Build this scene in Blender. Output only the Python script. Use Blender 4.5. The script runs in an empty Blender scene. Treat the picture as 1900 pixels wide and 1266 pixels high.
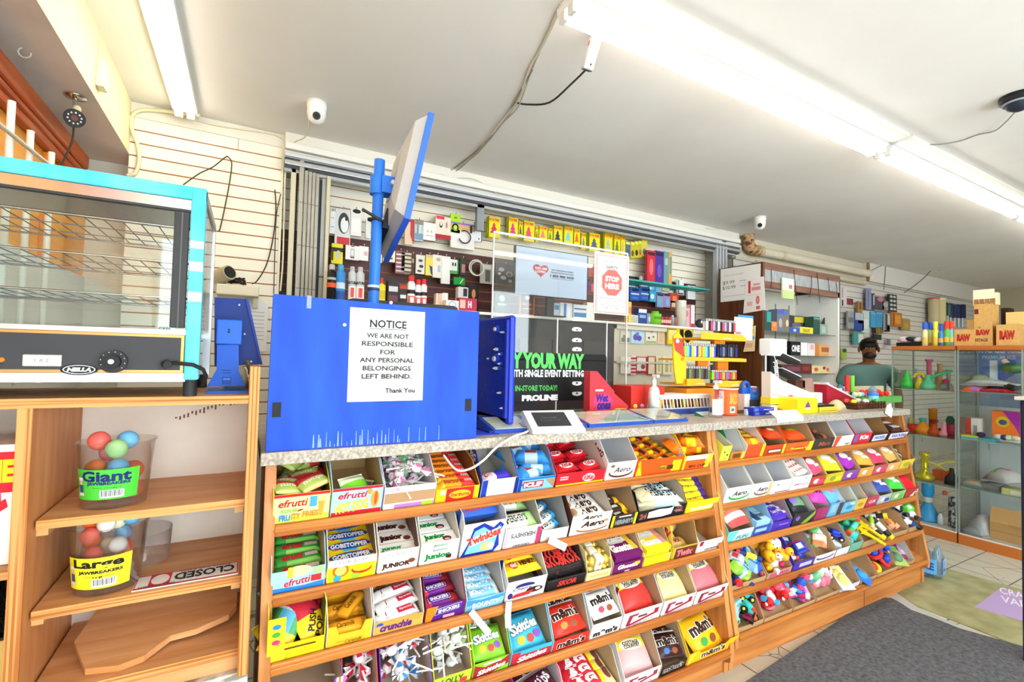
import bpy,bmesh,math,random
from mathutils import Matrix,Vector
R = math.radians
random.seed(7)
sc = bpy.context.scene
COL = sc.collection
# ---------------------------------------------------------------- camera
EYE = 1.45
FPX,YAW,PITCH,ROLL = 887.8,R(28.902),R(1.895),R(1.356)
fwd = Vector((math.sin(YAW)*math.cos(PITCH),math.cos(YAW)*math.cos(PITCH),math.sin(PITCH)))
_r0 = Vector((math.cos(YAW),-math.sin(YAW),0));_u0 = _r0.cross(fwd)
rgt = math.cos(ROLL)*_r0 + math.sin(ROLL)*_u0
upv = -math.sin(ROLL)*_r0 + math.cos(ROLL)*_u0
cd = bpy.data.cameras.new('camera');cam = bpy.data.objects.new('camera',cd);COL.objects.link(cam)
cd.sensor_width = 36;cd.lens = FPX/1900*36;cd.clip_start = .02
m = Matrix((rgt,upv,-fwd)).transposed().to_4x4();m.translation = (0,0,EYE);cam.matrix_world = m
sc.camera = cam
# ---------------------------------------------------------------- world, exposure
w = bpy.data.worlds.new('world');sc.world = w;w.use_nodes = True
bg = w.node_tree.nodes['Background'];bg.inputs[0].default_value = (.86,.93,1,1);bg.inputs[1].default_value = 8.5
vs = sc.view_settings
vs.view_transform = 'Standard';vs.look = 'None';vs.gamma = 1;vs.use_curve_mapping = False
vs.exposure = 0.42
TUBE = 12.0
cy = sc.cycles;cy.max_bounces = 7;cy.diffuse_bounces = 4;cy.glossy_bounces = 3;cy.transparent_max_bounces = 40
cy.transmission_bounces = 4;cy.caustics_reflective = False;cy.caustics_refractive = False;cy.sample_clamp_indirect = 4
# ---------------------------------------------------------------- helpers
def ray(px,py): return fwd*FPX + rgt*(px-950) - upv*(py-633)
def at(px,py,X=None,Y=None,Z=None):
    """where the sight line through a pixel meets the plane X=, Y= or Z="""
    d = ray(px,py)
    t = X/d.x if X is not None else Y/d.y if Y is not None else (Z-EYE)/d.z
    return Vector((0,0,EYE)) + d*t
def lin(c): return c/12.92 if c <= .04045 else ((c+.055)/1.055)**2.4
def rgb(h): return tuple(lin(int(h[i:i+2],16)/255) for i in (0,2,4)) + (1,)
MATS = {}
def mat(h,rough=.5,metal=0,emit=0):
    if isinstance(h,bpy.types.Material): return h
    k = (h,rough,metal,emit)
    if k in MATS: return MATS[k]
    m = bpy.data.materials.new('paint_'+h);m.use_nodes = True
    nt = m.node_tree;b = nt.nodes['Principled BSDF']
    b.inputs['Base Color'].default_value = rgb(h);b.inputs['Roughness'].default_value = rough;b.inputs['Metallic'].default_value = metal;b.inputs['Specular IOR Level'].default_value = .22
    if emit: b.inputs['Emission Color'].default_value = rgb(h);b.inputs['Emission Strength'].default_value = emit
    else:
        # faint uneven wear so that no surface is perfectly even
        n = nt.nodes.new('ShaderNodeTexNoise');n.inputs['Scale'].default_value = 35
        mr = nt.nodes.new('ShaderNodeMapRange');mr.inputs['To Min'].default_value = max(.03,rough-.06);mr.inputs['To Max'].default_value = rough+.06
        nt.links.new(n.outputs['Fac'],mr.inputs['Value']);nt.links.new(mr.outputs[0],b.inputs['Roughness'])
    MATS[k] = m
    return m
def nmat(name,c1,c2,kind='noise',scale=(8,8,8),rough=.5,detail=4,lo=.35,hi=.65,bump=0,metal=0,c3=None):
    """two colours mixed by a noise / wave in object space"""
    m = bpy.data.materials.new(name);m.use_nodes = True;nt = m.node_tree;b = nt.nodes['Principled BSDF']
    tc = nt.nodes.new('ShaderNodeTexCoord');mp = nt.nodes.new('ShaderNodeMapping');mp.inputs['Scale'].default_value = scale
    nt.links.new(tc.outputs['Object'],mp.inputs[0])
    n = nt.nodes.new('ShaderNodeTexNoise');n.inputs['Scale'].default_value = 1;n.inputs['Detail'].default_value = detail
    nt.links.new(mp.outputs[0],n.inputs['Vector'])
    cr = nt.nodes.new('ShaderNodeValToRGB');cr.color_ramp.elements[0].position = lo;cr.color_ramp.elements[1].position = hi
    cr.color_ramp.elements[0].color = rgb(c1);cr.color_ramp.elements[1].color = rgb(c2)
    if c3: e = cr.color_ramp.elements.new((lo+hi)/2);e.color = rgb(c3)
    nt.links.new(n.outputs['Fac'],cr.inputs[0]);nt.links.new(cr.outputs[0],b.inputs['Base Color'])
    b.inputs['Roughness'].default_value = rough;b.inputs['Metallic'].default_value = metal;b.inputs['Specular IOR Level'].default_value = .2
    if bump:
        bp = nt.nodes.new('ShaderNodeBump');bp.inputs['Strength'].default_value = bump;bp.inputs['Distance'].default_value = .01
        nt.links.new(n.outputs['Fac'],bp.inputs['Height']);nt.links.new(bp.outputs[0],b.inputs['Normal'])
    return m
def glass(name,tint='f4faf8',refl=.5,rough=.02,ior=1.45,haze=0,hazecol='ffffff'):
    """thin pane: tinted see-through mixed with a mirror by angle"""
    m = bpy.data.materials.new(name);m.use_nodes = True;nt = m.node_tree;nt.nodes.clear()
    o = nt.nodes.new('ShaderNodeOutputMaterial');mx = nt.nodes.new('ShaderNodeMixShader');t = nt.nodes.new('ShaderNodeBsdfTransparent')
    g = nt.nodes.new('ShaderNodeBsdfGlossy');f = nt.nodes.new('ShaderNodeLayerWeight');f.inputs[0].default_value = .5;pw = nt.nodes.new('ShaderNodeMath');pw.operation = 'POWER';pw.inputs[1].default_value = 4;mu = nt.nodes.new('ShaderNodeMath');mu.operation = 'MULTIPLY_ADD'
    t.inputs[0].default_value = rgb(tint);g.inputs['Roughness'].default_value = rough;mu.inputs[1].default_value = refl*.85;mu.inputs[2].default_value = .045*refl
    nt.links.new(f.outputs['Facing'],pw.inputs[0]);nt.links.new(pw.outputs[0],mu.inputs[0]);nt.links.new(mu.outputs[0],mx.inputs[0]);nt.links.new(t.outputs[0],mx.inputs[1]);nt.links.new(g.outputs[0],mx.inputs[2])
    last = mx
    if haze:
        d = nt.nodes.new('ShaderNodeBsdfDiffuse');d.inputs[0].default_value = rgb(hazecol);m2 = nt.nodes.new('ShaderNodeMixShader');m2.inputs[0].default_value = haze
        nt.links.new(mx.outputs[0],m2.inputs[1]);nt.links.new(d.outputs[0],m2.inputs[2]);last = m2
    nt.links.new(last.outputs[0],o.inputs[0])
    return m
TXT = {}
def text2d(s,bold=.02,shear=0):
    k = (s,bold,shear)
    if k in TXT: return TXT[k]
    c = bpy.data.curves.new('lettering','FONT');c.body = s;c.size = 1;c.resolution_u = 2 if len(s) < 16 else 1;c.offset = bold;c.shear = shear
    c.fill_mode = 'FRONT' if hasattr(c,'fill_mode') else 'BOTH'
    o = bpy.data.objects.new('lettering',c);COL.objects.link(o)
    bpy.context.view_layer.update()
    me = bpy.data.meshes.new_from_object(o.evaluated_get(bpy.context.evaluated_depsgraph_get()))
    vs_ = [(v.co.x,v.co.y) for v in me.vertices];fs = [tuple(p.vertices) for p in me.polygons]
    bpy.data.objects.remove(o);bpy.data.curves.remove(c);bpy.data.meshes.remove(me)
    if not vs_: vs_ = [(0,0)]
    x0 = min(v[0] for v in vs_);x1 = max(v[0] for v in vs_);y0 = min(v[1] for v in vs_);y1 = max(v[1] for v in vs_)
    TXT[k] = [((v[0]-x0)/max(x1-x0,1e-6)-.5,(v[1]-y0)/max(y1-y0,1e-6)-.5) for v in vs_],fs
    return TXT[k]
class MB:
    """collects shapes and links them as one mesh object"""
    def __init__(s,M=None): s.v = [];s.f = [];s.m = [];s.sm = [];s.mats = [];s.M = M or Matrix()
    def mi(s,h,**k):
        m = mat(h,**k)
        if m not in s.mats: s.mats.append(m)
        return s.mats.index(m)
    def add(s,vs_,fs,h,smooth=False,**k):
        i = s.mi(h,**k);b = len(s.v);s.v += [s.M @ Vector(p) for p in vs_]
        for f in fs: s.f.append(tuple(b+q for q in f));s.m.append(i);s.sm.append(smooth)
        return s
    def box(s,x0,y0,z0,x1,y1,z1,h,bev=0,**k):
        x0,x1 = sorted((x0,x1));y0,y1 = sorted((y0,y1));z0,z1 = sorted((z0,z1))
        if not bev:
            V = [(x,y,z) for z in (z0,z1) for y in (y0,y1) for x in (x0,x1)]
            return s.add(V,[(0,2,3,1),(4,5,7,6),(0,1,5,4),(2,6,7,3),(0,4,6,2),(1,3,7,5)],h,**k)
        bm = bmesh.new();bmesh.ops.create_cube(bm,size=1)
        for v in bm.verts: v.co = ((v.co.x+.5)*(x1-x0)+x0,(v.co.y+.5)*(y1-y0)+y0,(v.co.z+.5)*(z1-z0)+z0)
        bmesh.ops.bevel(bm,geom=bm.edges[:],offset=min(bev,.45*min(x1-x0,y1-y0,z1-z0)),segments=2,profile=.5,affect='EDGES')
        bm.verts.index_update();V = [v.co.copy() for v in bm.verts];F = [tuple(v.index for v in f.verts) for f in bm.faces];bm.free()
        return s.add(V,F,h,**k)
    def prism(s,pts,a,b,h,ax='x',**k):
        """polygon (counter-clockwise in the other two axes) pushed from a to b along ax"""
        mk = {'x': lambda p,t: (t,p[0],p[1]),'y': lambda p,t: (p[0],t,p[1]),'z': lambda p,t: (p[0],p[1],t)}[ax]
        n = len(pts);V = [mk(p,a) for p in pts] + [mk(p,b) for p in pts]
        F = [tuple(range(n))[::-1],tuple(range(n,2*n))] + [(i,(i+1) % n,n+(i+1) % n,n+i) for i in range(n)]
        return s.add(V,F,h,**k)
    def cyl(s,p0,p1,r,h,r1=None,n=14,**k): return s.tube([p0,p1],[r,r if r1 is None else r1],h,n,**k)
    def tube(s,P,r,h,n=7,cap=True,**k):
        P = [Vector(p) for p in P];rs = r if isinstance(r,(list,tuple)) else [r]*len(P)
        V = [];F = [];up = None
        for i,p in enumerate(P):
            t = (P[min(i+1,len(P)-1)]-P[max(i-1,0)])
            t = t.normalized() if t.length > 1e-9 else Vector((0,0,1))
            if up is None: up = Vector((0,0,1)) if abs(t.z) < .9 else Vector((0,1,0))
            a = t.cross(up).normalized() if t.cross(up).length > 1e-5 else t.orthogonal().normalized();b = t.cross(a);up = -b if b.length else up
            V += [p+rs[i]*(math.cos(q)*a+math.sin(q)*b) for q in (2*math.pi*j/n for j in range(n))]
            if i: F += [((i-1)*n+j,(i-1)*n+(j+1) % n,i*n+(j+1) % n,i*n+j) for j in range(n)]
        s.add(V,F,h,smooth=True,**k)
        if cap: s.add(V[:n],[tuple(range(n))[::-1]],h,**k);s.add(V[-n:],[tuple(range(n))],h,**k)
        return s
    def lathe(s,prof,h,n=20,c=(0,0,0),**k):
        V = [];F = [];c = Vector(c)
        for i,(r,z) in enumerate(prof):
            V += [c+Vector((r*math.cos(2*math.pi*j/n),r*math.sin(2*math.pi*j/n),z)) for j in range(n)]
            if i: F += [((i-1)*n+j,(i-1)*n+(j+1) % n,i*n+(j+1) % n,i*n+j) for j in range(n)]
        return s.add(V,F,h,smooth=True,**k)
    def sph(s,c,r,h,n=12,**k):
        rx,ry,rz = r if isinstance(r,(tuple,list)) else (r,r,r)
        V = [];F = [];k2 = n//2
        for i in range(k2+1):
            a = math.pi*i/k2
            V += [(c[0]+rx*math.sin(a)*math.cos(2*math.pi*j/n),c[1]+ry*math.sin(a)*math.sin(2*math.pi*j/n),c[2]-rz*math.cos(a)) for j in range(n)]
            if i: F += [((i-1)*n+j,(i-1)*n+(j+1) % n,i*n+(j+1) % n,i*n+j) for j in range(n)]
        return s.add(V,F,h,smooth=True,**k)
    def torus(s,c,R_,r,h,n=24,k=8,u=(1,0,0),v=(0,1,0),a0=0,a1=2*math.pi,**kw):
        u = Vector(u);v = Vector(v);full = abs(a1-a0-2*math.pi) < 1e-6;N = n if full else n+1
        P = [Vector(c)+R_*(math.cos(t)*u+math.sin(t)*v) for t in (a0+(a1-a0)*i/n for i in range(N))]
        if full: P.append(P[0].copy())
        return s.tube(P,r,h,k,cap=not full,**kw)
    def deco(s,D,o,u,v,W,H,hf=None,eps=.0004,**k):
        """print on a panel: centre o, right u, up v, size W x H"""
        o,u,v = Vector(o),Vector(u),Vector(v);n = u.cross(v).normalized()
        for i,d in enumerate(D):
            e = eps*(i+1)
            pt = lambda a,b: o+u*(a*W)+v*(b*H)+n*(e+(hf(a,b) if hf else 0))
            if d[0] == 'T':
                _,t,a,b,ww,hh,h = d[:7];kw = d[7] if len(d) > 7 else {}
                P,F = text2d(t,kw.get('bold',.02),kw.get('shear',0));q = R(kw.get('rot',0));c_,s_ = math.cos(q),math.sin(q);arc = kw.get('arc',0)
                pts = []
                for x,y in P:
                    x,y = x*ww*W,y*hh*H + arc*hh*H*(1-4*x*x)
                    pts.append(pt(a+(x*c_-y*s_)/W,b+(x*s_+y*c_)/H))
                s.add(pts,F,h,**k)
            elif d[0] == 'R':
                _,a,b,ww,hh,h = d[:6];nx,ny = (6,6) if hf else (1,1)
                pts = [pt(a+ww*(x/nx-.5),b+hh*(y/ny-.5)) for y in range(ny+1) for x in range(nx+1)]
                s.add(pts,[(y*(nx+1)+x,y*(nx+1)+x+1,(y+1)*(nx+1)+x+1,(y+1)*(nx+1)+x) for y in range(ny) for x in range(nx)],h,**k)
            elif d[0] == 'E':
                _,a,b,ww,hh,h = d[:6];N = 20;rings = 3 if hf else 1
                pts = [pt(a,b)];F = []
                for q in range(1,rings+1):
                    pts += [pt(a+ww/2*q/rings*math.cos(2*math.pi*j/N),b+hh/2*q/rings*math.sin(2*math.pi*j/N)) for j in range(N)]
                    for j in range(N):
                        A,B = 1+(q-1)*N+j,1+(q-1)*N+(j+1) % N
                        F.append((0,A,B) if q == 1 else (A-N,A,B,B-N))
                s.add(pts,F,h,**k)
            elif d[0] == 'P':
                pts = [pt(a,b) for a,b in d[1]];s.add(pts,[tuple(range(len(pts)))],d[2],**k)
        return s
    def build(s,name,parent=None,loc=None,rot=None,fix=True):
        me = bpy.data.meshes.new(name);me.from_pydata([tuple(p) for p in s.v],[],s.f)
        for q in s.mats: me.materials.append(q)
        me.polygons.foreach_set('material_index',s.m);me.polygons.foreach_set('use_smooth',s.sm);me.update()
        o = bpy.data.objects.new(name,me);COL.objects.link(o)
        if parent: o.parent = parent
        if loc is not None: o.location = loc
        if rot is not None: o.rotation_euler = rot
        return o
def tag(o,label=None,cat=None,group=None,kind=None):
    if label: o['label'] = label
    if cat: o['category'] = cat
    if group: o['group'] = group
    if kind: o['kind'] = kind
    return o
def empty(name,label,cat,loc=(0,0,0),rot=(0,0,0),group=None):
    o = bpy.data.objects.new(name,None);COL.objects.link(o);o.location = loc;o.rotation_euler = rot;o.empty_display_size = .02
    return tag(o,label,cat,group)
KIDS = {}
def dup(o,M,label=None,group=None):
    """copy a thing with its parts and their sub-parts to the placement M"""
    def cp(a,parent):
        c = a.copy();COL.objects.link(c)
        if parent: c.parent = parent
        for ch in list(a.children): cp(ch,c)
        return c
    c = cp(o,None);c.matrix_world = M
    if label: c['label'] = label
    if group: c['group'] = group
    return c
def smooth(P,n=5):
    """points along a curve through P"""
    P = [Vector(p) for p in P];out = []
    for i in range(len(P)-1):
        a,b,c,d = P[max(0,i-1)],P[i],P[i+1],P[min(len(P)-1,i+2)]
        for j in range(n): t = j/n;out.append(.5*(2*b+(c-a)*t+(2*a-5*b+4*c-d)*t*t+(3*b-a-3*c+d)*t**3))
    return out+[P[-1]]
def struct(mb,name,parent=None):
    o = mb.build(name,parent)
    if not parent: o['kind'] = 'structure'
    return o
# ---------------------------------------------------------------- materials of the place
M_ceil = nmat('painted_plaster','eeebe6','f5f3ef',scale=(1.2,1.2,1.2),rough=.8,detail=6)
M_beam = nmat('cream_paint','f0e8b8','f5eec6',scale=(2,2,2),rough=.55)
M_soffit = nmat('grey_plaster','dcd4cc','e6dfd8',scale=(3,3,3),rough=.8)
M_slat = nmat('white_slat_board','ece6d6','f2ecdc',scale=(3,1,9),rough=.45)
M_maroon = nmat('maroon_slat_board','4a2c2c','5c3a38',scale=(2,1,14),rough=.4)
M_groove = mat('a8703c',.7)
M_ply = nmat('birch_plywood','c88a54','dba472',scale=(3,26,26),rough=.45,detail=5)
M_plyedge = nmat('plywood_edge','a8642e','d99a5c',scale=(1.5,1.5,160),rough=.5,detail=2,lo=.42,hi=.58)
M_plyside = nmat('plywood_side','c07c48','d2955f',scale=(26,26,3),rough=.45,detail=5)
M_plyback = nmat('pale_back_board','e2d6c8','eadfd2',scale=(6,6,6),rough=.6)
M_rack = nmat('varnished_shelf_wood','a9642f','c68246',scale=(2,30,30),rough=.35,detail=5)
M_lip = nmat('varnished_lip_wood','9c5422','bc7838',scale=(1.5,60,60),rough=.3,detail=3)
M_racks = nmat('varnished_end_wood','a4602e','c88a50',scale=(30,30,2),rough=.35,detail=5)
M_lam = nmat('speckled_laminate','8f857a','b8aea2',scale=(110,110,110),rough=.35,detail=2)
M_mat = nmat('grey_floor_carpet','48484c','6a6a6e',scale=(60,60,60),rough=.95,detail=8,bump=.5,lo=.3,hi=.7)
M_olive = nmat('worn_olive_mat','8e8a62','a6a27a',scale=(9,9,9),rough=.85,detail=6)
M_orange = nmat('orange_stained_wood','ee9a34','f6b048',scale=(4,4,30),rough=.35)
M_redwood = nmat('red_stained_trim','a8481c','c05c28',scale=(30,3,30),rough=.3)
M_metal = nmat('brushed_aluminium','b4b6b8','c8cacc',scale=(2,200,200),rough=.35,metal=.7)
M_gate = nmat('beige_grey_gate','a8a498','b8b4a8',scale=(20,20,4),rough=.4)
M_blue = nmat('blue_enamel','1040cc','1c54e0',scale=(14,14,3),rough=.48,detail=3,lo=.3,hi=.75)
M_bluemetal = mat('2f74d8',.3);M_dkblue = mat('10288c',.35)
M_clear = glass('clear_pane','fafdfc',.8);M_acrylic = glass('acrylic_pane','f8f8f6',1,haze=.012)
M_tub = glass('clear_plastic','fefefe',1,.08,1.5,haze=.015);M_film = glass('plastic_film','fdfdfd',1,.12,1.6,haze=.04)
M_chrome = mat('d8d8d8',.15,1);M_steel = mat('b8bcc0',.3,.9)
# ---------------------------------------------------------------- room shell
CEIL = 2.875;BACK = 3.70
fl = bpy.data.materials.new('cracked_floor_tiles');fl.use_nodes = True;nt = fl.node_tree;b = nt.nodes['Principled BSDF']
tc = nt.nodes.new('ShaderNodeTexCoord');br = nt.nodes.new('ShaderNodeTexBrick');br.offset = 0;br.inputs['Scale'].default_value = 1
br.inputs['Brick Width'].default_value = .305;br.inputs['Row Height'].default_value = .305;br.inputs['Mortar Size'].default_value = .004
br.inputs['Color1'].default_value = rgb('cfc8b6');br.inputs['Color2'].default_value = rgb('bdb6a4');br.inputs['Mortar'].default_value = rgb('5a544a')
nz = nt.nodes.new('ShaderNodeTexNoise');nz.inputs['Scale'].default_value = 2.6;nz.inputs['Detail'].default_value = 9;nz.inputs['Roughness'].default_value = .7
cr = nt.nodes.new('ShaderNodeValToRGB');cr.color_ramp.elements[0].position = .60;cr.color_ramp.elements[1].position = .66
cr.color_ramp.elements[0].color = (0,0,0,1);cr.color_ramp.elements[1].color = (1,1,1,1)
vo = nt.nodes.new('ShaderNodeTexVoronoi');vo.feature = 'DISTANCE_TO_EDGE';vo.inputs['Scale'].default_value = 2.2
c2 = nt.nodes.new('ShaderNodeMath');c2.operation = 'LESS_THAN';c2.inputs[1].default_value = .004
mx = nt.nodes.new('ShaderNodeMixRGB');mx.inputs[2].default_value = rgb('6e685c');mx2 = nt.nodes.new('ShaderNodeMixRGB');mx2.inputs[2].default_value = rgb('4c463e')
for a_,b_ in ((tc.outputs['Object'],br.inputs[0]),(tc.outputs['Object'],nz.inputs[0]),(tc.outputs['Object'],vo.inputs[0]),(nz.outputs[0],cr.inputs[0]),(cr.outputs[0],mx.inputs[0]),
               (br.outputs[0],mx.inputs[1]),(vo.outputs[0],c2.inputs[0]),(c2.outputs[0],mx2.inputs[0]),(mx.outputs[0],mx2.inputs[1]),(mx2.outputs[0],b.inputs['Base Color'])): nt.links.new(a_,b_)
b.inputs['Roughness'].default_value = .45
XR = 11.8
struct(MB().box(-.92,-3,-.05,XR,BACK+.1,0,fl),'floor')
struct(MB().box(-1.2,-3,CEIL,XR+.1,BACK+.1,CEIL+.06,M_ceil),'ceiling')
struct(MB().box(-1.2,BACK,0,XR+.1,BACK+.1,CEIL,'d8d2c4'),'wall_back')
M_rw = mat('b4ac90',.8)
struct(MB().box(XR,-3,0,XR+.1,BACK,CEIL,M_rw),'wall_right')
# left wall: low part, orange wood panel above, red trim on top
o = struct(MB().box(-.92,-3,0,-.86,BACK,1.86,'f0eee8').box(-.92,-3,1.86,-.87,BACK,2.50,M_orange).box(-.92,-3,2.50,-.88,BACK,2.575,M_soffit),'wall_left')
tb = MB()
for z0,z1,x in ((2.42,2.50,-.80),(2.36,2.42,-.83),(2.395,2.425,-.815)): tb.box(-.87,-3,z0,x,3.42,z1,M_redwood,bev=.012)
struct(tb,'trim_1')
tb = MB()
for y in (-.4,.9,2.0,3.0): tb.box(-.872,y,1.86,-.85,y+.07,2.36,'d08030',bev=.006)
struct(tb,'trim_2')
# front wall behind the camera: shop windows to the street
fb = MB().box(-.92,-3.1,0,XR,-3,.15,'d0c8ba').box(-.92,-3.1,2.6,XR,-3,CEIL,'d0c8ba')
for i in range(4): x = -.92+i*1.8;fb.box(x,-3.1,.15,x+.1,-3,2.6,'c8c0b2')
fb.box(4.48,-3.1,.15,XR,-3,2.6,'d0c8ba')
struct(fb,'wall_front')
for i in range(3):
    x = -.82+i*1.8
    struct(MB().box(x,-3.06,.15,x+1.7,-3.052,2.6,M_clear),'window_%d' % (i+1))
# soffit box along the left wall
sb = MB();sb.box(-1.2,-3,2.57,-.64,BACK,CEIL,M_soffit)
sb.add([(-.6395,-3,2.57),(-.6395,BACK,2.57),(-.6395,BACK,CEIL),(-.6395,-3,CEIL)],[(0,1,2,3)],M_beam)
struct(sb,'ceiling_beam')
# slatted wall: bands with a groove between
def slats(mb,x0,x1,z0,z1,y,spec,th=.018):
    mb.box(x0,y+.006,z0,x1,y+th,z1,M_groove)
    z = z1
    while z > z0+.01:
        a = max(z-.068,z0);mb.box(x0,y,a,x1,y+.007,z,spec((a+z)/2));z -= .076
sw = MB();slats(sw,-.64,.165,.9,2.79,3.47,lambda z: M_slat)
sw.box(-.64,3.462,2.79,.165,3.49,CEIL,'e4ddd0').box(-.64,3.488,0,.165,BACK,CEIL,'d8d0c2')
sw.box(-.10,3.466,2.715,-.098,3.472,2.86,'8a8478')
sw.box(.15,3.463,.9,.165,3.49,2.79,'e2dac4')
struct(sw,'wall_slatted_side')
sw = MB();slats(sw,.165,4.46,1.0,2.80,3.62,lambda z: M_slat)
dk = MB();slats(dk,.165,4.27,1.4,2.285,3.60,lambda z: M_maroon)
struct(sw,'wall_slatted_recess');struct(dk,'wall_slatted_maroon')
rb = MB().box(4.44,3.40,0,4.50,BACK,2.80,'a8a8a6').box(.10,3.49,0,.165,BACK,2.80,'c8c2b4')
struct(rb,'wall_return')
# header over the opening: white board, metal track with ridges, dark strip painting the shade of the slot
hd = MB().box(.165,3.40,2.735,4.72,BACK,CEIL,'e2ddd2').box(.165,3.36,2.755,4.70,3.41,2.80,'eae6de',bev=.006)
hd.box(.165,3.37,2.70,4.70,3.46,2.735,M_metal).box(.165,3.355,2.705,4.70,3.372,2.728,'d2d4d6',bev=.004).box(.165,3.38,2.64,4.70,3.48,2.70,'4a4c50').box(.165,3.362,2.655,4.70,3.384,2.685,M_metal,bev=.004)
hd.box(.165,3.40,2.62,4.66,3.43,2.64,M_metal)
struct(hd,'trim_3')
p = at(890,400,Y=3.42);struct(MB().box(p.x-.03,3.40,2.44,p.x+.03,3.44,2.64,'8c9094'),'trim_4')
# right part of the back wall: slats, bulkhead, plain strip with the pipe
sw = MB();slats(sw,4.72,XR,.6,2.60,3.47,lambda z: mat('d4d2cc',.45));sw.box(4.72,3.488,0,XR,BACK,2.62,'c4c0b6')
struct(sw,'wall_slatted_far')
struct(MB().box(7.5,3.40,2.62,XR,BACK,CEIL,'dcdad4').box(7.49,3.39,2.62,7.52,3.42,CEIL,'9a7a4a').box(4.72,3.44,2.60,XR,3.5,2.63,'c8c4ba'),'wall_bulkhead')
struct(MB().box(4.70,3.47,2.62,7.5,BACK,CEIL,'d6ceb8'),'wall_pipe_strip')
# carpets
def flat(name,label,pts,z,mt,th,extra=None):
    q = [at(*p,Z=z) if len(p) == 2 else Vector(p[:2]+(z,)) for p in pts]
    mb = MB().prism([(v.x,v.y) for v in q],max(.0005,z-th),z,mt,ax='z')
    return mb
q = flat('m','',[(1900,1200),(1780,1166),(1730,1146),(1691,1132),(1668,1117),(1654,1110),(1638,1109),(1610,1122),(1571,1140),(1549,1156),(1470,1208),(1382,1266),(1.75,1.2,0),(1.75,-.6,0),(4.6,-.6,0),(4.6,.72,0)],.012,M_mat,.012)
tag(q.build('floor_mat'),'large dark grey carpet mat with a curled corner on the tiled floor','mat')
om = MB();P = [at(*p,Z=.006) for p in ((1660,1096),(1760,1056),(1830,1076),(1910,1098),(1960,1240),(1900,1203),(1800,1163),(1700,1124))]
om.prism([(v.x,v.y) for v in P],.0005,.006,M_olive,ax='z')
o = om.build('entrance_mat');tag(o,'worn olive green mat with a pale purple printed square near the glass showcases','mat')
P = [at(*p,Z=.0065) for p in ((1808,1127),(1856,1092),(1930,1110),(1960,1170))]
lm = MB();lm.prism([(v.x,v.y) for v in P],.0062,.007,'b49ac8',ax='z')
u = (P[2]-P[1]).normalized();v = (P[1]-P[0]).normalized();c = at(1893,1118,Z=.0075)
n = u.cross(v);v = n.cross(u).normalized() if n.length else v
L_ = (P[2]-P[1]).length
for t,k in (('CRAVE',.14),('VAPES',-.02)): lm.deco([('T',t,0,0,1,1,'efe8f6',{'bold': .01})],c+v*k,u,v,L_*.95,.12)
lm.build('printed_square',o)
sm = MB();P = [at(*p,Z=.004) for p in ((1655,1100),(1672,1100),(1705,1128),(1800,1170),(1900,1208),(1900,1222),(1790,1180),(1700,1150),(1640,1112))]
sm.prism([(v.x,v.y) for v in P],.0003,.003,'b4b8b4',ax='z');tag(sm.build('door_strip'),'pale grey worn edging strip between the grey carpet mat and the olive mat','strip')
# ---------------------------------------------------------------- lamps
M_tubeon = mat('fffaf2',emit=TUBE);M_white = mat('efefec',.4)
def fixture(x0,y0,L,ax,z,label,board=0,glow=1):
    """strip light with two long fluorescent tubes; ax 'x' or 'y'"""
    def P(a,b,c): return (x0+a,y0+b,c) if ax == 'x' else (x0+b,y0+a,c)
    t = empty('strip_light',label,'light',(0,0,0),group=None)
    mb = MB();q0 = P(0,-.062,z+.026);q1 = P(L,.062,CEIL-.001);mb.box(*q0,*q1,M_white,bev=.004)
    if board: q0 = P(0,-board,CEIL-.022);q1 = P(L,-.055,CEIL-.001);mb.box(*q0,*q1,'e8e4dc')
    mb.build('housing',t)
    for s in (-.03,.03):
        MB().cyl(P(.025,s,z+.008),P(L-.025,s,z+.008),.018,M_tubeon if glow == 1 else mat('fff4dc',emit=TUBE*glow),n=10).build('tube',t)
        for a in (.002,L-.024):
            k = MB();k.box(*P(a,s-.02,z-.014),*P(a+.022,s+.02,z+.04),'e4e2dc',bev=.004);k.build('lamp_holder',t)
    return t
LY = 1.53;LZ = 2.81
x = 1.05
for i,l in enumerate(('long twin tube ceiling light nearest the camera with exposed end','second twin tube ceiling light of the long row','third twin tube ceiling light of the long row, at the picture edge')):
    fixture(x,LY,2.44,'x',LZ,l,.17);x += 2.49
fixture(x,LY,2.44,'x',LZ,'farthest twin tube ceiling light of the long row',.17)
fixture(-.37,.92,2.44,'y',LZ,'twin tube ceiling light beside the cream beam above the warmer',0,.7)
for i in range(2): fixture(-.3+2.6*i,-1.2,2.44,'x',LZ,('added unseen twin tube fill light behind the camera, first of two','added unseen twin tube fill light behind the camera, second of two','added unseen twin tube fill light farther behind the camera')[i])  # extra tubes added out of view to brighten the room
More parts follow.
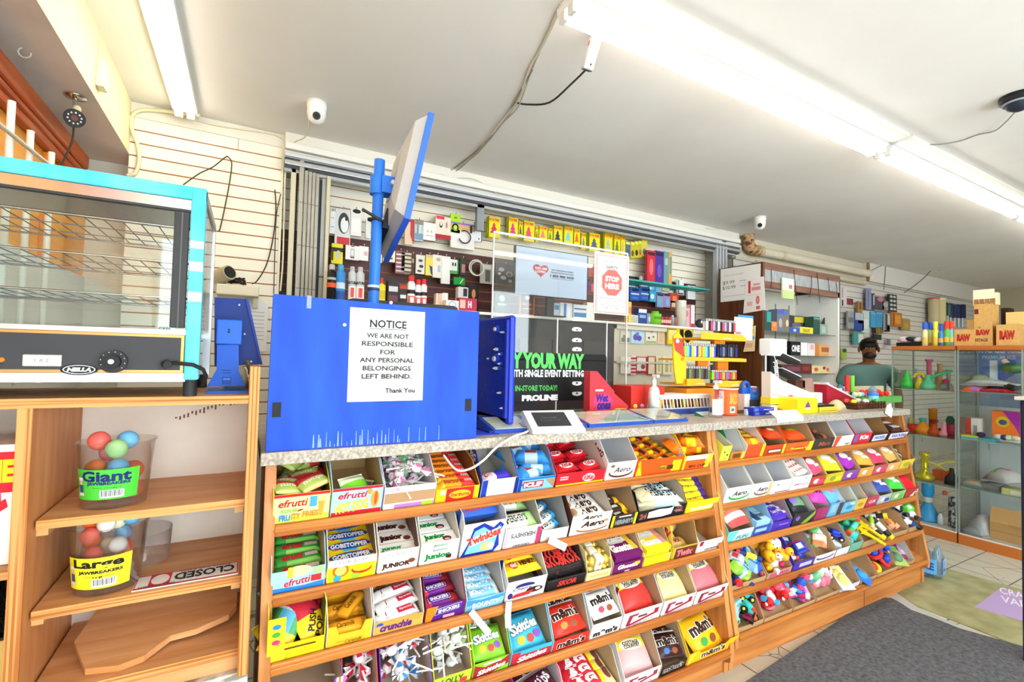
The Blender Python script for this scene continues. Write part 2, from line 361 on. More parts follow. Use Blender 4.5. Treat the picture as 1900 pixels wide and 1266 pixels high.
# ---------------------------------------------------------------- candy racks
THETA = R(19)
YL = [1.60,1.575,1.545,1.515,1.48]
ZL = {1: [.935,.741,.562,.350,.125],2: [.9545,.753,.574,.356,.176]}
ROWN = ['top shelf','second shelf','third shelf','fourth shelf','bottom shelf']
RN = {1: 'near rack',2: 'far rack'}
UX = {1: (.06,2.028),2: (2.032,4.03)}
def rack(u,label):
    x0,x1 = UX[u];t = empty('display_rack',label,'candy rack',(x0,0,0))
    zl = ZL[u];W = x1-x0;fr = [(1.612,1.11)] + [(YL[i]-.012,zl[i]) for i in range(5)]
    prof = [(y,z) for y,z in fr] + [(YL[4]-.012,zl[4]-.06),(1.50,zl[4]-.075),(1.50,.0),(1.97,0),(1.97,1.11)]
    for i,a in enumerate((0,W-.03)): MB().prism(prof,a,a+.03,M_racks).build('side_panel',t)
    for i in range(5):
        y,z = YL[i],zl[i];c,s = math.cos(THETA),math.sin(THETA);d = .34
        b = MB().prism([(y,z-.022),(y+d*c,z-.022+d*s),(y+d*c,z-.006+d*s),(y,z-.006)],.03,W-.03,M_rack);sh = b.build('shelf',t)
        l = MB().box(.028,y-.016,z-.036,W-.028,y,z,M_lip,bev=.006).box(.028,y-.019,z-.024,W-.028,y-.012,z-.012,M_lip,bev=.003);l.build('lip',sh)
    MB().box(.03,1.955,.05,W-.03,1.97,1.11,'b88a5c').build('back_panel',t)
    b = MB().box(.0,1.508,.0,W,1.53,zl[4]-.03,M_rack)
    b.box(W*.62,1.5065,0,W*.62+.003,1.509,zl[4]-.03,'6a4020');b.build('toe_kick',t)
    return t
rack(1,'near candy rack with five tilted wooden shelves beside the plywood cabinet')
rack(2,'far candy rack with five tilted wooden shelves reaching towards the glass showcases')
for u,(x0,x1) in {1: (.045,2.012),2: (2.016,4.06)}.items():
    mb = MB().box(x0,1.585,1.112,x1,2.30,1.15,M_lam,bev=.002)
    tag(mb.build('countertop'),('speckled grey counter slab on the near candy rack','speckled grey counter slab on the far candy rack')[u-1],'countertop')
def pillow(mb,L,W,T,bands,crimp=.1,nx=12,ny=8,ends='x',puff=1.0):
    """sealed wrapper: flat crimped ends along x, bulging middle.  bands: (u0, u1, v0, v1, colour) painted over the first colour"""
    def h(u,v):                      # u, v in -.5 .. .5
        a = (.5-abs(u))/max(crimp,.01);a = max(0,min(1,a-.35)) if crimp else 1
        a = a*a*(3-2*a)
        b = max(0,1-abs(2*v)**(3.2 if puff < 1.5 else 2.0))**.5
        c = max(0,1-abs(2*u)**12)**.5 if puff < 1.5 else max(0,1-abs(2*u)**2.2)**.7
        return T*(.04+.96*a*b*c)
    us = [-.5+i/nx for i in range(nx+1)];vv = [-.5+j/ny for j in range(ny+1)]
    top = [(u*L,v*W,h(u,v)) for v in vv for u in us];bot = [(u*L,v*W,0) for v in vv for u in us]
    n1 = nx+1;by = {}
    for j in range(ny):
        for i in range(nx):
            uc,vc = (us[i]+us[i+1])/2,(vv[j]+vv[j+1])/2;col = bands[0] if isinstance(bands[0],str) else 'ffffff'
            for q in bands[1:]:
                if q[0] <= uc <= q[1] and q[2] <= vc <= q[3]: col = q[4]
            by.setdefault(col,[]).append((j*n1+i,j*n1+i+1,(j+1)*n1+i+1,(j+1)*n1+i))
    b0 = len(mb.v)
    mb.v += [mb.M @ Vector(p) for p in top]
    for col,F in by.items():
        k = mb.mi(col,rough=.28)
        for f in F: mb.f.append(tuple(b0+q for q in f));mb.m.append(k);mb.sm.append(True)
    b1 = len(mb.v);mb.v += [mb.M @ Vector(p) for p in bot];k = mb.mi(bands[0],rough=.28)
    for j in range(ny):
        for i in range(nx): mb.f.append((b1+j*n1+i,b1+(j+1)*n1+i,b1+(j+1)*n1+i+1,b1+j*n1+i+1));mb.m.append(k);mb.sm.append(False)
    # rim
    rim = [(0,i) for i in range(nx)]
    for j in (0,ny):
        for i in range(nx): a = j*n1+i;mb.f.append((b0+a,b1+a,b1+a+1,b0+a+1)[::1 if j else -1]);mb.m.append(k);mb.sm.append(False)
    for i in (0,nx):
        for j in range(ny): a = j*n1+i;mb.f.append((b0+a,b0+a+n1,b1+a+n1,b1+a)[::1 if i else -1]);mb.m.append(k);mb.sm.append(False)
    return lambda a,b: h(max(-.5,min(.5,a)),max(-.5,min(.5,b)))
PROTO = {}
def proto(kind,*a):
    """make one candy of a kind (kept out of sight list; first use moves it, later uses copy it)"""
    return (kind,)+a
def make(spec,name):
    k = spec[0];mb = MB()
    if k == 'bar':      # L, W, T, bands, deco
        _,L,W,T,bands,D = spec
        hf = pillow(mb,L,W,T,bands,.1);mb.deco(D,(0,0,0),(1,0,0),(0,1,0),L,W,hf)
    elif k == 'pouch':  # big bag, crimp top and bottom along y
        _,L,W,T,bands,D = spec
        mb.M = Matrix.Rotation(R(90),4,'Z')
        B = [bands[0]]+[(q[2],q[3],-q[1],-q[0],q[4]) for q in bands[1:]]
        hf = pillow(mb,W,L,T,B,.08,14,10,puff=2);mb.M = Matrix()
        mb.deco(D,(0,0,0),(1,0,0),(0,1,0),L,W,lambda a,b: hf(b,-a))
    elif k == 'carton':
        _,L,W,T,col,D = spec[:6]
        mb.box(-L/2,-W/2,0,L/2,W/2,T,col,rough=.35);mb.deco(D,(0,0,T),(1,0,0),(0,1,0),L,W)
        if len(spec) > 6: mb.deco(spec[6],(0,-W/2,T/2),(1,0,0),(0,0,1),L,T)
    elif k == 'ball':   # foil sweet in a paper cup
        _,r,c1,c2 = spec
        mb.sph((0,0,r*1.05),r,c1,n=10,metal=.6,rough=.35).lathe([(r*.75,0),(r*1.15,r*.8)],c2,n=12);mb.deco([('E',0,0,1,1,'f4ead0')],(0,-r*.25,r*1.98),(1,0,0),(0,1,.25),r*.9,r*.7)
    elif k == 'roll':   # three foil balls twisted in a row with a paper label
        _,L,r,c1,lab = spec
        for x in (-.31,0,.31): mb.sph((x*L,0,r),(L*.17,r,r),c1,n=10,metal=.55,rough=.35)
        for sx in (-1,1): mb.tube([(sx*L*.44,0,r),(sx*L*.5,0,r),(sx*L*.56,0,r)],[r*.5,r*.35,r*.8],c1,n=8,metal=.55,rough=.35)
        mb.box(-L*.17,-r*.9,r*.6,L*.17,r*.9,2.05*r,lab,bev=r*.3)
    o = mb.build(name)
    return o
STICK = {}
def make_lolly(c1,c2,label,group):
    t = empty('lollipop',label,'lollipop',group=group)
    s = MB().cyl((-.075,0,.008),(0,0,.008),.0022,'f4f2ee',n=6);s.build('stick',t)
    h = MB();h.sph((.012,0,.012),(.015,.013,.012),c1,n=8,rough=.2)
    h.deco([('R',0,0,.6,.6,c2)],(.012,0,.0235),(1,0,0),(0,1,0),.02,.02)
    for k in range(6):
        a = R(60*k);h.add([(.0,0,.009),(-.02,.016*math.cos(a),.010+.012*math.sin(a)),(-.024,.016*math.cos(a+.9),.010+.012*math.sin(a+.9))],[(0,1,2)],(c1,c2,'f0f0f2')[k % 3],rough=.2)
        h.add([(.02,0,.014),(.036,.014*math.cos(a),.014+.012*math.sin(a)),(.034,.014*math.cos(a+.8),.014+.012*math.sin(a+.8))],[(0,1,2)],('f0f0f2',c1,c2)[k % 3],rough=.2)
    h.build('wrapped_candy',t)
    return t
def cuboid_side(h0,h1,d,cut): return [(0,0),(d,0),(d,h1),(cut,h1),(0,h0)]
def X_at(u,r,px):
    """where a pixel column crosses the lip of a shelf"""
    y,z = YL[r],ZL[u][r]
    lo,hi = 0.0,6.0
    def proj(x):
        q = Vector((x,y,z-EYE));f = q.dot(fwd);return 950+FPX*q.dot(rgt)/f
    for _ in range(40):
        mid = (lo+hi)/2
        if proj(mid) < px: lo = mid
        else: hi = mid
    return lo
TRAYS = {}
def tray(u,r,pl,pr,label,out,inn,hf,hs,D=(),cut=.09,d=.27,notch=0,side=None,sideD=(),clear=False,dy=0,right=None,lie=None):
    """open display carton on a tilted shelf; D prints its front.  pl, pr: its two lower front corners along the lip"""
    x0,x1 = X_at(u,r,pl)+.002,X_at(u,r,pr)-.002
    W = x1-x0;t = .0022
    M = Matrix.Translation((x0,YL[r]+.004+dy,ZL[u][r]-.003)) @ Matrix.Rotation(THETA,4,'X')
    lab = f'{label}, {ROWN[r]}, {RN[u]}'
    o = empty('candy_carton',lab,'candy carton');o.matrix_world = M
    side = side or out
    b = MB().box(t,t,0,W-t,d-t,t,inn);b.box(t,d-t,t,W-t,d,hs,inn);b.build('tray_bottom',o)
    for a,q in ((0,0),(W-t,1)):
        s = MB();prof = cuboid_side(hf,hs,d,cut)
        s.prism(prof,a,a+t,side if not clear else M_film)
        if not clear:   # plain inner face
            xi = a+t+.0003 if q == 0 else a-.0003
            V = [(xi,y,z) for y,z in prof];s.add(V,[(0,1,2,3,4)],inn)
        if sideD and q == 0: s.deco(list(sideD),(-.0003,d/2,hs/2),(0,-1,0),(0,0,1),d,hs)
        s.build('carton_side',o)
    f = MB()
    if notch: f.prism([(t,0),(W-t,0),(W-t,hf),(W*.82,hf),(W*.74,hf*(1-notch)),(W*.26,hf*(1-notch)),(W*.18,hf),(t,hf)],-t,0,M_film if clear == 2 else out,ax='y')
    else: f.box(t,-t,0,W-t,0,hf,M_film if clear == 2 else out)
    f.deco(list(D),(W/2,-t,hf/2),(1,0,0),(0,0,1),W-2*t,hf)
    f.build('front_panel',o)
    return dict(M=M,W=W,d=d,lab=label,u=u,r=r,hf=hf,hs=hs,o=o)
def put(T,spec,name,what,P,cat='candy',lie=None):
    """copies of one candy at the places P (x, y, z, turn, tilt, roll) inside a carton"""
    lab = what
    if T.get('lab'):
        q = f'{ROWN[T["r"]]}, {RN[T["u"]]}'
        lab = next((s_ for s_ in (f'{what} in the {T["lab"]}, {q}',f'{what} in the {T["lab"].split(" with ")[0].split(" of ")[0]}, {q}',f'{what} on the {q}') if len(s_.split()) <= 16),what)
    o = None;k = 1
    if 'W' in T:
        W,d = T['W'],T['d'];P = [tuple(q)+(0,)*(4-len(q)) for q in P];one_way = all(abs(q[3]) < 62 for q in P) and isinstance(spec,tuple)
        if T.get('k'): k = T.pop('k')
        elif one_way and spec[0] != 'ball':
            L,w = spec[1],spec[2] if spec[0] != 'roll' else .036
            k = max(1,min(1.9,.9*W/L));xs = [q[0] for q in P];xm = sum(xs)/len(xs);z0 = min(q[2] for q in P);f = max(.3,(d-.02-k*w)/max(.02,d-.02-w))
            if spec[0] == 'pouch' and len(P) > 2 and k > 1.15:
                n2 = min(len(P),max(2,int((d-.02-k*w)/(.42*k*w))+1));P = [(q[0],w/2+.01+(d-.02-w)*i/(n2-1),z0+.012*(n2-1-i))+tuple(q[3:]) for i,q in enumerate(P[:n2])]
            if len(P) == 1: xm = xs[0]*.5+xm*.5
            P = [(W/2+(q[0]-xm)*1.2,d/2+(q[1]-d/2)*f,z0+(q[2]-z0)*k)+tuple(q[3:]) for q in P] if len(P) > 2 else [(W*.5,q[1]+(k-1)*w/2,q[2])+tuple(q[3:]) for q in P]
        else: k = max(1,min(1.55,W/.125 if isinstance(spec,tuple) else 1.4));z0 = min(q[2] for q in P);r_ = min(.5*k*(spec[1] if isinstance(spec,tuple) else .045),W*.48,d*.45);P = [(min(max(q[0],r_),W-r_),min(max(q[1],r_),d-r_),z0+(q[2]-z0)*min(k,1.3))+tuple(q[3:]) for q in P]
    for x,y,z,*q in P:
        rz = q[0] if q else 0;rx = q[1] if len(q) > 1 else 0;ry = q[2] if len(q) > 2 else 0
        M = T['M'] @ Matrix.Translation((x,y,z)) @ Matrix.Rotation(R(rz),4,'Z') @ Matrix.Rotation(R(rx),4,'X') @ Matrix.Rotation(R(ry),4,'Y') @ Matrix.Scale(k,4)
        if o is None:
            o = make(spec,name) if isinstance(spec,tuple) else spec(lab,what)
            tag(o,lab,cat);o.matrix_world = M
            if len(P) > 1: o['group'] = lab
        else: dup(o,M)
    return o
def rows(T,n,L,W,z0=.004,step=None,y0=None,x=None,jit=2,tilt=0,lay=1,Th=.015,zj=0,rise=0,layskip=0):
    """n candies lying across the carton one behind the other"""
    P = [];y0 = W/2+.006 if y0 is None else y0;step = step or (T['d']-.02-W)/max(1,n-1);x = T['W']/2 if x is None else x
    for k in range(lay):
        for i in range(n-(layskip*k)): P.append((x+random.uniform(-1,1)*.003,y0+step*i,z0+k*Th+zj*random.random()+rise*i,random.uniform(-jit,jit),tilt,0))
    return P
def cols(T,nc,nr,L,W,z0=.004,lay=1,Th=.012,jit=2,y0=None,turn=90,step=None,margin=.006):
    """candies lying front to back, side by side"""
    P = [];w = T['W']-2*margin;T['k'] = k_ = max(.8,min(1.5,.95*w/nc/(W if turn > 45 else L)));L = L if turn > 45 else W;y0 = L*k_/2+.012;step = (T['d']-.03-L*k_)/max(1,nr-1)
    for k in range(lay):
        for j in range(nr):
            for i in range(nc): P.append((margin+w*(i+.5)/nc,y0+(step or L*1.02)*j,z0+Th*k,turn+random.uniform(-jit,jit)))
    return P
def heap(T,n,z0,z1,y0=.03,y1=None,rot=180,tilt=18,mx=.03):
    P = [];y1 = y1 or T['d']-.04
    ny = max(1,round(math.sqrt(n*(y1-y0)/max(.03,T['W']-2*mx))));nx = math.ceil(n/ny);cells = [(i,j) for i in range(nx) for j in range(ny)];random.shuffle(cells);jit = lambda: random.uniform(.15,.85)
    for i in range(n): P.append((mx+(T['W']-2*mx)*(cells[i][0]+jit())/nx,y0+(y1-y0)*(cells[i][1]+jit())/ny,z0+(z1-z0)*i/max(1,n-1),random.uniform(-rot,rot),random.uniform(-tilt,tilt),random.uniform(-tilt,tilt)))
    return P
TT = lambda t,u=0,v=0,w=.8,h=.5,c='ffffff',**k: ('T',t,u,v,w,h,c,k)
def bar(L,W,T,bands,*D): return ('bar',L,W,T,bands,D)
def pouch(L,W,T,bands,*D): return ('pouch',L,W,T,bands,D)
def ctn(L,W,T,col,*D,front=()): return ('carton',L,W,T,col,D)+((front,) if front else ())
# ================================================================ near rack, top shelf
T = tray(1,0,503,611,'yellow fruit fries carton','f0dc50','9c7a50',.10,.118,[('R',0,-.05,1,.9,'f6ecA0'.lower()),('R',0,-.38,1,.22,'d6d84a'),('R',0,.46,1,.09,'d4202c'),TT('efrutti',-.16,.2,.52,.26,'cc1426',shear=.2),TT('SOUR',-.22,-.06,.32,.13,'7cc050',bold=.04),TT('FRU',-.3,-.29,.2,.22,'2f86dc',bold=.05),TT('ITY',-.1,-.27,.16,.22,'e6862c',bold=.05),TT('FRIES',.16,-.22,.3,.2,'e08a2c',bold=.05),('R',.2,.2,.13,.36,'4aa0e4'),('P',[(.29,.18),(.42,.24),(.38,-.32),(.33,-.34)],'e8a03c'),('E',.36,.28,.16,.2,'f4e08a')])
put(T,pouch(.075,.055,.012,['a8b85a',(-.5,.5,-.5,-.1,'c8303c'),(-.5,.5,.36,.5,'d8dc8a')],TT('efrutti',0,.1,.7,.2,'f0e8e0')),'gummy_pack','small green and red gummy pack',heap(T,17,.015,.085,tilt=24))
T = tray(1,0,611,708,'pale blue hot dog gummy carton','a8d0ee','b89a6c',.10,.14,[('R',0,-.42,1,.16,'d4202c'),('R',0,.46,1,.09,'d4202c'),TT('efrutti',-.1,.24,.58,.24,'cc1426',shear=.2),TT('HOT DOG',-.1,-.17,.66,.38,'f6e23c',bold=.06,rot=6),('E',.36,.02,.17,.62,'d8983c'),('E',.37,.05,.07,.5,'b8542c'),('E',.24,.32,.1,.22,'d8983c')])
put(T,pouch(.05,.05,.018,['7ad030',(-.5,.5,.25,.5,'e6efd0')]),'gummy_pack','leftover bright green gummy pack',[(.10,.03,.055,20,35,10)])
put(T,pouch(.05,.04,.015,['e07a2c']),'gummy_pack','leftover orange gummy pack',[(.055,.03,.03,5,10,0)]);put(T,pouch(.05,.04,.015,['4a86b8']),'gummy_pack','leftover blue gummy pack',[(.02+.02,.035,.02,40,10,0)])
T = tray(1,0,709,806,'pink and white lollipop carton with brown tape','f4eef2','e8e2e6',.085,.135,[('R',0,.0,1,.46,'b08a64'),('R',.1,-.38,.8,.18,'b47ac0'),('R',.36,-.38,.22,.2,'a8d03c'),('R',0,.38,1,.2,'f0b8d4')],side='f4d4e4',cut=.1,clear=False)
T['lie'] = 0
def lollies(T,n,c1,c2,what,z1=.08,y1=None):
    put(T,lambda lab,w_: make_lolly(c1,c2,lab,lab),'lollipop',what,heap(T,n,.015,z1,tilt=28,y1=y1,y0=.05,mx=.04),'lollipop')
lollies(T,18,'e8d8e4','d8689c','pink wrapped lollipop');lollies(T,16,'dfe8dc','6aa86a','green wrapped lollipop')
T = tray(1,0,806,888,'red and yellow caramel carton','f2c018','8a5a30',.055,.105,[('R',.05,0,.66,.96,'d82424'),('E',.05,0,.52,.62,'f2b020'),TT('Starburst',.05,0,.46,.26,'8a2418',shear=.2),('R',-.36,.25,.12,.3,'f4f0e0')])
put(T,bar(.095,.026,.014,['f08a1c',(.12,.5,-.5,.5,'e0302c'),(-.5,-.35,-.5,.5,'f6c030')],TT('Starburst',-.1,0,.5,.5,'9a3010',shear=.2),TT('FAVE',.3,0,.2,.4,'f8e8e0')),'candy_bar','orange and red chew bar',rows(T,7,.095,.026,lay=2,Th=.014,z0=.02))
T = tray(1,0,889,957,'nearly empty white carton with navy corners','eef0f4','b0aca6',.07,.14,[('R',-.42,0,.15,1,'1c3aa8'),('R',.47,0,.06,1,'2a2c84'),('R',.05,-.3,.03,.2,'b8bcc4')],side='28348c',sideD=[TT('MR.BIG',0,.3,.4,.2,'f4f4f4')])
put(T,bar(.09,.032,.016,['4030b0',(-.5,-.1,-.5,.5,'e8d8dc')],TT('OH!',-.3,0,.2,.5,'c8203c')),'candy_bar','single purple chocolate bar',[(.055,.025,.05,8,0)])
T = tray(1,0,958,1028,'light blue oat bar carton','7cc0ec','a09a94',.058,.13,[('R',0,.42,1,.16,'1f6fd4'),('R',-.1,.0,.56,.5,'b03040'),TT('iCLIF',-.1,0,.5,.36,'fdf8f4',bold=.05),('P',[(.22,.3),(.5,.3),(.5,-.4)],'a0805c'),('R',-.46,0,.08,1,'1c3aa8')],side='2f7fd8')
put(T,bar(.085,.045,.02,['3a8ad8',(-.2,.2,-.5,.5,'bcd8ea')],('R',0,0,.3,.3,'a84030')),'oat_bar','blue and white oat bar',heap(T,9,.01,.06,tilt=8,rot=25,mx=.045))
T = tray(1,0,1029,1120,'wide red wafer carton','d4202c','c8b8ac',.06,.12,[('R',0,-.42,1,.16,'f2cc1c'),('E',.16,.0,.26,.62,'f6f0ee'),TT('KitKat',.16,.02,.22,.42,'c41c28',shear=.3,bold=.05),('R',-.36,.22,.16,.08,'f4dcd8'),('R',-.36,.06,.16,.08,'f4dcd8')])
put(T,bar(.095,.045,.014,['cc1c28'],('E',0,0,.62,.7,'f4e8e6'),TT('KitKat',0,0,.5,.44,'c41c28',shear=.3,bold=.05)),'wafer_bar','red foil wafer bar',cols(T,2,3,.095,.045,z0=.02,lay=3,Th=.018,turn=12,jit=5))
T = tray(1,0,1121,1176,'white bubbly chocolate carton','f2eeea','d4d4da',.085,.15,[('E',0,-.12,.86,.56,'5a2c20'),('E',0,-.06,.78,.44,'f6f2ee'),TT('Aero',.02,.06,.6,.3,'3c1c14',shear=.35),('E',-.34,.3,.14,.16,'8a5a44')],sideD=[TT('Aero',.2,.2,.3,.3,'3c1c14',shear=.3)])
T = tray(1,0,1177,1264,'large orange peanut cup carton','ee5418','d8d0c6',.08,.13,[('P',[(-.5,.3),(-.46,.5),(-.5,-.5),(-.36,-.5)],'f2d020'),('R',.36,-.06,.2,.7,'f2d81c'),('E',.06,-.1,.2,.22,'a8b020'),TT("Reese's",.06,-.1,.2,.2,'7a3a14',shear=.3),('R',.22,-.12,.13,.28,'5a3018')],side='f05a1c')
put(T,bar(.085,.05,.016,['f2601c',(-.1,.3,-.5,.5,'f4cc20')],TT("Reese's",.1,0,.36,.4,'7a3a14',shear=.3),('R',-.36,0,.16,.7,'4a2c1c')),'peanut_cup','orange peanut butter cup pack',cols(T,3,4,.085,.05,z0=.03,lay=2,Th=.018,turn=16,jit=4))
T = tray(1,0,1265,1318,'orange and yellow big cup carton','f0e030','dcd6ce',.075,.14,[('R',-.1,-.16,.72,.68,'ee5a1c'),('R',-.06,.34,.8,.3,'f4f2ee'),TT('BIG CUP',0,-.26,.6,.2,'5a2818',bold=.05)],side='f0e030')
put(T,bar(.07,.05,.018,['f4781c',(-.15,.15,-.5,.5,'f4d020')],TT("Reese's",0,0,.6,.3,'7a3014',shear=.3)),'peanut_cup','yellow striped peanut butter cup pack',heap(T,7,.01,.06,tilt=12,rot=40,mx=.035))
# ---------------------------------------------------------------- near rack, second shelf
T = tray(1,1,499,603,'light blue long gummy carton','a4d0f0','b89a78',.075,.13,[('P',[(-.5,-.5),(.5,-.5),(.5,-.2),(.1,-.3),(-.5,-.26)],'2f80d8'),TT('efrutti',-.02,-.05,.5,.34,'cc1426',shear=.2,rot=5),('R',.34,-.02,.2,.3,'d83038'),('E',0,.44,.5,.5,'f2e6a0'),('R',-.16,.42,.1,.5,'e8b83c'),('E',.38,.35,.2,.4,'a8c48a')],cut=.06)
put(T,bar(.17,.05,.02,['3f9a3c',(-.5,-.36,-.5,.5,'2c7a34'),(-.2,.4,-.5,-.3,'86c85a')],TT('efrutti',-.06,.05,.36,.5,'d01830',shear=.2,bold=.05),('R',.26,.05,.22,.3,'e0c0c0')),'gummy_bar','long green gummy bar',rows(T,5,.17,.05,lay=2,Th=.02,z0=.012,jit=5))
T = tray(1,1,604,697,'yellow jawbreaker sweets carton','f2d81c','7a5a48',.075,.145,[('E',-.24,.05,.34,.66,'e86a20'),('E',.2,.0,.44,.5,'e03a1c'),('E',.2,.08,.4,.4,'f2d81c'),('E',-.24,.05,.24,.46,'f4e46a'),('E',-.3,-.3,.16,.3,'38a0d8'),('E',.08,-.3,.2,.26,'9acb3c'),('R',.0,.46,1,.36,'f4f2ea'),TT('2 FOR $2.99',-.05,.46,.7,.22,'8a8684',bold=0)],side='e4d8c0')
put(T,ctn(.15,.052,.022,'f4d21c',('E',-.3,0,.2,.6,'e8742c'),('E',.3,.2,.2,.5,'e24a2c'),('R',0,-.3,.3,.3,'4ab0d0'),('E',0,.05,.92,.7,'28449c'),TT('GOBSTOPPER',0,.05,.78,.4,'f6f6f0',bold=.04)),'sweet_box','yellow jawbreaker candy box',rows(T,5,.15,.052,lay=2,Th=.022,z0=.015,jit=1.5))
T = tray(1,1,698,775,'white and brown mint carton','f0ece8','6a4a3c',.08,.15,[TT('JUNIOR',-.05,-.22,.72,.3,'3a1c14',bold=.06),('E',.34,-.1,.2,.22,'7a4428'),('R',0,.32,1,.3,'f8f8f6'),TT('2 FOR $2.99',0,.32,.8,.2,'9a9694',bold=0)],side='e4dcd0')
JB = ctn(.13,.055,.022,'e8ded6',('R',0,-.1,1,.55,'a08070'),('R',0,-.1,1,.5,'efe8e2'),TT('junior',-.06,.05,.6,.62,'3c1a10',bold=.08),('E',.34,-.1,.2,.4,'6a3420'))
put(T,JB,'mint_box','white and brown caramel mint box',rows(T,4,.13,.055,lay=2,Th=.022,z0=.02,jit=1.5,y0=.075,step=.056))
put(T,ctn(.13,.06,.022,'f6f6f2',TT('Junior',-.1,.2,.56,.4,'1c8a3c',bold=.06),TT('Mints',.1,-.2,.5,.3,'1c8a3c',bold=.04)),'mint_box','single white and green mint box in front',[(T['W']/2,.034,.03,0,6)])
T = tray(1,1,776,849,'white and green mint carton','f4f4f0','d8d0c4',.085,.15,[TT('Junior',-.05,-.18,.7,.34,'14803a',bold=.06),('E',.28,-.26,.22,.2,'4a2418'),TT('Junior',.0,.12,.4,.14,'3a7a4a'),TT('Junior',.0,.34,.4,.14,'3a7a4a'),('R',.4,.0,.14,.9,'dce6d4')],side='e8e2d8')
put(T,ctn(.125,.055,.022,'f6f6f2',TT('Junior',-.1,.08,.62,.55,'14803a',bold=.07),('E',.22,-.2,.26,.42,'4a2418'),('E',.22,-.28,.16,.2,'e8a0b0')),'mint_box','white mint box with green lettering',rows(T,4,.125,.055,lay=2,Th=.022,z0=.03,jit=1.5))
T = tray(1,1,851,931,'tall white and blue cream cake box','f0f2f6','cfd4dc',.135,.16,[('P',[(-.5,-.5),(-.36,-.1),(-.28,.36),(-.05,.48),(.2,.3),(.34,.46),(.46,.34),(.36,.1),(.42,-.3),(.3,-.5)],'1c2fa0'),('P',[(-.4,-.42),(-.24,.26),(-.04,.36),(.2,.14),(.36,.36),(.28,-.42)],'7cc4ee'),('P',[(-.3,-.2),(-.2,.1),(.4,.3),(.3,.0)],'f4f6f8'),TT('Twinkies',0,.06,.8,.26,'dc3a24',bold=.05,rot=16),('E',.12,-.26,.36,.26,'e8b878'),('E',.2,-.26,.16,.18,'fbf2dc')],side='dfe6ee',sideD=[('R',.3,.2,.12,.6,'2448b0'),('R',.15,.3,.16,.4,'7cc4ee')],cut=.03)
put(T,ctn(.1,.05,.03,'3a6ad0',TT('Twinkies',0,0,.9,.5,'e0301c',rot=8),),'cake_pack','blue cream cake pack',[(.07,.10,.10,0,30)])
T = tray(1,1,932,1000,'white and pink cookie bar carton','f2eef0','a8a69e',.085,.15,[TT("HERSHEY'S",0,.1,.7,.24,'3a3436',bold=.03,rot=180),('R',.45,-.05,.12,.9,'e03a64'),('R',0,-.2,.8,.03,'d8b8c4'),('R',0,-.27,.8,.03,'d8b8c4'),('R',-.46,0,.08,1,'f0b4c8'),TT('HERSHEY',.0,-.4,.5,.1,'6a5a60')])
put(T,bar(.105,.05,.014,['eef2e6',(.2,.5,-.5,.5,'a8d088'),(-.5,-.4,-.5,.5,'d8e8c4')],TT("HERSHEY'S",-.1,0,.62,.5,'2c2a2c',bold=.03)),'candy_bar','white and green cookie bar',[(T['W']/2,.04,.075,2,12),(T['W']/2,.13,.08,-2,0)])
T = tray(1,1,1001,1053,'pale cookies and cream carton','e4ecf0','a4a49e',.05,.13,[('R',-.2,0,.5,.6,'f4f4f0'),('R',.2,.1,.3,.3,'f0c8cc')],side='8a8a90')
put(T,bar(.10,.038,.016,['f2f2ee',(.2,.5,-.5,.5,'3a9ad8'),(.1,.2,-.5,.5,'a8d4ee')],TT("HERSHEY'S",-.1,.0,.6,.6,'2c2a2c',bold=.04)),'candy_bar','white and blue cookies bar',[(.055,.05+.03*i,.022+.014*(i % 2),20+4*i,0) for i in range(5)])
T = tray(1,1,1054,1130,'white and brown bubbly chocolate carton','f4f2ee','c4b8ae',.09,.15,[('E',.05,-.26,.8,.36,'9a6a34'),('E',.05,-.18,.76,.34,'f4f2ee'),TT('Aero',.04,.0,.6,.3,'3c2014',shear=.35,bold=.04),('E',.38,.06,.12,.14,'c0884a'),TT('Aero',-.02,.36,.5,.2,'3c2014',shear=.35)],side='4a2820')
put(T,bar(.12,.045,.012,['f2eee8',(-.5,-.3,-.5,.5,'d8c0a8')],TT('Aero',.02,0,.5,.66,'3c2014',shear=.35,bold=.04),('E',-.36,0,.14,.5,'b08a60')),'candy_bar','white bubbly chocolate bar',rows(T,5,.12,.045,lay=2,Th=.012,z0=.045,jit=2))
T = tray(1,1,1131,1179,'dark brown almond bar carton with yellow corners','3a2a24','a89078',.06,.15,[TT("HERSHEY'S",.02,-.1,.74,.4,'8a9298',bold=.05),('R',-.46,0,.1,1,'f2d81c'),('R',.46,0,.1,1,'f2d81c'),('R',0,.35,.5,.1,'e8e8e4')],side='3c2020')
put(T,bar(.085,.034,.014,['3a241c',(.15,.5,-.5,.5,'f0b81c')],('R',-.1,0,.3,.3,'d8d8d4')),'candy_bar','brown and gold almond bar',[(.055,.03+.028*i,.02+.01*(i % 2),12-6*i,0) for i in range(5)])
T = tray(1,1,1180,1270,'black cookie bar carton with a ragged white label','1c1a1e','b4a898',.058,.12,[('P',[(-.3,.3),(-.1,.42),(.12,.36),(.22,.42),(.2,-.2),(.0,-.3),(-.3,-.24)],'e8e4e2'),TT('24',-.4,0,.14,.5,'9c5a44',bold=.05),TT('COL',.36,.08,.18,.5,'9c4a4a',bold=.05)],cut=.05)
put(T,bar(.12,.04,.013,['cfe8ee',(-.5,-.2,-.5,.5,'e8dcb4'),(.3,.5,-.5,.5,'f2ece0')],TT("HERSHEY'S",.05,0,.6,.6,'1c1a1e',bold=.05)),'candy_bar','pale blue cookies and cream bar',rows(T,5,.12,.04,lay=3,Th=.013,z0=.03,jit=10))
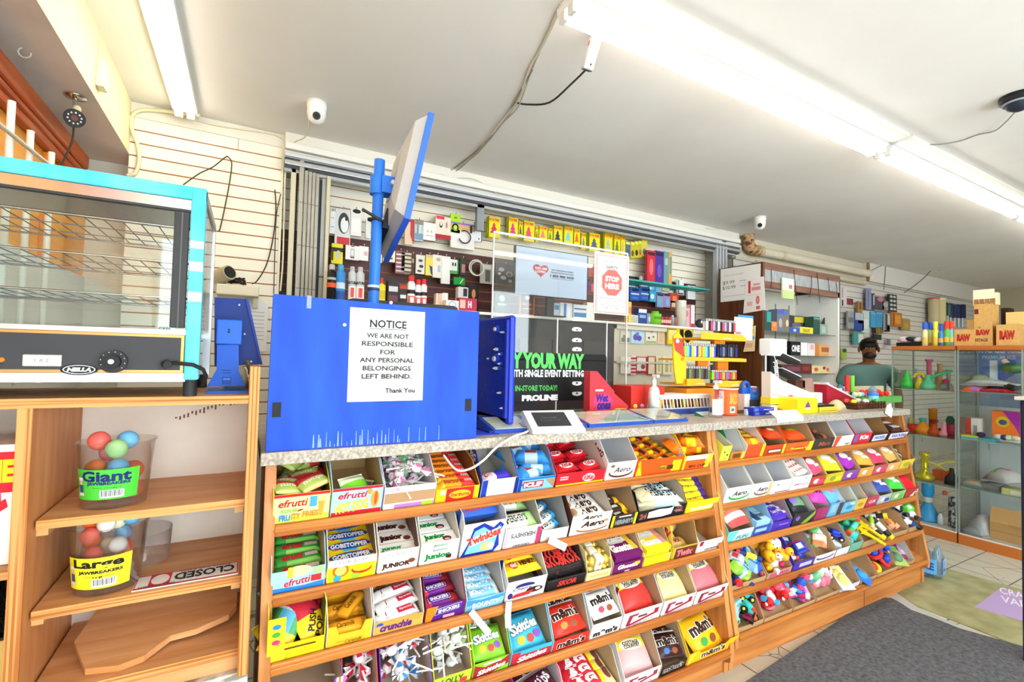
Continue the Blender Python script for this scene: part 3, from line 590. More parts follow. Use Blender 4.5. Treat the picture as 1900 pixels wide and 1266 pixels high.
T = tray(1,1,1271,1330,'bright yellow toffee bar carton','f0dc1c','b49a78',.06,.12,[('R',.05,-.2,.8,.3,'e8e8a8'),('P',[(.3,-.5),(.5,-.1),(.5,-.5)],'5a2c5c')],side='f2e01c')
put(T,bar(.10,.034,.014,['f0d41c',(.2,.4,-.5,.5,'4a3080')],TT('Crispers',-.1,0,.5,.5,'4a2c70',shear=.2)),'candy_bar','yellow and purple toffee bar',[(.07,.03+.03*i,.02+.008*i,6-5*i,0) for i in range(6)])
# ---------------------------------------------------------------- near rack, third shelf
T = tray(1,2,492,602,'yellow push up candy carton with a torn front','f2de1c','5a5a30',.055,.155,[('R',0,.2,.7,.12,'6a3a1c'),('E',-.36,-.1,.16,.4,'2c8a4c'),('R',.2,-.2,.3,.2,'e8c01c')],cut=.02,side='f2e02a')
pw = MB()
sp = MB();W_ = T['W'];sp.prism([(0,0),(.045,0),(.045,.07),(.02,.05),(0,.05)],-.004,-.0015,'f2e02a',ax='y');sp.M = Matrix();sp.deco([('E',0,.3,.5,.2,'2f80c8'),('E',0,.0,.5,.2,'4aa040'),('E',0,-.3,.5,.2,'d8407c')],(.022,-.0042,.10),(1,0,0),(0,0,1),.044,.09);sp.prism([(0,.05),(.045,.07),(.045,.155),(0,.155)],-.004,-.0015,'f2e02a',ax='y');sp.build('torn_flap',T['o'])
put(T,pouch(.075,.13,.022,['4a9a58',(-.5,.5,.2,.5,'c8d8d0'),(-.5,.5,-.5,-.15,'f2cc2c'),(-.2,.3,-.15,.2,'60b0d8')],('P',[(-.3,.1),(.3,.1),(.1,-.2)],'c8303c')),'push_candy','green and yellow push candy bag',[(.05,.07,.055,-34,34),(.05,.14,.05,30,30),(.11,.17,.06,74,20)])
put(T,pouch(.07,.12,.02,['f2cc20',(-.5,.5,.0,.5,'c0283c')],TT('PUSH',.0,-.12,.7,.14,'3a2818',bold=.04,rot=60),TT('POP',.15,-.28,.6,.14,'3a2818',bold=.04,rot=60)),'push_candy','yellow and red push candy bag',[(.115,.07,.06,26,32),(.13,.13,.05,-40,26),(.04,.1,.04,-70,20)])
T = tray(1,2,603,690,'amber caramel carton with a scooped front','f0bc2c','d4d0d4',.075,.145,[('R',0,-.3,.6,.05,'d89a20'),TT('Caramilk',.1,-.36,.4,.14,'7a5a18',shear=.3),('R',.42,0,.14,1,'f4c830')],notch=.45,side='e6e2e6')
put(T,bar(.12,.045,.012,['eca024',(.35,.5,-.5,.5,'c88a1c')],TT('Caramilk',-.05,0,.45,.4,'5a3a10',shear=.3)),'candy_bar','amber foil caramel bar',rows(T,4,.12,.045,lay=3,Th=.012,z0=.01,jit=3) + [(.085,.10,.048,48,-6)])
T = tray(1,2,691,785,'tan and purple toffee carton','d8a850','c8c0b4',.05,.14,[('R',0,.3,1,.4,'c89a44'),TT('crunchie',-.06,.0,.66,.6,'5a2078',shear=.2,bold=.05),('E',-.4,.3,.14,.3,'3a4ab0')],side='e8e4dc')
put(T,bar(.135,.042,.015,['4a2c1c',(-.2,.2,-.5,-.2,'7a5a2c')],TT('Coffee Crisp',.1,.1,.5,.4,'c8a848'),('R',-.36,-.1,.16,.3,'c8b04a')),'candy_bar','dark brown coffee wafer bar',[(.08,.235-.042*i,.055,14,0) for i in range(3)])
put(T,bar(.13,.042,.016,['f2f0f0',(.0,.4,-.28,.28,'c02440')],TT('K',-.26,0,.1,.7,'8a1430',shear=.3,bold=.06),TT('Special',.2,0,.3,.2,'f4e4e4')),'cereal_bar','white and crimson cereal bar',[(.08,.105,.05,12,0),(.085,.06,.045,12,0),(.08,.025,.035,8,0)])
T = tray(1,2,786,861,'purple nutty bar carton','5a1c7c','c4b0b8',.06,.14,[('P',[(-.5,.5),(-.2,.5),(-.36,-.5),(-.5,-.5)],'f0801c'),('P',[(-.24,.3),(.42,.44),(.36,.02),(-.28,-.12)],'e8e0f0'),('P',[(-.23,.27),(.41,.41),(.355,.04),(-.27,-.09)],'301c80'),TT('SNICKERS',.08,.16,.56,.24,'f4f0f8',rot=5,bold=.04),('R',.1,-.3,.3,.2,'d8a0b8')],side='7a2430')
put(T,bar(.12,.042,.016,['6a1c84',(.2,.5,-.5,.5,'8a1c2c'),(-.5,-.36,-.5,.5,'d83c5c')],('R',-.08,.05,.62,.5,'e8e0f0'),('R',-.08,.05,.6,.44,'3c2088'),TT('SNICKERS',-.08,.05,.52,.32,'f4f0f8',bold=.04)),'candy_bar','purple and red nutty bar',rows(T,5,.12,.042,lay=2,Th=.016,z0=.02,jit=6,y0=.035))
T = tray(1,2,862,934,'sky blue coconut bar carton','86c4ec','b8b4b0',.05,.14,[('P',[(-.5,.5),(-.1,.35),(.5,.5),(.5,.2),(-.5,.0)],'3c90d8'),TT('BOUNTY',.02,-.05,.76,.5,'1c4c9c',bold=.06),TT('BOUNTY',.02,-.05,.74,.44,'f2f6fa',bold=.03)],side='d8dce0')
put(T,bar(.125,.04,.017,['7cbcea',(.36,.5,-.5,.5,'e4eef4')],TT('BOUNTY',-.05,0,.66,.62,'f6f8fa',bold=.07)),'candy_bar','sky blue coconut bar',rows(T,7,.125,.04,lay=2,Th=.017,z0=.015,jit=3,step=.034))
T = tray(1,2,935,1010,'white and navy cherry chocolate box','eeeef2','c8c8cc',.085,.15,[('E',-.05,.18,.5,.3,'2c2470'),('R',-.1,.1,.7,.1,'eeeef2'),TT('Cherry',-.1,.05,.5,.2,'2c2470',shear=.3),('E',.22,-.12,.44,.3,'3a1c18'),('E',.3,-.1,.14,.14,'e8dcc8'),('P',[(-.3,-.18),(.2,-.1),(.1,-.32),(-.36,-.36)],'c82c34'),('E',-.4,-.2,.12,.3,'2c2470')],side='e8e8ec',sideD=[('R',.2,.1,.2,.6,'2c2c90'),('R',0,.1,.1,.4,'c82c44')])
put(T,bar(.125,.045,.018,['f4d020',(-.5,-.24,-.2,.5,'f4d020')],('E',-.26,.05,.24,.7,'d83030'),TT('oh!',-.26,.05,.18,.44,'f8f0e0',bold=.05),TT('HENRY!',.14,.05,.44,.44,'5a2c14',bold=.08)),'candy_bar','yellow peanut bar',rows(T,4,.125,.045,lay=1,z0=.085,y0=.05,step=.05,jit=3))
T = tray(1,2,1011,1085,'black toffee carton','1c1a1c','4a3a34',.05,.12,[TT('SKOR',.02,.0,.5,.5,'c8302c',shear=.25,bold=.05),('R',0,.42,1,.1,'3a3638')],side='241c1c')
put(T,bar(.085,.045,.012,['221c1e',(.4,.5,-.5,.5,'a8a8ac'),(-.5,-.4,-.5,.5,'5a4038')],TT('SKOR',0,0,.6,.6,'e03c34',shear=.25,bold=.05)),'candy_bar','black and red toffee bar',[(x,.04+.046*i,z,4,3) for x in (.055,.11) for z in (.03,.045) for i in range(4)])
T = tray(1,2,1086,1133,'cream tray','e4d4a0','d8c490',.04,.11,[('R',0,0,.8,.4,'d0b878')],cut=.04)
put(T,('roll',.085,.017,'d8b850','f2ead0'),'chocolate_roll','gold foil chocolate trio',rows(T,6,.085,.036,lay=2,Th=.026,z0=.006,jit=6,x=.05))
T = tray(1,2,1134,1191,'plum raisin carton','6a1c5c','b49a80',.05,.13,[TT('Glosette',0,.1,.7,.44,'f4f0e8',bold=.05,shear=.15),('R',.3,.2,.2,.3,'f0c030'),('E',0,-.4,.2,.2,'c8b0c8')],side='d0b890')
GB = lambda c,c2: ctn(.095,.056,.014,c,('R',.38,.1,.2,.6,c2),TT('Glosette',-.08,.02,.74,.5,'f8f4ec',bold=.06,shear=.15),('R',-.1,.38,.5,.14,'d8d0c0'))
put(T,GB('6c1c60','f2c430'),'raisin_box','plum coloured raisin box',rows(T,4,.095,.056,lay=3,Th=.014,z0=.01,jit=2))
T = tray(1,2,1192,1243,'yellow peanut sweet carton','f2da20','b49a78',.045,.13,[('R',.4,.2,.1,.4,'e8a0a0')],side='d8bc88')
put(T,GB('f0d824','e8908c'),'peanut_box','yellow peanut candy box',rows(T,4,.095,.056,lay=3,Th=.014,z0=.01,jit=2,x=T['W']/2))
T = tray(1,2,1244,1290,'golden biscuit bar carton','c8a838','a8845c',.06,.14,[('R',.05,-.05,.9,.9,'6a3024'),TT('Twix',.02,-.05,.7,.6,'d8747c',bold=.06,shear=.1)],side='dcc040',sideD=[TT('TWIX',.22,.1,.3,.5,'d03040',bold=.06),TT('16',-.2,.1,.1,.2,'4a3018',bold=.05)],cut=.05)
put(T,bar(.085,.035,.016,['c8a048',(-.2,.2,-.5,.5,'d8c080')],TT('Twix',0,0,.4,.5,'a82c34',bold=.05)),'candy_bar','gold biscuit bar',heap(T,7,.01,.05,rot=30,tilt=12,y0=.05,mx=.04))
T = tray(1,2,1291,1338,'white carton with a dark red corner','f2f0ee','c0b4a4',.06,.13,[('R',0,.2,.9,.3,'e8e8e8'),TT('2 FOR 1.9',.05,.2,.5,.2,'8a8888',bold=0),('P',[(-.46,.5),(-.3,.5),(-.34,.1),(-.46,.1)],'a8243c'),TT('caramel',.1,-.28,.6,.2,'5a3a44',shear=.3)])
# ---------------------------------------------------------------- near rack, fourth shelf
def scallop(T,cs):
    """striped edge with scallops on a carton's two front corners"""
    for k,x in ((0,.0),(1,T['W']-.03)):
        s = MB();n = 9;h = T['hs']+.03
        for i,c in enumerate(cs): s.box(x+.03/len(cs)*i,-.0045,0,x+.03/len(cs)*(i+1),-.0025,h,c)
        pts = [(x+.03,j*h/n) for j in range(n+1)]
        for j in range(n): s.prism([(x+.03,j*h/n),(x+.037,(j+.5)*h/n),(x+.03,(j+1)*h/n)],-.0045,-.0025,cs[-1],ax='y')
        s.build('striped_corner',T['o'])
T = tray(1,3,486,632,'empty carton with purple white and orange striped corners','d8c4ac','b49c84',.03,.155,[('R',0,0,.9,.5,'c8b49c')],cut=.02,side='7a4cb8')
scallop(T,['7a4cb8','f2eef0','d8703c','f2eef0','c86cb0'])
T = tray(1,3,633,702,'red edged lollipop carton','e03428','b49c84',.05,.145,[('R',0,0,.8,.6,'e8e0dc')],side='e03c2c')
lollies(T,11,'e8d4d8','d02440','red wrapped lollipop')
T = tray(1,3,704,800,'purple edged lollipop carton','5a2cac','b8a490',.05,.15,[('R',0,0,.6,.6,'d8d0e0')],side='5c30b4')
lollies(T,14,'e2dce4','3a86c8','blue wrapped lollipop',.09);lollies(T,12,'e8d8dc','c83050','crimson wrapped lollipop',.10)
T = tray(1,3,801,874,'lime edged lollipop carton','b8c83c','b8a490',.05,.15,[TT('LOLLY',0,0,.6,.6,'4a6a20',bold=.05),('R',.3,-.2,.2,.4,'e0403c')],side='e0dc3c')
lollies(T,17,'e6e8e0','7a9a4a','pale green wrapped lollipop',.09);lollies(T,14,'eeeeea','b8b8b4','clear wrapped lollipop',.10)
T = tray(1,3,875,944,'bright green sour fruit candy carton','86c428','9a8058',.06,.15,[('P',[(-.5,.4),(-.2,.1),(.3,.3),(.5,.6),(.5,-.1),(.0,-.5),(-.5,-.5)],'a02430'),TT('Skittles',.0,-.12,.8,.36,'f0e0e0',bold=.05,shear=.2,rot=8),('R',0,.34,.5,.14,'e8e8e0')],side='a8d82c')
SK = lambda c,c2,t='Skittles': pouch(.095,.085,.02,[c,(-.5,.5,.4,.5,c2)],TT(t,0,.08,.8,.3,'3a4a5a',bold=.1,shear=.1,rot=6),TT(t,0,.08,.78,.27,'f6f8f4',bold=.05,shear=.1,rot=6),('E',-.2,-.24,.2,.2,'e8b030'),('E',.05,-.26,.2,.2,'d84a3c'),('E',.26,-.2,.2,.2,'8a50b0'))
put(T,SK('7cc224','3a6a1c'),'candy_pouch','green sour fruit candy pouch',[(.062,.06+.055*i,.03+.012*(i % 2),-4+3*i,18) for i in range(4)])
T = tray(1,3,945,1022,'turquoise fruit candy carton','38acdc','9c8460',.055,.15,[('R',0,-.15,1,.7,'b42432'),TT('Skittles',.02,-.1,.74,.44,'f0dede',bold=.05,shear=.2,rot=5),('R',-.4,.3,.2,.4,'c83038')],side='6cc8e8')
put(T,SK('40b4dc','2a7ca8'),'candy_pouch','turquoise fruit candy pouch',[(.065,.06+.055*i,.03+.012*(i % 2),4-3*i,18) for i in range(4)])
MM = lambda c,ink='3a2018',rim='f4f0ea',e='c8803c': pouch(.11,.085,.022,[c,(-.5,.5,.41,.5,'d0c8c0')],TT('m&m\'s',0,.08,.82,.36,rim,bold=.10),TT('m&m\'s',0,.08,.8,.33,ink,bold=.05),('E',-.18,-.28,.2,.2,e),('E',.12,-.3,.22,.2,'8a4a2c'))
T = tray(1,3,1023,1092,'red candy pouch carton','d82c24','b49c80',.05,.15,[TT("m&m's",0,0,.8,.7,'f4ece4',bold=.1),TT("m&m's",0,0,.78,.64,'3a1c14',bold=.05)],side='a8dcf0')
put(T,MM('dc3020'),'candy_pouch','red peanut butter candy pouch',[(.068,.055+.055*i,.03+.012*(i % 2),3-2*i,16) for i in range(4)])
T = tray(1,3,1093,1150,'white candy pouch carton','ecebe8','c0b09c',.07,.15,[TT("m&m's",0,-.2,.84,.4,'2c1c18',bold=.07),('R',0,.3,.7,.1,'d0ccc8'),('R',0,.16,.5,.05,'d8d4d0')],side='dcd8d4')
put(T,MM('eeeceb','2c1c18','f8f8f8','c83c50'),'candy_pouch','white candy pouch',[(.06,.05+.06*i,.05+.01*(i % 2),3-2*i,20) for i in range(4)])
CC = [('P',[(-.36,.3),(-.1,.3),(-.14,.16),(-.26,.16),(-.3,-.3),(.3,.05),(.3,.3),(.42,.36),(.42,-.05),(-.3,-.45),(-.4,-.4)],'98203c'),('R',.0,.05,.24,.14,'6a2018'),('R',0,.4,.8,.16,'e4e6e8'),TT('2 FOR 2.99',0,.4,.5,.1,'8a8a8c',bold=0),TT('COTTAGE',.05,-.36,.5,.08,'98203c',rot=6)]
CB = lambda c,c2: pouch(.115,.10,.03,[c2,(-.5,.5,.36,.5,c),(-.36,.36,.05,.36,'f0d838')],('E',0,.16,.62,.28,'f4f0d8'),TT('COTTAGE',0,.2,.44,.09,'4a3a2c',bold=.04),TT('COUNTRY',0,.11,.44,.09,'4a3a2c',bold=.04))
T = tray(1,3,1151,1224,'white and maroon carton of red sweets','eeecee','b09678',.075,.155,CC,side='e8e6ea',sideD=[('R',.25,.1,.06,.7,'98203c')])
put(T,CB('e8dcd0','d03a34'),'sweet_bag','clear bag of red sweets',[(.07,.055+.06*i,.05+.012*(i % 2),4,22) for i in range(4)])
T = tray(1,3,1225,1285,'white and maroon carton of cream sweets','eeecee','b09678',.075,.155,CC,side='d8c8b4')
put(T,CB('f0e8d4','ecd890'),'sweet_bag','clear bag of cream sweets',[(.06,.055+.06*i,.05+.012*(i % 2),-4,22) for i in range(4)])
T = tray(1,3,1286,1346,'white and maroon carton of pink sweets','eeecee','b8a084',.07,.155,CC,side='d8c8b4')
put(T,CB('e8e4e0','c87078'),'sweet_bag','clear bag of pink sweets',[(.06,.055+.06*i,.05+.012*(i % 2),3,22) for i in range(4)])
# ---------------------------------------------------------------- near rack, bottom shelf
T = tray(1,4,890,958,'magenta liquorice carton','b81c50','8a5a5c',.06,.13,[TT('NIBS',0,0,.6,.5,'f4e8ec',bold=.05)],side='c0204c')
put(T,pouch(.085,.07,.02,['b82048',(-.3,.3,-.2,.2,'e0b0bc')],TT('Nibs',0,0,.5,.3,'f4ecee')),'sweet_bag','magenta liquorice bag',[(.06,.05+.06*i,.03,5,15) for i in range(4)])
T = tray(1,4,960,1046,'pink and white liquorice carton','d83c78','d4d0d4',.07,.14,[TT('Nibs',-.1,0,.5,.5,'f6f0f2',bold=.05)],side='e0508c')
put(T,pouch(.105,.07,.02,['4a2030',(-.5,.5,.38,.5,'c8b8c0')],TT('Nibs',.1,.05,.5,.4,'e8e0e4',bold=.03,rot=30),('E',-.3,-.2,.2,.3,'c83060')),'sweet_bag','dark plum liquorice bag',[(.08,.04+.045*i,.05+.012*(i % 2),12,14) for i in range(5)])
T = tray(1,4,1048,1150,'yellow nougat bar carton','f0d428','c0a888',.05,.13,[TT('BIG TURK',0,0,.7,.5,'c02c34',bold=.05)],side='e4e0d8')
put(T,bar(.15,.052,.022,['f0d228',(.28,.5,-.5,.5,'e4cc8c'),(-.4,.2,-.34,.34,'c82838')],TT('BIG',-.1,0,.44,.5,'f8ecec',bold=.08),('E',.34,0,.14,.6,'6a3a30')),'candy_bar','yellow and red nougat bar',rows(T,5,.15,.052,lay=2,Th=.022,z0=.01,jit=7))
T = tray(1,4,1152,1222,'white and maroon carton of mixed sweets','eceaee','b8a084',.07,.155,CC,side='e4e4ea')
put(T,CB('e8dccc','d8a8a8'),'sweet_bag','clear bag of mixed pastel sweets',[(.065,.055+.065*i,.05+.012*(i % 2),-6+4*i,24) for i in range(3)])
T = tray(1,4,1223,1272,'dark brown candy pouch carton','2c1c1a','b09878',.05,.14,[TT("m&m's",0,.05,.84,.6,'d8d4d0',bold=.09),TT("m&m's",0,.05,.82,.54,'2c1c1a',bold=.03)],side='b89c7c')
put(T,MM('3a1c18','2c1c18','f2ece8','3c6ac0'),'candy_pouch','dark brown candy pouch',[(.05,.05+.06*i,.03+.012*(i % 2),-8,18) for i in range(4)])
T = tray(1,4,1273,1366,'golden yellow candy pouch carton','f0b818','b89c7c',.06,.14,[TT("m&m's",.0,.0,.5,.6,'f4ece0',bold=.09),TT("m&m's",0,0,.48,.54,'3a2018',bold=.04),('P',[(-.5,.5),(-.36,.5),(-.46,-.5),(-.5,-.5)],'f6d838')],side='f4c818',notch=.3)
put(T,MM('f2b41c','3a2018','f6f0e4','3c9a4a'),'candy_pouch','golden yellow peanut candy pouch',[(.06,.07,.05,8,24),(.13,.09,.05,52,20),(.07,.15,.05,-14,18),(.13,.17,.06,40,14),(.09,.22,.06,10,10),(.10,.035,.03,20,14)])
# ================================================================ far rack, top shelf
def carton_rows(T,spec,name,what,n=4,L=.08,W=.05,lay=2,Th=.015,z0=.01,jit=4,cat='candy',**k): return put(T,spec,name,what,rows(T,n,L,W,lay=lay,Th=Th,z0=z0,jit=jit,**k),cat)
T = tray(2,0,1334,1352,'yellow spotted gum carton','f0e44c','dcd8c0',.085,.11,[('E',-.2,.1,.2,.16,'3a7a4a'),('E',.2,-.1,.2,.14,'3a3a2c'),('E',.0,-.34,.2,.12,'e8803c')],side='f0e44c')
T = tray(2,0,1353,1379,'narrow white and green carton with an orange front','ee7c20','dcdcdc',.045,.14,[('R',-.05,0,.6,.6,'6a4020'),('R',.42,0,.16,1,'d8e02c')],side='2c8a5c')
T = tray(2,0,1380,1415,'small orange peanut cup carton','ea5020','dcd8d4',.075,.13,[('R',-.06,-.05,.8,.7,'e84c24'),('R',.42,0,.16,1,'f0dc28')],side='f0e4dc')
carton_rows(T,bar(.07,.045,.016,['f08420',(-.2,.2,-.5,.5,'f4cc28')],TT("Reese's",0,0,.7,.3,'7a3a14')),'peanut_cup','small orange peanut cup pack',5,.07,.045,2,.016,.03)
T = tray(2,0,1416,1454,'orange peanut pieces carton','c8401c','a8845c',.06,.14,[('R',0,-.1,.8,.5,'8a3c20'),('R',0,-.1,.6,.2,'d8d0c0'),('R',.44,0,.12,1,'f0d028')],side='f0641c')
carton_rows(T,pouch(.065,.055,.018,['d8401c',(-.5,.5,.2,.5,'e8a03c')],('E',0,0,.4,.3,'e8d8a8')),'candy_pouch','orange peanut pieces pouch',4,.065,.055,2,.018,.02)
T = tray(2,0,1455,1505,'orange carton with tall yellow corners','e86020','b49468',.06,.15,[('E',0,-.15,.6,.5,'b83c1c'),TT("Reese's",0,-.1,.6,.24,'e8e03c'),('P',[(.36,.5),(.5,.5),(.5,-.5),(.28,-.5)],'f2dc20')],side='f0641c')
carton_rows(T,pouch(.085,.06,.02,['dc4a1c',(-.2,.2,-.1,.3,'b8b020')]),'candy_pouch','dark orange candy pouch',4,.085,.06,2,.02,.02)
T = tray(2,0,1506,1544,'black chocolate bar carton','3a342e','9a8068',.065,.145,[TT('Mars',.05,0,.6,.4,'b05a3c',shear=.2)],side='b89c78')
carton_rows(T,bar(.07,.035,.014,['2c2420',(.1,.4,-.5,.5,'a04a34')]),'candy_bar','black and red chocolate bar',4,.07,.035,2,.014,.02)
T = tray(2,0,1545,1579,'white carton with an orange stripe','eceae6','d4d4dc',.07,.145,[('P',[(-.5,.5),(-.2,.5),(-.36,-.5),(-.5,-.5)],'e0482c'),('E',.25,-.3,.3,.2,'8a9a5c')],side='efece8')
T = tray(2,0,1580,1613,'white carton with a red front','c8283c','d4d2dc',.075,.145,[TT('Kit',.1,.1,.5,.4,'ece4ea',bold=.05),('R',-.4,.1,.18,.7,'5a64b0')],side='c02434')
T = tray(2,0,1614,1645,'dark brown nut bar carton','3c2420','a07c50',.06,.14,[('P',[(-.4,.3),(.42,.34),(.36,-.34),(-.44,-.4)],'dcdce8'),TT('SNICKERS',0,0,.66,.36,'3a4ab0',bold=.04)],side='3c2420')
T = tray(2,0,1646,1684,'brown nut bar carton at the rack end','4a2820','b08858',.055,.12,[('P',[(-.44,.34),(.44,.36),(.38,-.34),(-.48,-.4)],'dcdce8'),TT('SNICKERS',0,0,.7,.4,'3a4ab0',bold=.04)],side='4a2820')
carton_rows(T,bar(.075,.035,.015,['4a2c24',(-.3,.3,-.25,.25,'d8d8e4')]),'candy_bar','brown nut bar',4,.075,.035,2,.015,.02)
# ---------------------------------------------------------------- far rack, second shelf
AE = lambda c: [('E',.05,-.1,.84,.6,c),('E',.05,-.02,.76,.48,'f2f2ee'),TT('Aero',.05,.06,.6,.32,'2c1c14',shear=.35,bold=.03)]
T = tray(2,1,1341,1389,'white and green bubbly chocolate carton','f0f2ee','d4d6da',.085,.15,AE('3a9a44'),sideD=[('E',.3,-.2,.2,.3,'3a9a44'),('E',.0,.2,.16,.2,'7ac08a')],side='eef2ec')
T = tray(2,1,1390,1426,'white and brown bubbly bar carton','f2f0ea','d4d6da',.085,.15,AE('8a6a50') + [('P',[(.4,.5),(.5,.5),(.5,-.5),(.34,-.5)],'dcb484')],side='eeeae6')
T = tray(2,1,1427,1463,'plain white carton','eceef0','d2d6de',.08,.15,[('E',-.2,.2,.1,.1,'5a3c34'),('R',.1,-.38,.7,.08,'a85c5c')],side='e8d4b8')
T = tray(2,1,1464,1500,'white carton with a red dotted flap','f0f0ee','d4d4d4',.085,.15,[TT('Mints',.05,-.1,.8,.16,'b8607c',shear=.2),('E',.2,.3,.08,.08,'3a3a3a')])
put(T,ctn(.07,.06,.016,'f0ece8',*[('E',-.36+.18*i,-.3+.3*(j),.1,.12,'c83c30') for i in range(5) for j in range(3)]),'mint_box','white and red dotted mint box',[(.04+.0,.05+.06*i,.075,8,12) for i in range(3)])
def bagtray(r,a,b,lab,cf,cb,what,hf=.065,side='b89670',n=5,D=()):
    T = tray(2,r,a,b,lab,cf,'b49468',hf,.14,[('E',-.1,0,.4,.5,'e8d8c8'),('R',.2,-.1,.4,.4,cb)]+list(D),side=side)
    w = min(.075,T['W']*.8)
    put(T,pouch(w,.07,.02,[cb,(-.5,.5,.3,.5,cf)],('E',-.1,.05,.5,.36,'f0e0dc'),('R',.1,-.2,.5,.12,'e8e4d0')),'sour_pouch',what,[(T['W']/2+random.uniform(-.008,.008),.045+.042*i,.045+.012*(i % 2),random.uniform(-14,14),16) for i in range(n)])
    return T
bagtray(1,1500,1528,'clear fronted red sour sweet carton','b84038','e0486c','pink and red sour sweet pouch')
bagtray(1,1529,1561,'yellow sour sweet carton','c8b428','d8dc2c','lime yellow sour sweet pouch',D=[('E',-.1,0,.36,.5,'8a9a2c')],side='d8d03c')
bagtray(1,1562,1590,'purple sour sweet carton','8a4a9c','9a2cae','purple sour sweet pouch')
bagtray(1,1591,1617,'orange sour sweet carton','e0a050','f0a040','orange sour sweet pouch')
bagtray(1,1618,1642,'crimson sour sweet carton','c05064','dc3c60','crimson sour sweet pouch')
bagtray(1,1643,1666,'peach sour sweet carton','e0a868','f0a858','peach coloured sour sweet pouch')
T = tray(2,1,1667,1692,'yellow carton at the end','d8c03c','9a6c48',.07,.135,[('E',0,0,.6,.5,'a8a030')],side='d8c050')
put(T,bar(.05,.035,.014,['3a3c34',(-.2,.2,-.5,.5,'d0d0cc')]),'candy_bar','dark foil bar',[(.04,.06+.04*i,.05+.01*i,20,5) for i in range(3)])
# ---------------------------------------------------------------- far rack, third shelf
T = tray(2,2,1346,1394,'aqua and white carton','a8d8d4','b49478',.06,.14,[('P',[(-.5,.5),(-.1,.5),(-.3,-.5),(-.5,-.5)],'68c4c4'),('P',[(-.1,.4),(.5,.5),(.5,.1),(-.2,.0)],'ecdcd8'),TT('FUN',.1,-.2,.5,.3,'5a6a7c',shear=.3)],side='58bcbc')
put(T,pouch(.085,.07,.02,['e8ecee',(-.5,.5,-.1,.1,'d8806c'),(-.5,.5,-.5,-.3,'c85050')]),'candy_pouch','white and coral candy pouch',[(.055,.05+.05*i,.045,5,14) for i in range(3)])
put(T,pouch(.06,.06,.02,['4a2c9c',(-.5,.5,.3,.5,'d83c50')]),'candy_pouch','purple candy pouch',[(.05,.22,.02,20,10)])
T = tray(2,2,1396,1428,'frosty blue gum carton','3c4ab0','8ab0d0',.05,.14,[('R',-.1,.1,.7,.4,'9ac0d8'),('R',.1,-.3,.4,.2,'2c3490')],side='5a9cd0')
put(T,ctn(.06,.03,.012,'9cc8e0',('R',-.2,0,.4,.6,'2c3c6c')),'gum_pack','frosty blue gum pack',rows(T,7,.06,.03,lay=3,Th=.012,z0=.006))
T = tray(2,2,1429,1466,'purple milk chocolate carton','4a2ca8','a88c8c',.055,.14,[('R',.1,.1,.5,.14,'8a70d8'),('R',.0,-.2,.7,.1,'3a2090')],side='8ab4d4')
put(T,bar(.085,.042,.014,['4628a8',(.3,.5,-.5,.5,'5a3cc0')],TT('Dairy Milk',0,0,.6,.36,'ece8f4',shear=.2),('R',.3,-.2,.2,.2,'c8c0e0')),'candy_bar','purple milk chocolate bar',rows(T,5,.085,.042,lay=2,Th=.014,z0=.03,jit=9))
T = tray(2,2,1467,1508,'black and green sour carton','2c2c30','c8c4c0',.075,.14,[('P',[(-.1,-.5),(.2,-.5),(.5,.1),(.5,.5)],'86a83c'),('E',-.3,.1,.2,.4,'7a5ca8')])
put(T,pouch(.075,.08,.02,['26282a',(-.3,.3,-.3,.1,'6a9a6c')],('R',.1,.2,.4,.12,'a8c850'),('E',-.2,-.1,.3,.3,'8a6cc0')),'sour_pouch','black and green sour pouch',[(.045,.05+.055*i,.07,-10+8*i,20) for i in range(4)])
T = tray(2,2,1509,1532,'magenta sour carton','98305c','c8c0c4',.08,.13,[('R',.2,0,.4,.8,'a03868')])
put(T,pouch(.07,.08,.02,['e040a0',(-.5,.5,.3,.5,'2c2428')],TT('SOUR',0,.0,.7,.3,'3a2030',bold=.06)),'sour_pouch','hot pink sour pouch',[(.035,.05+.06*i,.085,-16+10*i,22) for i in range(3)])
T = tray(2,2,1533,1560,'sky blue slush carton','6aa0cc','d8dce0',.09,.14,[('R',.3,0,.34,.9,'4a3c3c'),('R',-.2,.1,.4,.6,'86b8dc')])
put(T,pouch(.065,.08,.02,['60a8d8',(-.5,.5,.2,.5,'2c2c34')],('E',0,0,.5,.4,'d860b0')),'sour_pouch','blue and black sour pouch',[(.035,.06+.06*i,.09,10-10*i,22) for i in range(3)])
T = tray(2,2,1561,1583,'pale blue empty carton','6cb4d8','d0ccc0',.075,.145,[('E',0,0,.6,.4,'3c88c0'),('R',.2,.3,.4,.2,'d8d880')],side='9cd0e4')
T = tray(2,2,1584,1603,'cream and yellow empty carton','d8b848','c8c0ac',.075,.145,[('E',0,0,.6,.4,'c88830')],side='c8d8dc')
T = tray(2,2,1604,1625,'red and white empty carton','b83c54','c4bcb4',.075,.145,[TT('GUM',0,0,.6,.3,'e8d0d4')],side='b03c50')
bagtray(2,1626,1650,'navy and silver carton','b0b8bc','3a50a0','navy and silver mint pouch',side='b8b4b0')
bagtray(2,1651,1676,'leafy green carton','8ab87c','48c048','leaf green mint pouch',side='98a890')
T = tray(2,2,1677,1701,'scarlet carton at the end','a83c34','a07c64',.06,.13,[('P',[(-.1,-.5),(.4,.4),(.5,-.1),(.2,-.5)],'e8d8d8')])
put(T,pouch(.085,.075,.024,['dc2430',(-.5,.5,.3,.5,'b81c28')],('P',[(-.2,.0),(.3,.2),(.3,.0)],'f0e0e0')),'candy_pouch','scarlet candy pouch',[(.035,.05+.05*i,.05+.01*(i % 2),-20+12*i,18) for i in range(4)])
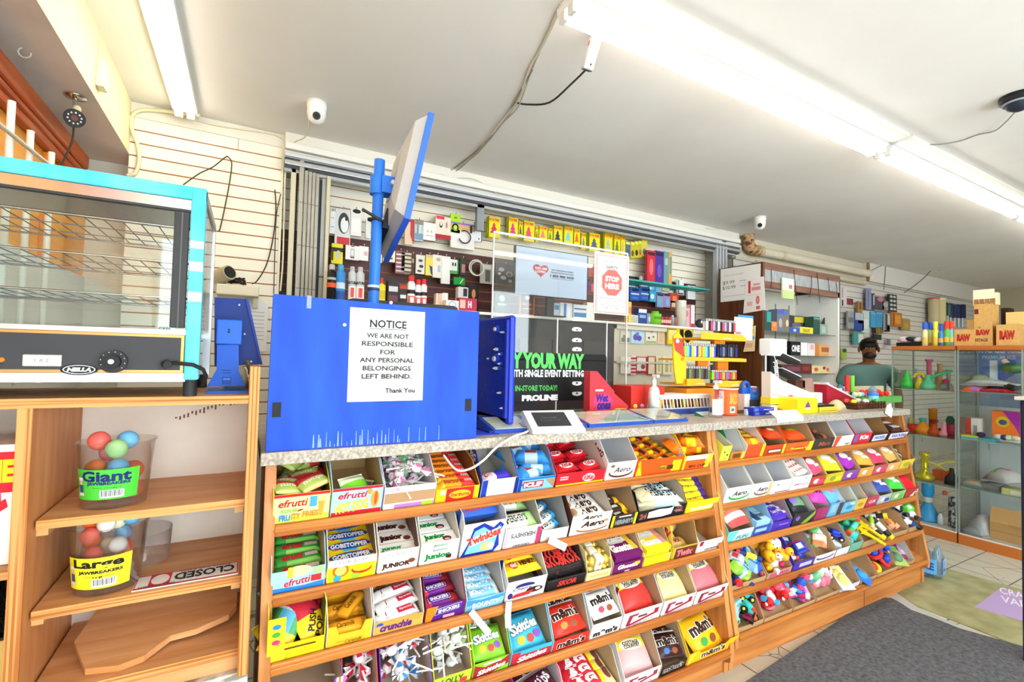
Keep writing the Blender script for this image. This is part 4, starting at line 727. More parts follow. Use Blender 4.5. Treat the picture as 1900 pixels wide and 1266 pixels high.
# ---------------------------------------------------------------- far rack, fourth and bottom shelves: novelty candy
def bin_(r,a,b,lab,**k): return tray(2,r,a,b,lab,k.get('out','b89468'),k.get('inn','b8946c'),k.get('hf',.03),k.get('hs',.10),k.get('D',()),side=k.get('side','b89470'),clear=k.get('clear',False))
def novelty(name,build):
    """thing maker for put(): an Empty with its named parts"""
    def f(lab,what):
        t = empty(name,lab,'novelty candy');build(t);return t
    return f
def one(t,name,mb): mb.build(name,t)
def k_bottle(c1,c2,cap,s=1.0):
    def f(t):
        one(t,'bottle',MB().lathe([(0,0),(.018*s,.002),(.02*s,.02*s),(.013*s,.035*s),(.018*s,.05*s),(.008*s,.062*s),(.008*s,.068*s)],c1,n=12,rough=.2));one(t,'band',MB().lathe([(.0205*s,.012*s),(.0205*s,.024*s)],c2,n=12));one(t,'cap',MB().lathe([(.011*s,.066*s),(.011*s,.082*s),(0,.084*s)],cap,n=10))
    return f
def k_car(body,cabin,wheel='1c1c1e',hub='e0d848'):
    def f(t):
        one(t,'body',MB().box(-.03,-.017,.01,.03,.017,.024,body,bev=.006).box(-.018,-.014,.022,.014,.014,.038,cabin,bev=.006))
        for x in (-.018,.019):
            for y in (-.019,.019): MB().cyl((x,y-.0056,.011),(x,y+.0056,.011),.005,hub,n=10).build('hub',MB().cyl((x,y-.005,.011),(x,y+.005,.011),.011,wheel,n=12).build('wheel',t))
    return f
def k_duck(c,beak):
    def f(t):
        one(t,'body',MB().sph((0,0,.02),(.028,.02,.02),c).sph((-.024,0,.03),(.012,.008,.008),c));one(t,'head',MB().sph((.016,0,.048),.015,c));one(t,'beak',MB().sph((.032,0,.046),(.007,.006,.003),beak))
        e = MB();[e.sph((.026,s*.008,.053),.003,'201c1c',n=6) for s in (-1,1)];one(t,'eye',e)
    return f
def k_pack(c1,c2,c3='e8ecee'):
    def f(t):
        b = MB();pillow(b,.06,.05,.03,[c1,(-.5,.5,.2,.5,c2),(-.2,.2,-.2,.1,c3)],.1);one(t,'wrapper',b)
    return f
def k_tube(c1,c2,cap,L=.09):
    def f(t):
        one(t,'tube',MB().cyl((-L/2,0,.012),(L/2,0,.012),.011,c1,n=12).cyl((-L*.25,0,.012),(L*.2,0,.012),.0114,c2,n=12));one(t,'cap',MB().cyl((L/2,0,.012),(L/2+.014,0,.012),.0125,cap,n=12))
    return f
def k_spiral(c1,c2,c3):
    def f(t):
        b = MB();pr = [(0,0)]
        for i in range(6): pr += [(.016,.006+.009*i),(.0115,.0105+.009*i)]
        b.lathe(pr,c1,n=12,rough=.25,metal=.4);one(t,'spiral_bottle',b);one(t,'label',MB().lathe([(.0165,.0),(.0168,.016),(.0165,.018)],c3,n=12));one(t,'cap',MB().lathe([(.012,.056),(.013,.068),(0,.071)],c2,n=10))
    return f
def k_baby(c1,c2,c3):
    def f(t):
        one(t,'bottle',MB().lathe([(0,0),(.017,.001),(.018,.03),(.016,.04)],c1,n=12,rough=.15));one(t,'ring',MB().lathe([(.0165,.038),(.0175,.046),(.013,.05)],c2,n=12));one(t,'teat',MB().lathe([(.012,.049),(.008,.058),(.005,.066),(0,.07)],c3,n=10))
    return f
def k_star(c,c2):
    def f(t):
        P = [((.03 if i % 2 else .015)*math.cos(R(36*i)),(.03 if i % 2 else .015)*math.sin(R(36*i))) for i in range(10)]
        one(t,'star_cap',MB().prism(P,.02,.03,c,ax='z'));one(t,'stick',MB().cyl((0,0,.025),(.0,-.09,.02),.007,c2,n=10))
    return f
def k_card(c1,c2,c3):
    def f(t):
        b = MB().box(-.035,-.05,0,.035,.05,.004,c1);b.deco([('R',0,.36,.9,.2,c2),('E',0,-.08,.7,.5,c3)],(0,0,.004),(1,0,0),(0,1,0),.07,.1);one(t,'backing_card',b);one(t,'blister',MB().sph((0,-.008,.006),(.024,.026,.014),c3))
    return f
def k_ring(c1,c2):
    def f(t): one(t,'ring',MB().torus((0,0,.01),.024,.009,c1,n=20));one(t,'gem',MB().sph((0,0,.02),(.018,.018,.02),c2,n=8))
    return f
def mixput(T,kinds,n,z0=.008,z1=.05,y0=.03):
    for (nm,what,b),m in zip(kinds,n): put(T,novelty(nm,b),nm,what,heap(T,max(m,int(m*1.6)),z0,z1+.015,y0=y0,tilt=35,mx=.03),'novelty candy')
T = bin_(3,1356,1420,'wide wooden novelty bin')
mixput(T,[('candy_pack','royal blue wrapped candy pack',k_pack('2c58c8','88b4e8')),('candy_pack','silver and teal wrapped candy pack',k_pack('c0ccd4','3c9cb0','d04038')),('candy_pack','lime green wrapped candy pack',k_pack('8cc83c','2c5a2c')),('candy_tube','dark navy candy tube',k_tube('20306c','d8c840','c83038'))],(9,10,4,5))
T = bin_(3,1421,1468,'brown carton of toy ducks',hf=.035,D=[('R',0,0,.8,.6,'c8507c')])
mixput(T,[('duck_toy','orange yellow duck candy toy',k_duck('f4b020','e0602c')),('duck_toy','white duck candy toy',k_duck('f2f0ee','e8a03c')),('candy_ring','red ring candy',k_ring('d8d4d0','d82c2c'))],(9,3,2),z1=.06)
T = bin_(3,1469,1508,'deep violet carton',out='4a34a0',side='4a30b0',hf=.05,hs=.13,inn='b89c80',D=[('R',.1,0,.6,.5,'c0bcd8')])
mixput(T,[('candy_pack','navy and red wrapped candy pack',k_pack('28389c','d83c44')),('duck_toy','big white bird candy toy',k_duck('f6f4f2','e8c080'))],(3,1),y0=.02,z1=.06)
T = bin_(3,1509,1547,'brown carton with a violet rim',out='e0dcd8',hf=.05,hs=.13,D=[('E',0,.1,.9,.6,'5a3c8a'),('E',0,.25,.8,.5,'e0dcd8')])
mixput(T,[('candy_pack','clear and green wrapped candy pack',k_pack('c4dce0','6cc06c')),('candy_pack','peach wrapped candy pack',k_pack('e8c8b0','d8885c'))],(3,2),z1=.06)
T = bin_(3,1548,1573,'narrow brown toy carton',hf=.05,hs=.13,out='d8d8dc')
mixput(T,[('toy_car','navy blue toy car candy',k_car('2434a4','3048c8','1c1c40','e0d890')),('duck_toy','small orange duck candy toy',k_duck('f0a028','d8602c')),('candy_pack','clear blue wrapped candy pack',k_pack('c8d8e8','90b0d8'))],(2,1,2),z1=.07)
T = bin_(3,1574,1597,'green and teal carton',out='70a890',side='88b4a0',hf=.06,hs=.13)
mixput(T,[('candy_pack','teal striped candy pack',k_pack('38b4b0','58a850','d8503c')),('candy_tube','green candy tube',k_tube('4ca850','58c8c8','d84a3c'))],(6,4),z0=.03,z1=.09)
T = bin_(3,1598,1626,'tray of yellow star sticks',hf=.045,hs=.11)
put(T,novelty('star_wand',k_star('f4d018','e8c41c')),'star_wand','yellow star candy wand',[(T['W']*(.3+.4*(i % 2)),.05+.033*i,.045+.006*(i % 2),20-10*(i % 2),6) for i in range(6)],'novelty candy')
T = bin_(3,1627,1652,'tray of character tubes',hf=.04)
mixput(T,[('candy_tube','black and white candy tube',k_tube('2c2c2e','e8e8e8','e8d030')),('candy_tube','cream and lime candy tube',k_tube('e8dcb0','a8d83c','c83038'))],(6,4),z1=.06)
T = bin_(3,1653,1683,'tray of copper spiral bottles',hf=.035)
put(T,novelty('spiral_bottle',k_spiral('c8803c','e8c890','f0a880')),'spiral_bottle','copper spiral candy bottle',[(T['W']*(.2+.3*(i % 3)),.04+.04*(i//3),.02+.004*(i % 2),100+random.uniform(-20,20),0,70) for i in range(15)],'novelty candy')
T = bin_(3,1684,1706,'end tray of pens and spheres',hf=.04)
mixput(T,[('candy_tube','silver and black candy tube',k_tube('3a3c44','dcdce0','1c1c1e')),('candy_tube','blue candy tube',k_tube('2c5cb8','4c8cd8','d8d8d8')),('candy_pack','bright lime wrapped candy pack',k_pack('5cc83c','8ce060')),('candy_pack','white wrapped candy pack',k_pack('e4e4e8','c0c0c8'))],(5,2,2,3),z1=.06)
# bottom shelf
T = bin_(4,1366,1416,'brown bin of toy tractors',hf=.03,hs=.12)
mixput(T,[('toy_car','orange toy tractor candy',k_car('e85c28','d0401c')),('toy_car','teal toy tractor candy',k_car('28a8a0','3cc0b8'))],(3,3),z0=.02,z1=.06)
put(T,novelty('toy_car',k_car('6a1c30','8a2840')),'toy_car','dark red toy car candy',[(.10,.02,.035,30,0)],'novelty candy')
b = MB().box(0,0,0,.075,.03,.12,'a0d8d4',bev=.003);b.deco([TT('FUN',0,.36,.6,.14,'3a6a78'),('E',.1,.1,.2,.1,'d890b0'),('E',0,-.34,.4,.14,'4a7a4a')],(.0375,-.0003,.06),(1,0,0),(0,0,1),.075,.12)
o = b.build('novelty_box');o.matrix_world = T['M'] @ Matrix.Translation((.005,.014,.01)) @ Matrix.Rotation(R(-16),4,'X') @ Matrix.Rotation(R(16),4,'Z');tag(o,'tall pale aqua candy box in front of the toy tractors on the bottom shelf','candy box')
T = bin_(4,1417,1470,'brown bin of red bottle candies',hf=.025,hs=.11)
mixput(T,[('bottle_candy','red bottle candy',k_bottle('d82c38','e8485c','e05068')),('bottle_candy','rose pink bottle candy',k_bottle('e0406c','f08898','d8d4d8')),('candy_tube','sky blue candy stick',k_tube('48a8d8','88c8e4','6cb0d8',.1)),('duck_toy','red and white bird candy toy',k_duck('e02428','f0f0f0'))],(6,7,2,3))
T = bin_(4,1471,1512,'brown bin of pink candies',hf=.025,hs=.11)
mixput(T,[('candy_pack','glossy magenta wrapped candy',k_pack('d84cb0','f090d8','e878c8')),('candy_tube','raspberry candy tube',k_tube('d02c58','f0a0b8','e8e8ec')),('bottle_candy','cobalt blue bottle candy',k_bottle('2c5cc8','3c8cd8','d83c6c'))],(5,5,4))
T = bin_(4,1513,1556,'brown bin of baby bottle candies',hf=.025,hs=.11)
mixput(T,[('baby_bottle_candy','pink baby bottle candy',k_baby('e87890','f0a0b0','e8e4e4')),('baby_bottle_candy','pale green baby bottle candy',k_baby('7cb88c','a8d8b0','e4ece4')),('baby_bottle_candy','aqua baby bottle candy',k_baby('6cc0d8','4c98c8','e4ece8'))],(6,6,3))
T = bin_(4,1557,1594,'bin of clear candy cards',hf=.03,hs=.10,out='d0d8dc')
put(T,novelty('candy_card',k_card('d4d8d4','e8d488','f0d878')),'candy_card','clear and yellow candy card',[(.06,.04+.035*i,.05,-12+6*i,20) for i in range(6)],'novelty candy')
T = bin_(4,1595,1626,'bin of blue candy cards',hf=.025)
put(T,novelty('candy_card',k_card('2c74d0','58a8e8','3c90e0')),'candy_card','bright blue candy card',[(.05,.04+.04*i,.03,20-12*i,14) for i in range(5)],'novelty candy')
T = bin_(4,1627,1664,'bin of bright ring candies',hf=.03)
mixput(T,[('candy_ring','red candy ring with a blue gem',k_ring('dc2c2c','2c4cc0')),('candy_ring','yellow candy ring',k_ring('f0cc28','d83030')),('duck_toy','blue bird candy toy',k_duck('2c50c4','e8c83c'))],(5,4,2))
T = bin_(4,1665,1696,'bin of green candy cards',hf=.03,hs=.11,inn='c8c0b8')
put(T,novelty('candy_card',k_card('a8b860','78a848','5c8a68')),'candy_card','mossy green candy card',[(.05,.05+.05*i,.05,-24,16) for i in range(4)],'novelty candy')
T = dict(M=Matrix.Translation((X_at(2,4,1690),YL[4]+.03,ZL[2][4])) @ Matrix.Rotation(THETA,4,'X'),lab='',u=2,r=4)
put(T,pouch(.10,.13,.02,['8a2c58',(-.5,.5,.36,.5,'c84060'),(-.4,.4,-.2,.2,'b89cc8')],TT('POP',0,.0,.5,.3,'e8d8e8',bold=.05,rot=50)),'candy_pouch','purple and red candy pouch sticking out of the bottom shelf end',[(.06,.05,.03,-30,30)])
# water pack on the floor at the rack end
t = empty('water_pack','wrapped pack of water bottles with a light blue label on the floor','water pack',(4.20,1.56,0.002))
for i in range(2):
    for j in range(3):
        MB().lathe([(0,0),(.03,.002),(.032,.03),(.03,.06),(.032,.1),(.03,.15),(.012,.19),(.012,.205),(0,.206)],glass('water_plastic','d8e8f2',1,.05,haze=.12,hazecol='c8e0f4') if (i,j) == (0,0) else bpy.data.materials['water_plastic'],n=12,c=(-.035+.066*i,-.066+.066*j,0)).build('bottle',t)
b = MB().box(-.071,-.102,.02,.067,.1,.15,M_film,bev=.02);b.build('shrink_wrap',t)
for face in (0,1):
    b = MB()
    if face == 0: b.deco([('R',0,0,1,1,'6cb4ec'),TT('ICE',0,.2,.7,.3,'c84060',bold=.04),TT('Water',0,-.2,.7,.3,'2c4c9c',bold=.04,shear=.2)],(-.002,-.1035,.085),(1,0,0),(0,0,1),.11,.10)
    else: b.deco([('R',0,0,1,1,'6cb4ec'),TT('LAKE',0,.0,.8,.5,'2c4c9c',bold=.04)],(-.0725,0,.085),(0,-1,0),(0,0,1),.15,.10)
    b.build('label',t)
t.rotation_euler = (0,0,R(12))
# paper price slips hanging over the lips
def slip(u,r,px,ang,L=.09,w=.028,label='',txt='2 FOR'):
    x = X_at(u,r,px);b = MB();n = 6
    for i in range(n): z0,z1 = -L*i/n,-L*(i+1)/n;y0,y1 = -.004-.02*(i/n)**2,-.004-.02*((i+1)/n)**2;b.add([(-w/2,y0,z0),(w/2,y0,z0),(w/2,y1,z1),(-w/2,y1,z1)],[(0,3,2,1)],'f4f2ea')
    b.deco([TT(txt,0,.1,.6,.1,'8a8a8a',bold=0)],(0,-.012,-L/2),(1,0,0),(0,0,1),w,L)
    o = b.build('price_slip',loc=(x,YL[r]-.022,ZL[u][r]+.012),rot=(0,R(ang),0));tag(o,label,'price slip');sm = o.modifiers.new('thickness','SOLIDIFY');sm.thickness = .0006
slip(1,1,1012,-62,.075,label='white paper slip lying over the second shelf lip below the cookies bars')
slip(1,2,868,-38,.10,.022,'pale paper slip hanging off the third shelf lip below the sky blue bars')
slip(1,2,938,8,.08,.024,'white paper slip hanging below the navy cherry chocolate box')
# ================================================================ plywood cabinet on the left
CF = 1.55;CB_ = 1.92
t = empty('plywood_cabinet','open birch plywood cabinet with slanted front shelves under the food warmer','cabinet',(0,0,0))
def plyboard(name,x0,x1,y0,y1,z0,z1,parent,side=M_ply):
    b = MB().box(x0,y0+.002,z0,x1,y1,z1,side)
    if x1-x0 > z1-z0: b.box(x0,y0,z0,x1,y0+.003,z1,M_plyedge)
    else: b.box(x0,y0,z0,x1,y0+.003,z1,PE_V)
    return b.build(name,parent)
PE_V = nmat('plywood_edge_upright','a8642e','d99a5c',scale=(160,1.5,1.5),rough=.5,detail=2,lo=.42,hi=.58)
plyboard('cabinet_top',-.86,.018,CF-.02,CB_,1.302,1.325,t)
plyboard('side_post',.008,.034,CF-.022,CB_,.555,1.405,t,M_plyside)
plyboard('divider',-.462,-.434,CF-.022,CB_,.555,1.302,t,M_plyside)
b = MB().box(-.86,CB_,.555,.03,CB_+.012,1.302,M_plyback)
for i in range(16):    # scribbled stamp on the back board
    a = .035*i;b.box(-.20+.011*i,CB_-.0006,1.215+.0035*i+random.uniform(-.006,.006),-.195+.011*i,CB_,1.224+.0035*i+random.uniform(0,.008),'7a4a2c')
b.build('back_board',t)
for z,n in ((1.03,'upper'),(.815,'mid'),(.615,'low')):
    s = plyboard('shelf',-.434+.006,.008,CF+.012,CB_,z-.022,z,t)
    for x in (-.434,-.016): MB().box(x,CF+.04,z-.045,x+.022,CB_-.02,z-.022,'d8a468').build('cleat',t)
plyboard('shelf',-.86,-.462,CF+.012,CB_,.90,.922,t)
MB().box(-.86,CF+.02,.555,.008,CF+.04,.593,M_ply).build('apron',t)
tag(MB().box(-.86,CF+.0,0,.034,CB_,.554,nmat('chipped_white_board','8a8276','d8d2c6',scale=(12,12,40),rough=.7,lo=.4,hi=.55)).build('plinth_box'),'chipped and stained white plinth box under the plywood cabinet','plinth')
# plywood offcut with a wavy edge on the low shelf
P = [(-.33,1.60),(-.26,1.585),(-.21,1.60),(-.16,1.66),(-.10,1.665),(-.02,1.70),(.0,1.74),(.0,1.86),(-.36,1.86),(-.38,1.72)]
b = MB();b.M = Matrix.Translation((0,1.6,.617)) @ Matrix.Rotation(R(9),4,'X') @ Matrix.Translation((0,-1.6,0));b.prism(P,0,.018,M_ply,ax='z');b.M = Matrix()
tag(b.build('plywood_offcut'),'wavy edged plywood offcut lying on the lowest cabinet shelf','offcut')
# jawbreaker tubs
def tub(cx,cy,z,label,lcol,big,n,rb,colours,who,second=None):
    t = empty('sweet_tub',label,'tub',(cx,cy,z));Rb,Rt,H = .070,.084,.165
    body = MB().lathe([(0,.001),(Rb,.001),(Rt,H),(Rt+.004,H),(Rt+.004,H+.004),(Rt-.0015,H+.004),(Rb-.002,.004),(0,.004)],M_tub,n=32);body.build('clear_tub',t)
    lab = MB();N = 16;a0,a1 = R(205),R(318);z0,z1 = (.026,.104) if big == 'Giant' else (.02,.10)
    V = [];F = [];rr = lambda z: Rb+(Rt-Rb)*z/H+.0012
    for i in range(N+1):
        a = a0+(a1-a0)*i/N
        for z_ in (z0,z1): V.append((rr(z_)*math.cos(a),rr(z_)*math.sin(a),z_))
        if i: F.append((2*i-2,2*i,2*i+1,2*i-1))
    lab.add(V,F,lcol)
    def print_(D):
        for d in D:
            if d[0] == 'T': P,FF = text2d(d[1],d[7] if len(d) > 7 else .03,0)
            else: P = [(x/6-.5,y-.5) for y in (0,1) for x in range(7)];FF = [(x,x+1,8+x,7+x) for x in range(6)]
            _,_,u,v,w_,h_,c = d[:7];VV = []
            for x,y in P:
                uu = u+x*w_;zz = (z0+z1)/2+(v+y*h_)*(z1-z0);a = a0+(a1-a0)*(uu+.5);r_ = rr(zz)+.0008+(.0004 if d[0] == 'T' else 0);VV.append((r_*math.cos(a),r_*math.sin(a),zz))
            lab.add(VV,FF,c)
    print_([('T',big,.02,.28,.72,.36,'1c2468' if big == 'Giant' else '1c1a18',.035),('T','JAWBREAKERS',.06,.03,.62,.13,'26306c' if big == 'Giant' else '2a2820',.05),('T','Net weight',.05,-.1,.4,.05,'4a5a3c',0),('R','',.12,-.31,.34,.26,'f4f4f0')])
    print_([('R','',-.02+.02*i,-.29,.008 if i % 3 else .013,.2,'1c1c1c') for i in range(15)])
    if big != 'Giant': print_([('T','1.5 @',.04,-.13,.14,.08,'2a2820',.04)])
    print_([('R','',-.38,-.32,.12,.1,'e8e4dc'),('R','',-.38,-.14,.09,.24,'3a4a8c'),('R','',-.38,.06,.07,.13,'e0b89c'),('R','',-.38,.18,.1,.1,'f0ece4')])
    lab.build('printed_label',t)
    cnt = {};pos = []
    tries = 0
    while len(pos) < n and tries < 40000:
        tries += 1;a = random.uniform(0,2*math.pi);k = math.sqrt(random.random())
        best = None;zz = rb+.005
        x,y = k*math.cos(a)*(Rb-rb-.003+.004*len(pos)/n),k*math.sin(a)*(Rb-rb-.003+.004*len(pos)/n)
        for px,py,pz in pos:
            dd = math.hypot(px-x,py-y)
            if dd < 2*rb: zz = max(zz,pz+math.sqrt(max(0,4*rb*rb-dd*dd)))
        if zz < (.15 if tries < 20000 else .2)*(.6+.4*len(pos)/n): pos.append((x,y,zz))
    for i,(x,y,zz) in enumerate(pos):
        nm,c = colours[i % len(colours)];b = MB().sph((0,0,0),rb,nmat('sweet_'+nm,c,c,rough=.3) if False else c,n=16,rough=.3)
        o = b.build('jawbreaker',loc=(cx+x,cy+y,z+zz));tag(o,f'{nm} jawbreaker ball in the {who}','jawbreaker',f'{nm} jawbreakers in the {who}')
JB_C = [('orange','ea6434'),('pale green','a8dc98'),('pink','ee8494'),('sky blue','74bce8'),('coral','e86a60'),('tangerine','f0803c')]
p = at(222,945,Z=1.03)
tub(-.30,1.665,1.031,'clear tub of giant jawbreakers with a green label on the upper shelf','4cc43c','Giant',15,.0255,JB_C,'green labelled tub')
tub(-.305,1.655,.816,'clear tub of large jawbreakers with a yellow label on the middle shelf','f2e42c','Large',15,.021,[('coral','e8685c'),('white','f0eeea'),('orange','ec6c3c'),('sky blue','68b4e4'),('cream','f2eccc')],'yellow labelled tub')
b = MB().lathe([(.083,0),(.088,.09),(.089,.09),(.084,0)],M_film,n=30);b.M = Matrix()
o = b.build('empty_tub',loc=(-.27,1.80,.818));tag(o,'empty clear plastic tub behind the yellow labelled tub','tub')
# upside down CLOSED sign
x0,x1 = -.24,.0;b = MB().box(x0,1.575,.816,x1,1.665,.8185,'f0eee8')
b.deco([('R',0,0,.99,.96,'c8283c'),('R',0,0,.97,.8,'f2f0ea'),('R',-.27,.0,.2,.8,'c83040'),('E',-.27,0,.17,.72,'f4ecec'),TT('CLOSED',.16,.0,.6,.52,'1c1c1e',bold=.035,rot=180),TT('Please Call Again',.16,.34,.5,.13,'3a3a3c',rot=180),TT('WILL RETURN',-.28,-.42,.34,.1,'3a3a3c',rot=180)],((x0+x1)/2,1.62,.8185),(1,0,0),(0,1,0),x1-x0,.09)
tag(b.build('closed_sign'),'white and red CLOSED sign lying upside down on the middle shelf','sign')
# left bay: white box, black bag, tall yellow carton
b = MB().box(-.72,1.60,.924,-.475,1.80,1.21,'f2f0ee');b.deco([('R',0,.27,1,.34,'d82030'),TT('HOME',.24,.28,.46,.2,'f0d820',bold=.06),('P',[(.32,-.02),(.34,.05),(.37,.03),(.375,.1),(.385,.1),(.39,.03),(.42,.05),(.44,-.02),(.38,-.06)],'d82030'),('E',.2,-.22,.2,.12,'f0d430')],(-.5975,1.5995,1.067),(1,0,0),(0,0,1),.245,.286)
tag(b.build('white_box'),'white box with a red band and a small red leaf in the left cabinet bay','box')
b = MB();hf = pillow(b,.22,.2,.16,['1c1a1c'],.2,14,10,puff=2);o = b.build('black_bag',loc=(-.585,1.71,.74));tag(o,'crumpled black plastic bag above the tall yellow carton in the left bay','bag')
b = MB().box(-.70,1.62,.556,-.49,1.82,.735,'d8b060');b.deco([TT('CUPS',.3,-.1,.3,.2,'4a3c24',rot=90)],(-.595,1.6195,.645),(1,0,0),(0,0,1),.21,.18);tag(b.build('tall_carton'),'tall yellow cardboard carton under the black plastic bag','carton')
# ================================================================ food warmer on the cabinet
WY = 1.50;wx1 = -.11;wx0 = -.80;wz0 = 1.365;wz1 = 1.878;wyb = 1.93
M_bfilm = nmat('blue_protective_film','3cb4d8','68d0ea',scale=(8,8,3),rough=.25,detail=3)
t = empty('food_warmer','steel and glass food warmer with blue film on its edges on the plywood cabinet','food warmer',(0,0,0))
def zf(px,py): return at(px,py,Y=WY).z
b = MB().box(wx0,WY,wz1-.035,wx1,WY+.03,wz1,M_bfilm,bev=.003).box(wx0,WY+.03,wz1-.03,wx1,wyb,wz1,M_steel,bev=.003);b.build('top_frame',t)
b = MB().box(wx1-.033,WY-.002,wz0+.005,wx1,WY+.03,wz1-.002,M_bfilm,bev=.004)
for a,c in ((1.715,1.735),(1.655,1.68),(1.575,1.60)): b.box(wx1-.031,WY-.0035,a,wx1-.001,WY,c,'eceeee',bev=.001)
b.build('corner_post',t)
MB().box(wx1-.022,wyb-.022,wz0,wx1,wyb,wz1,M_steel).build('corner_post',t);MB().box(wx0,wyb-.022,wz0,wx0+.022,wyb,wz1,M_steel).build('corner_post',t);MB().box(wx0,WY,wz0,wx0+.022,WY+.03,wz1,M_bfilm).build('corner_post',t)
MB().box(wx0+.02,WY+.006,wz1-.062,wx1-.033,WY+.022,wz1-.036,M_chrome).box(wx0+.02,WY+.004,wz1-.068,wx1-.033,WY+.02,wz1-.062,'3a3a3c').build('door_rail',t)
MB().box(wx1-.068,WY+.0,1.505,wx1-.036,WY+.02,wz1-.07,'38383a',bev=.002).box(wx1-.052,WY-.001,1.505,wx1-.049,WY+.001,wz1-.07,'5a5a5c').build('door_stile',t)
MB().box(wx0+.02,WY+.010,1.505,wx1-.068,WY+.014,wz1-.066,M_clear).build('front_glass',t)
MB().box(wx1-.008,WY+.03,1.505,wx1-.004,wyb-.02,wz1-.03,M_clear).build('side_glass',t)
MB().box(wx0+.02,wyb-.010,1.505,wx1-.02,wyb-.006,wz1-.03,M_clear).build('back_glass',t)
cz0,cz1 = 1.387,1.487
b = MB().box(wx0+.02,WY+.002,cz0,wx1-.034,WY+.05,cz1,'c08a50',bev=.002,rough=.3,metal=.6).box(wx0+.02,WY-.001,cz0+.008,wx1-.041,WY+.01,cz1-.008,'3a3a3e');cp_ = b.build('control_panel',t)
def onf(px,py): q = at(px,py,Y=WY-.002);return q.x,q.z
x,z = onf(79,669);b = MB().box(x-.034,WY-.006,z-.014,x+.034,WY,z+.014,'d8d4cc',bev=.006,rough=.2,metal=.6).box(x-.028,WY-.0075,z-.009,x+.028,WY-.004,z+.009,'eceae8');b.deco([TT('1 8 2',0,0,.5,.5,'8a8a90',bold=.02)],(x,WY-.0077,z),(1,0,0),(0,0,1),.05,.018);b.build('temperature_display',cp_)
x,z = onf(211,671);k = MB();k.cyl((x,WY,z),(x,WY-.012,z),.028,'2c2c2e',n=28).cyl((x,WY-.012,z),(x,WY-.03,z),.017,'1c1c1e',n=24).cyl((x,WY-.03,z),(x,WY-.031,z),.006,'d0d0d0',n=14)
for i in range(9): a = R(-40+30*i);k.box(x+.0235*math.cos(a)-.001,WY-.0128,z+.0235*math.sin(a)-.001,x+.0235*math.cos(a)+.001,WY-.0118,z+.0235*math.sin(a)+.001,'d8d8d4')
k.build('dial',cp_)
x,z = onf(147,686);b = MB();b.deco([('E',0,0,1,1,'141416'),('E',0,0,.86,.8,'e8e8e6'),('E',0,0,.8,.68,'1c1c20'),TT('NELLA',0,0,.64,.36,'f4f4f2',bold=.06,shear=.2)],(x,WY-.0015,z),(1,0,0),(0,0,1),.07,.027);b.build('maker_badge',cp_)
x,z = onf(3,668);MB().sph((x,WY-.002,z),.006,'e87830',n=8).build('indicator_lamp',cp_)
x,z = onf(308,676);b = MB().cyl((x,WY,z),(x,WY-.012,z),.012,'28282a').cyl((x,WY-.012,z),(x+.006,WY-.03,z),.009,'1c1c1e')
b.tube([(x,WY-.012,z),(x+.02,WY-.026,z+.004),(x+.06,WY-.03,z),(x+.082,WY-.024,z-.012),(x+.088,WY-.012,z-.03),(x+.082,WY,z-.048),(x+.076,WY+.03,z-.056),(x+.078,WY+.08,z-.057)],.005,'1c1c1e',n=8);b.build('power_cord',t)
MB().box(wx0,WY+.004,wz0,wx1-.03,wyb,cz0,'c8c8c4',rough=.3,metal=.6).build('base_tray',t)
MB().box(wx0+.02,WY+.02,cz1,wx1-.02,wyb-.02,cz1+.012,M_chrome).build('warming_plate',t)
for fx in (wx0+.05,wx1-.02):
    for fy in (WY+.03,wyb-.04): MB().cyl((fx,fy,1.326),(fx,fy,wz0+.002),.016,'28282a').build('foot',t)
for z in (1.585,1.68,1.775):
    r_ = MB();
    for y in (WY+.05,wyb-.05): r_.tube([(wx0+.03,y,z),(wx1-.03,y,z)],.003,M_chrome,n=6)
    for i in range(2): yy = WY+.17+.12*i;r_.tube([(wx0+.03,yy,z-.002),(wx1-.03,yy,z-.002)],.0016,'8a8a8c',n=5)
    for i in range(16): xx = wx0+.05+.038*i;r_.tube([(xx,WY+.05,z),(xx,wyb-.05,z)],.0015,'77777a',n=5)
    r_.build('wire_shelf',t)
# white rack with posts leaning above the warmer
t = empty('wire_rack','white rack with three rods and a slanted rail standing behind the food warmer','rack',(0,0,0))
for px,py in ((22,188),(57,243),(96,283)):
    q = at(px,py,X=-.72);MB().cyl((-.72,q.y,1.3),(-.72,q.y,q.z),.011,'f2efe4',n=10).build('rod',t)
a,c = at(0,232,X=-.70),at(90,305,X=-.70);MB().tube([a+(a-c)*.5,c+(c-a)*.4],.007,'e0dac8',n=8).build('rail',t)
# blue terminal stand at the cabinet's end
t = empty('terminal_stand','blue steel terminal stand seen from behind at the end of the plywood cabinet','terminal stand',(0,0,0))
SY = 1.66
def sp_(px,py,y=SY): q = at(px,py,Y=y);return (q.x,q.z)
P = [sp_(*q) for q in ((378,722),(484,719),(484,714),(378,716))];MB().box(-.10,SY-.05,1.3255,.006,SY+.12,1.331,'2a62c8').build('foot_plate',t)
P = [sp_(*q) for q in ((384,717),(455,716),(443,690),(443,640),(403,640),(402,686))];b = MB().prism([(x,z) for x,z in P],SY-.01,SY+.012,'1f54b8',ax='y')
for z in (0,.008): q = sp_(421,692);b.box(q[0]-.011,SY-.011,q[1]+z-.001,q[0]+.011,SY-.0095,q[1]+z+.001,'10306c')
q = sp_(421,706);b.box(q[0]-.012,SY-.0115,q[1]-.012,q[0]+.012,SY-.0095,q[1]+.010,'163f92').box(q[0]-.009,SY-.0135,q[1]+.002,q[0]+.009,SY-.011,q[1]+.007,'3c78d8');b.build('stand_leg',t)
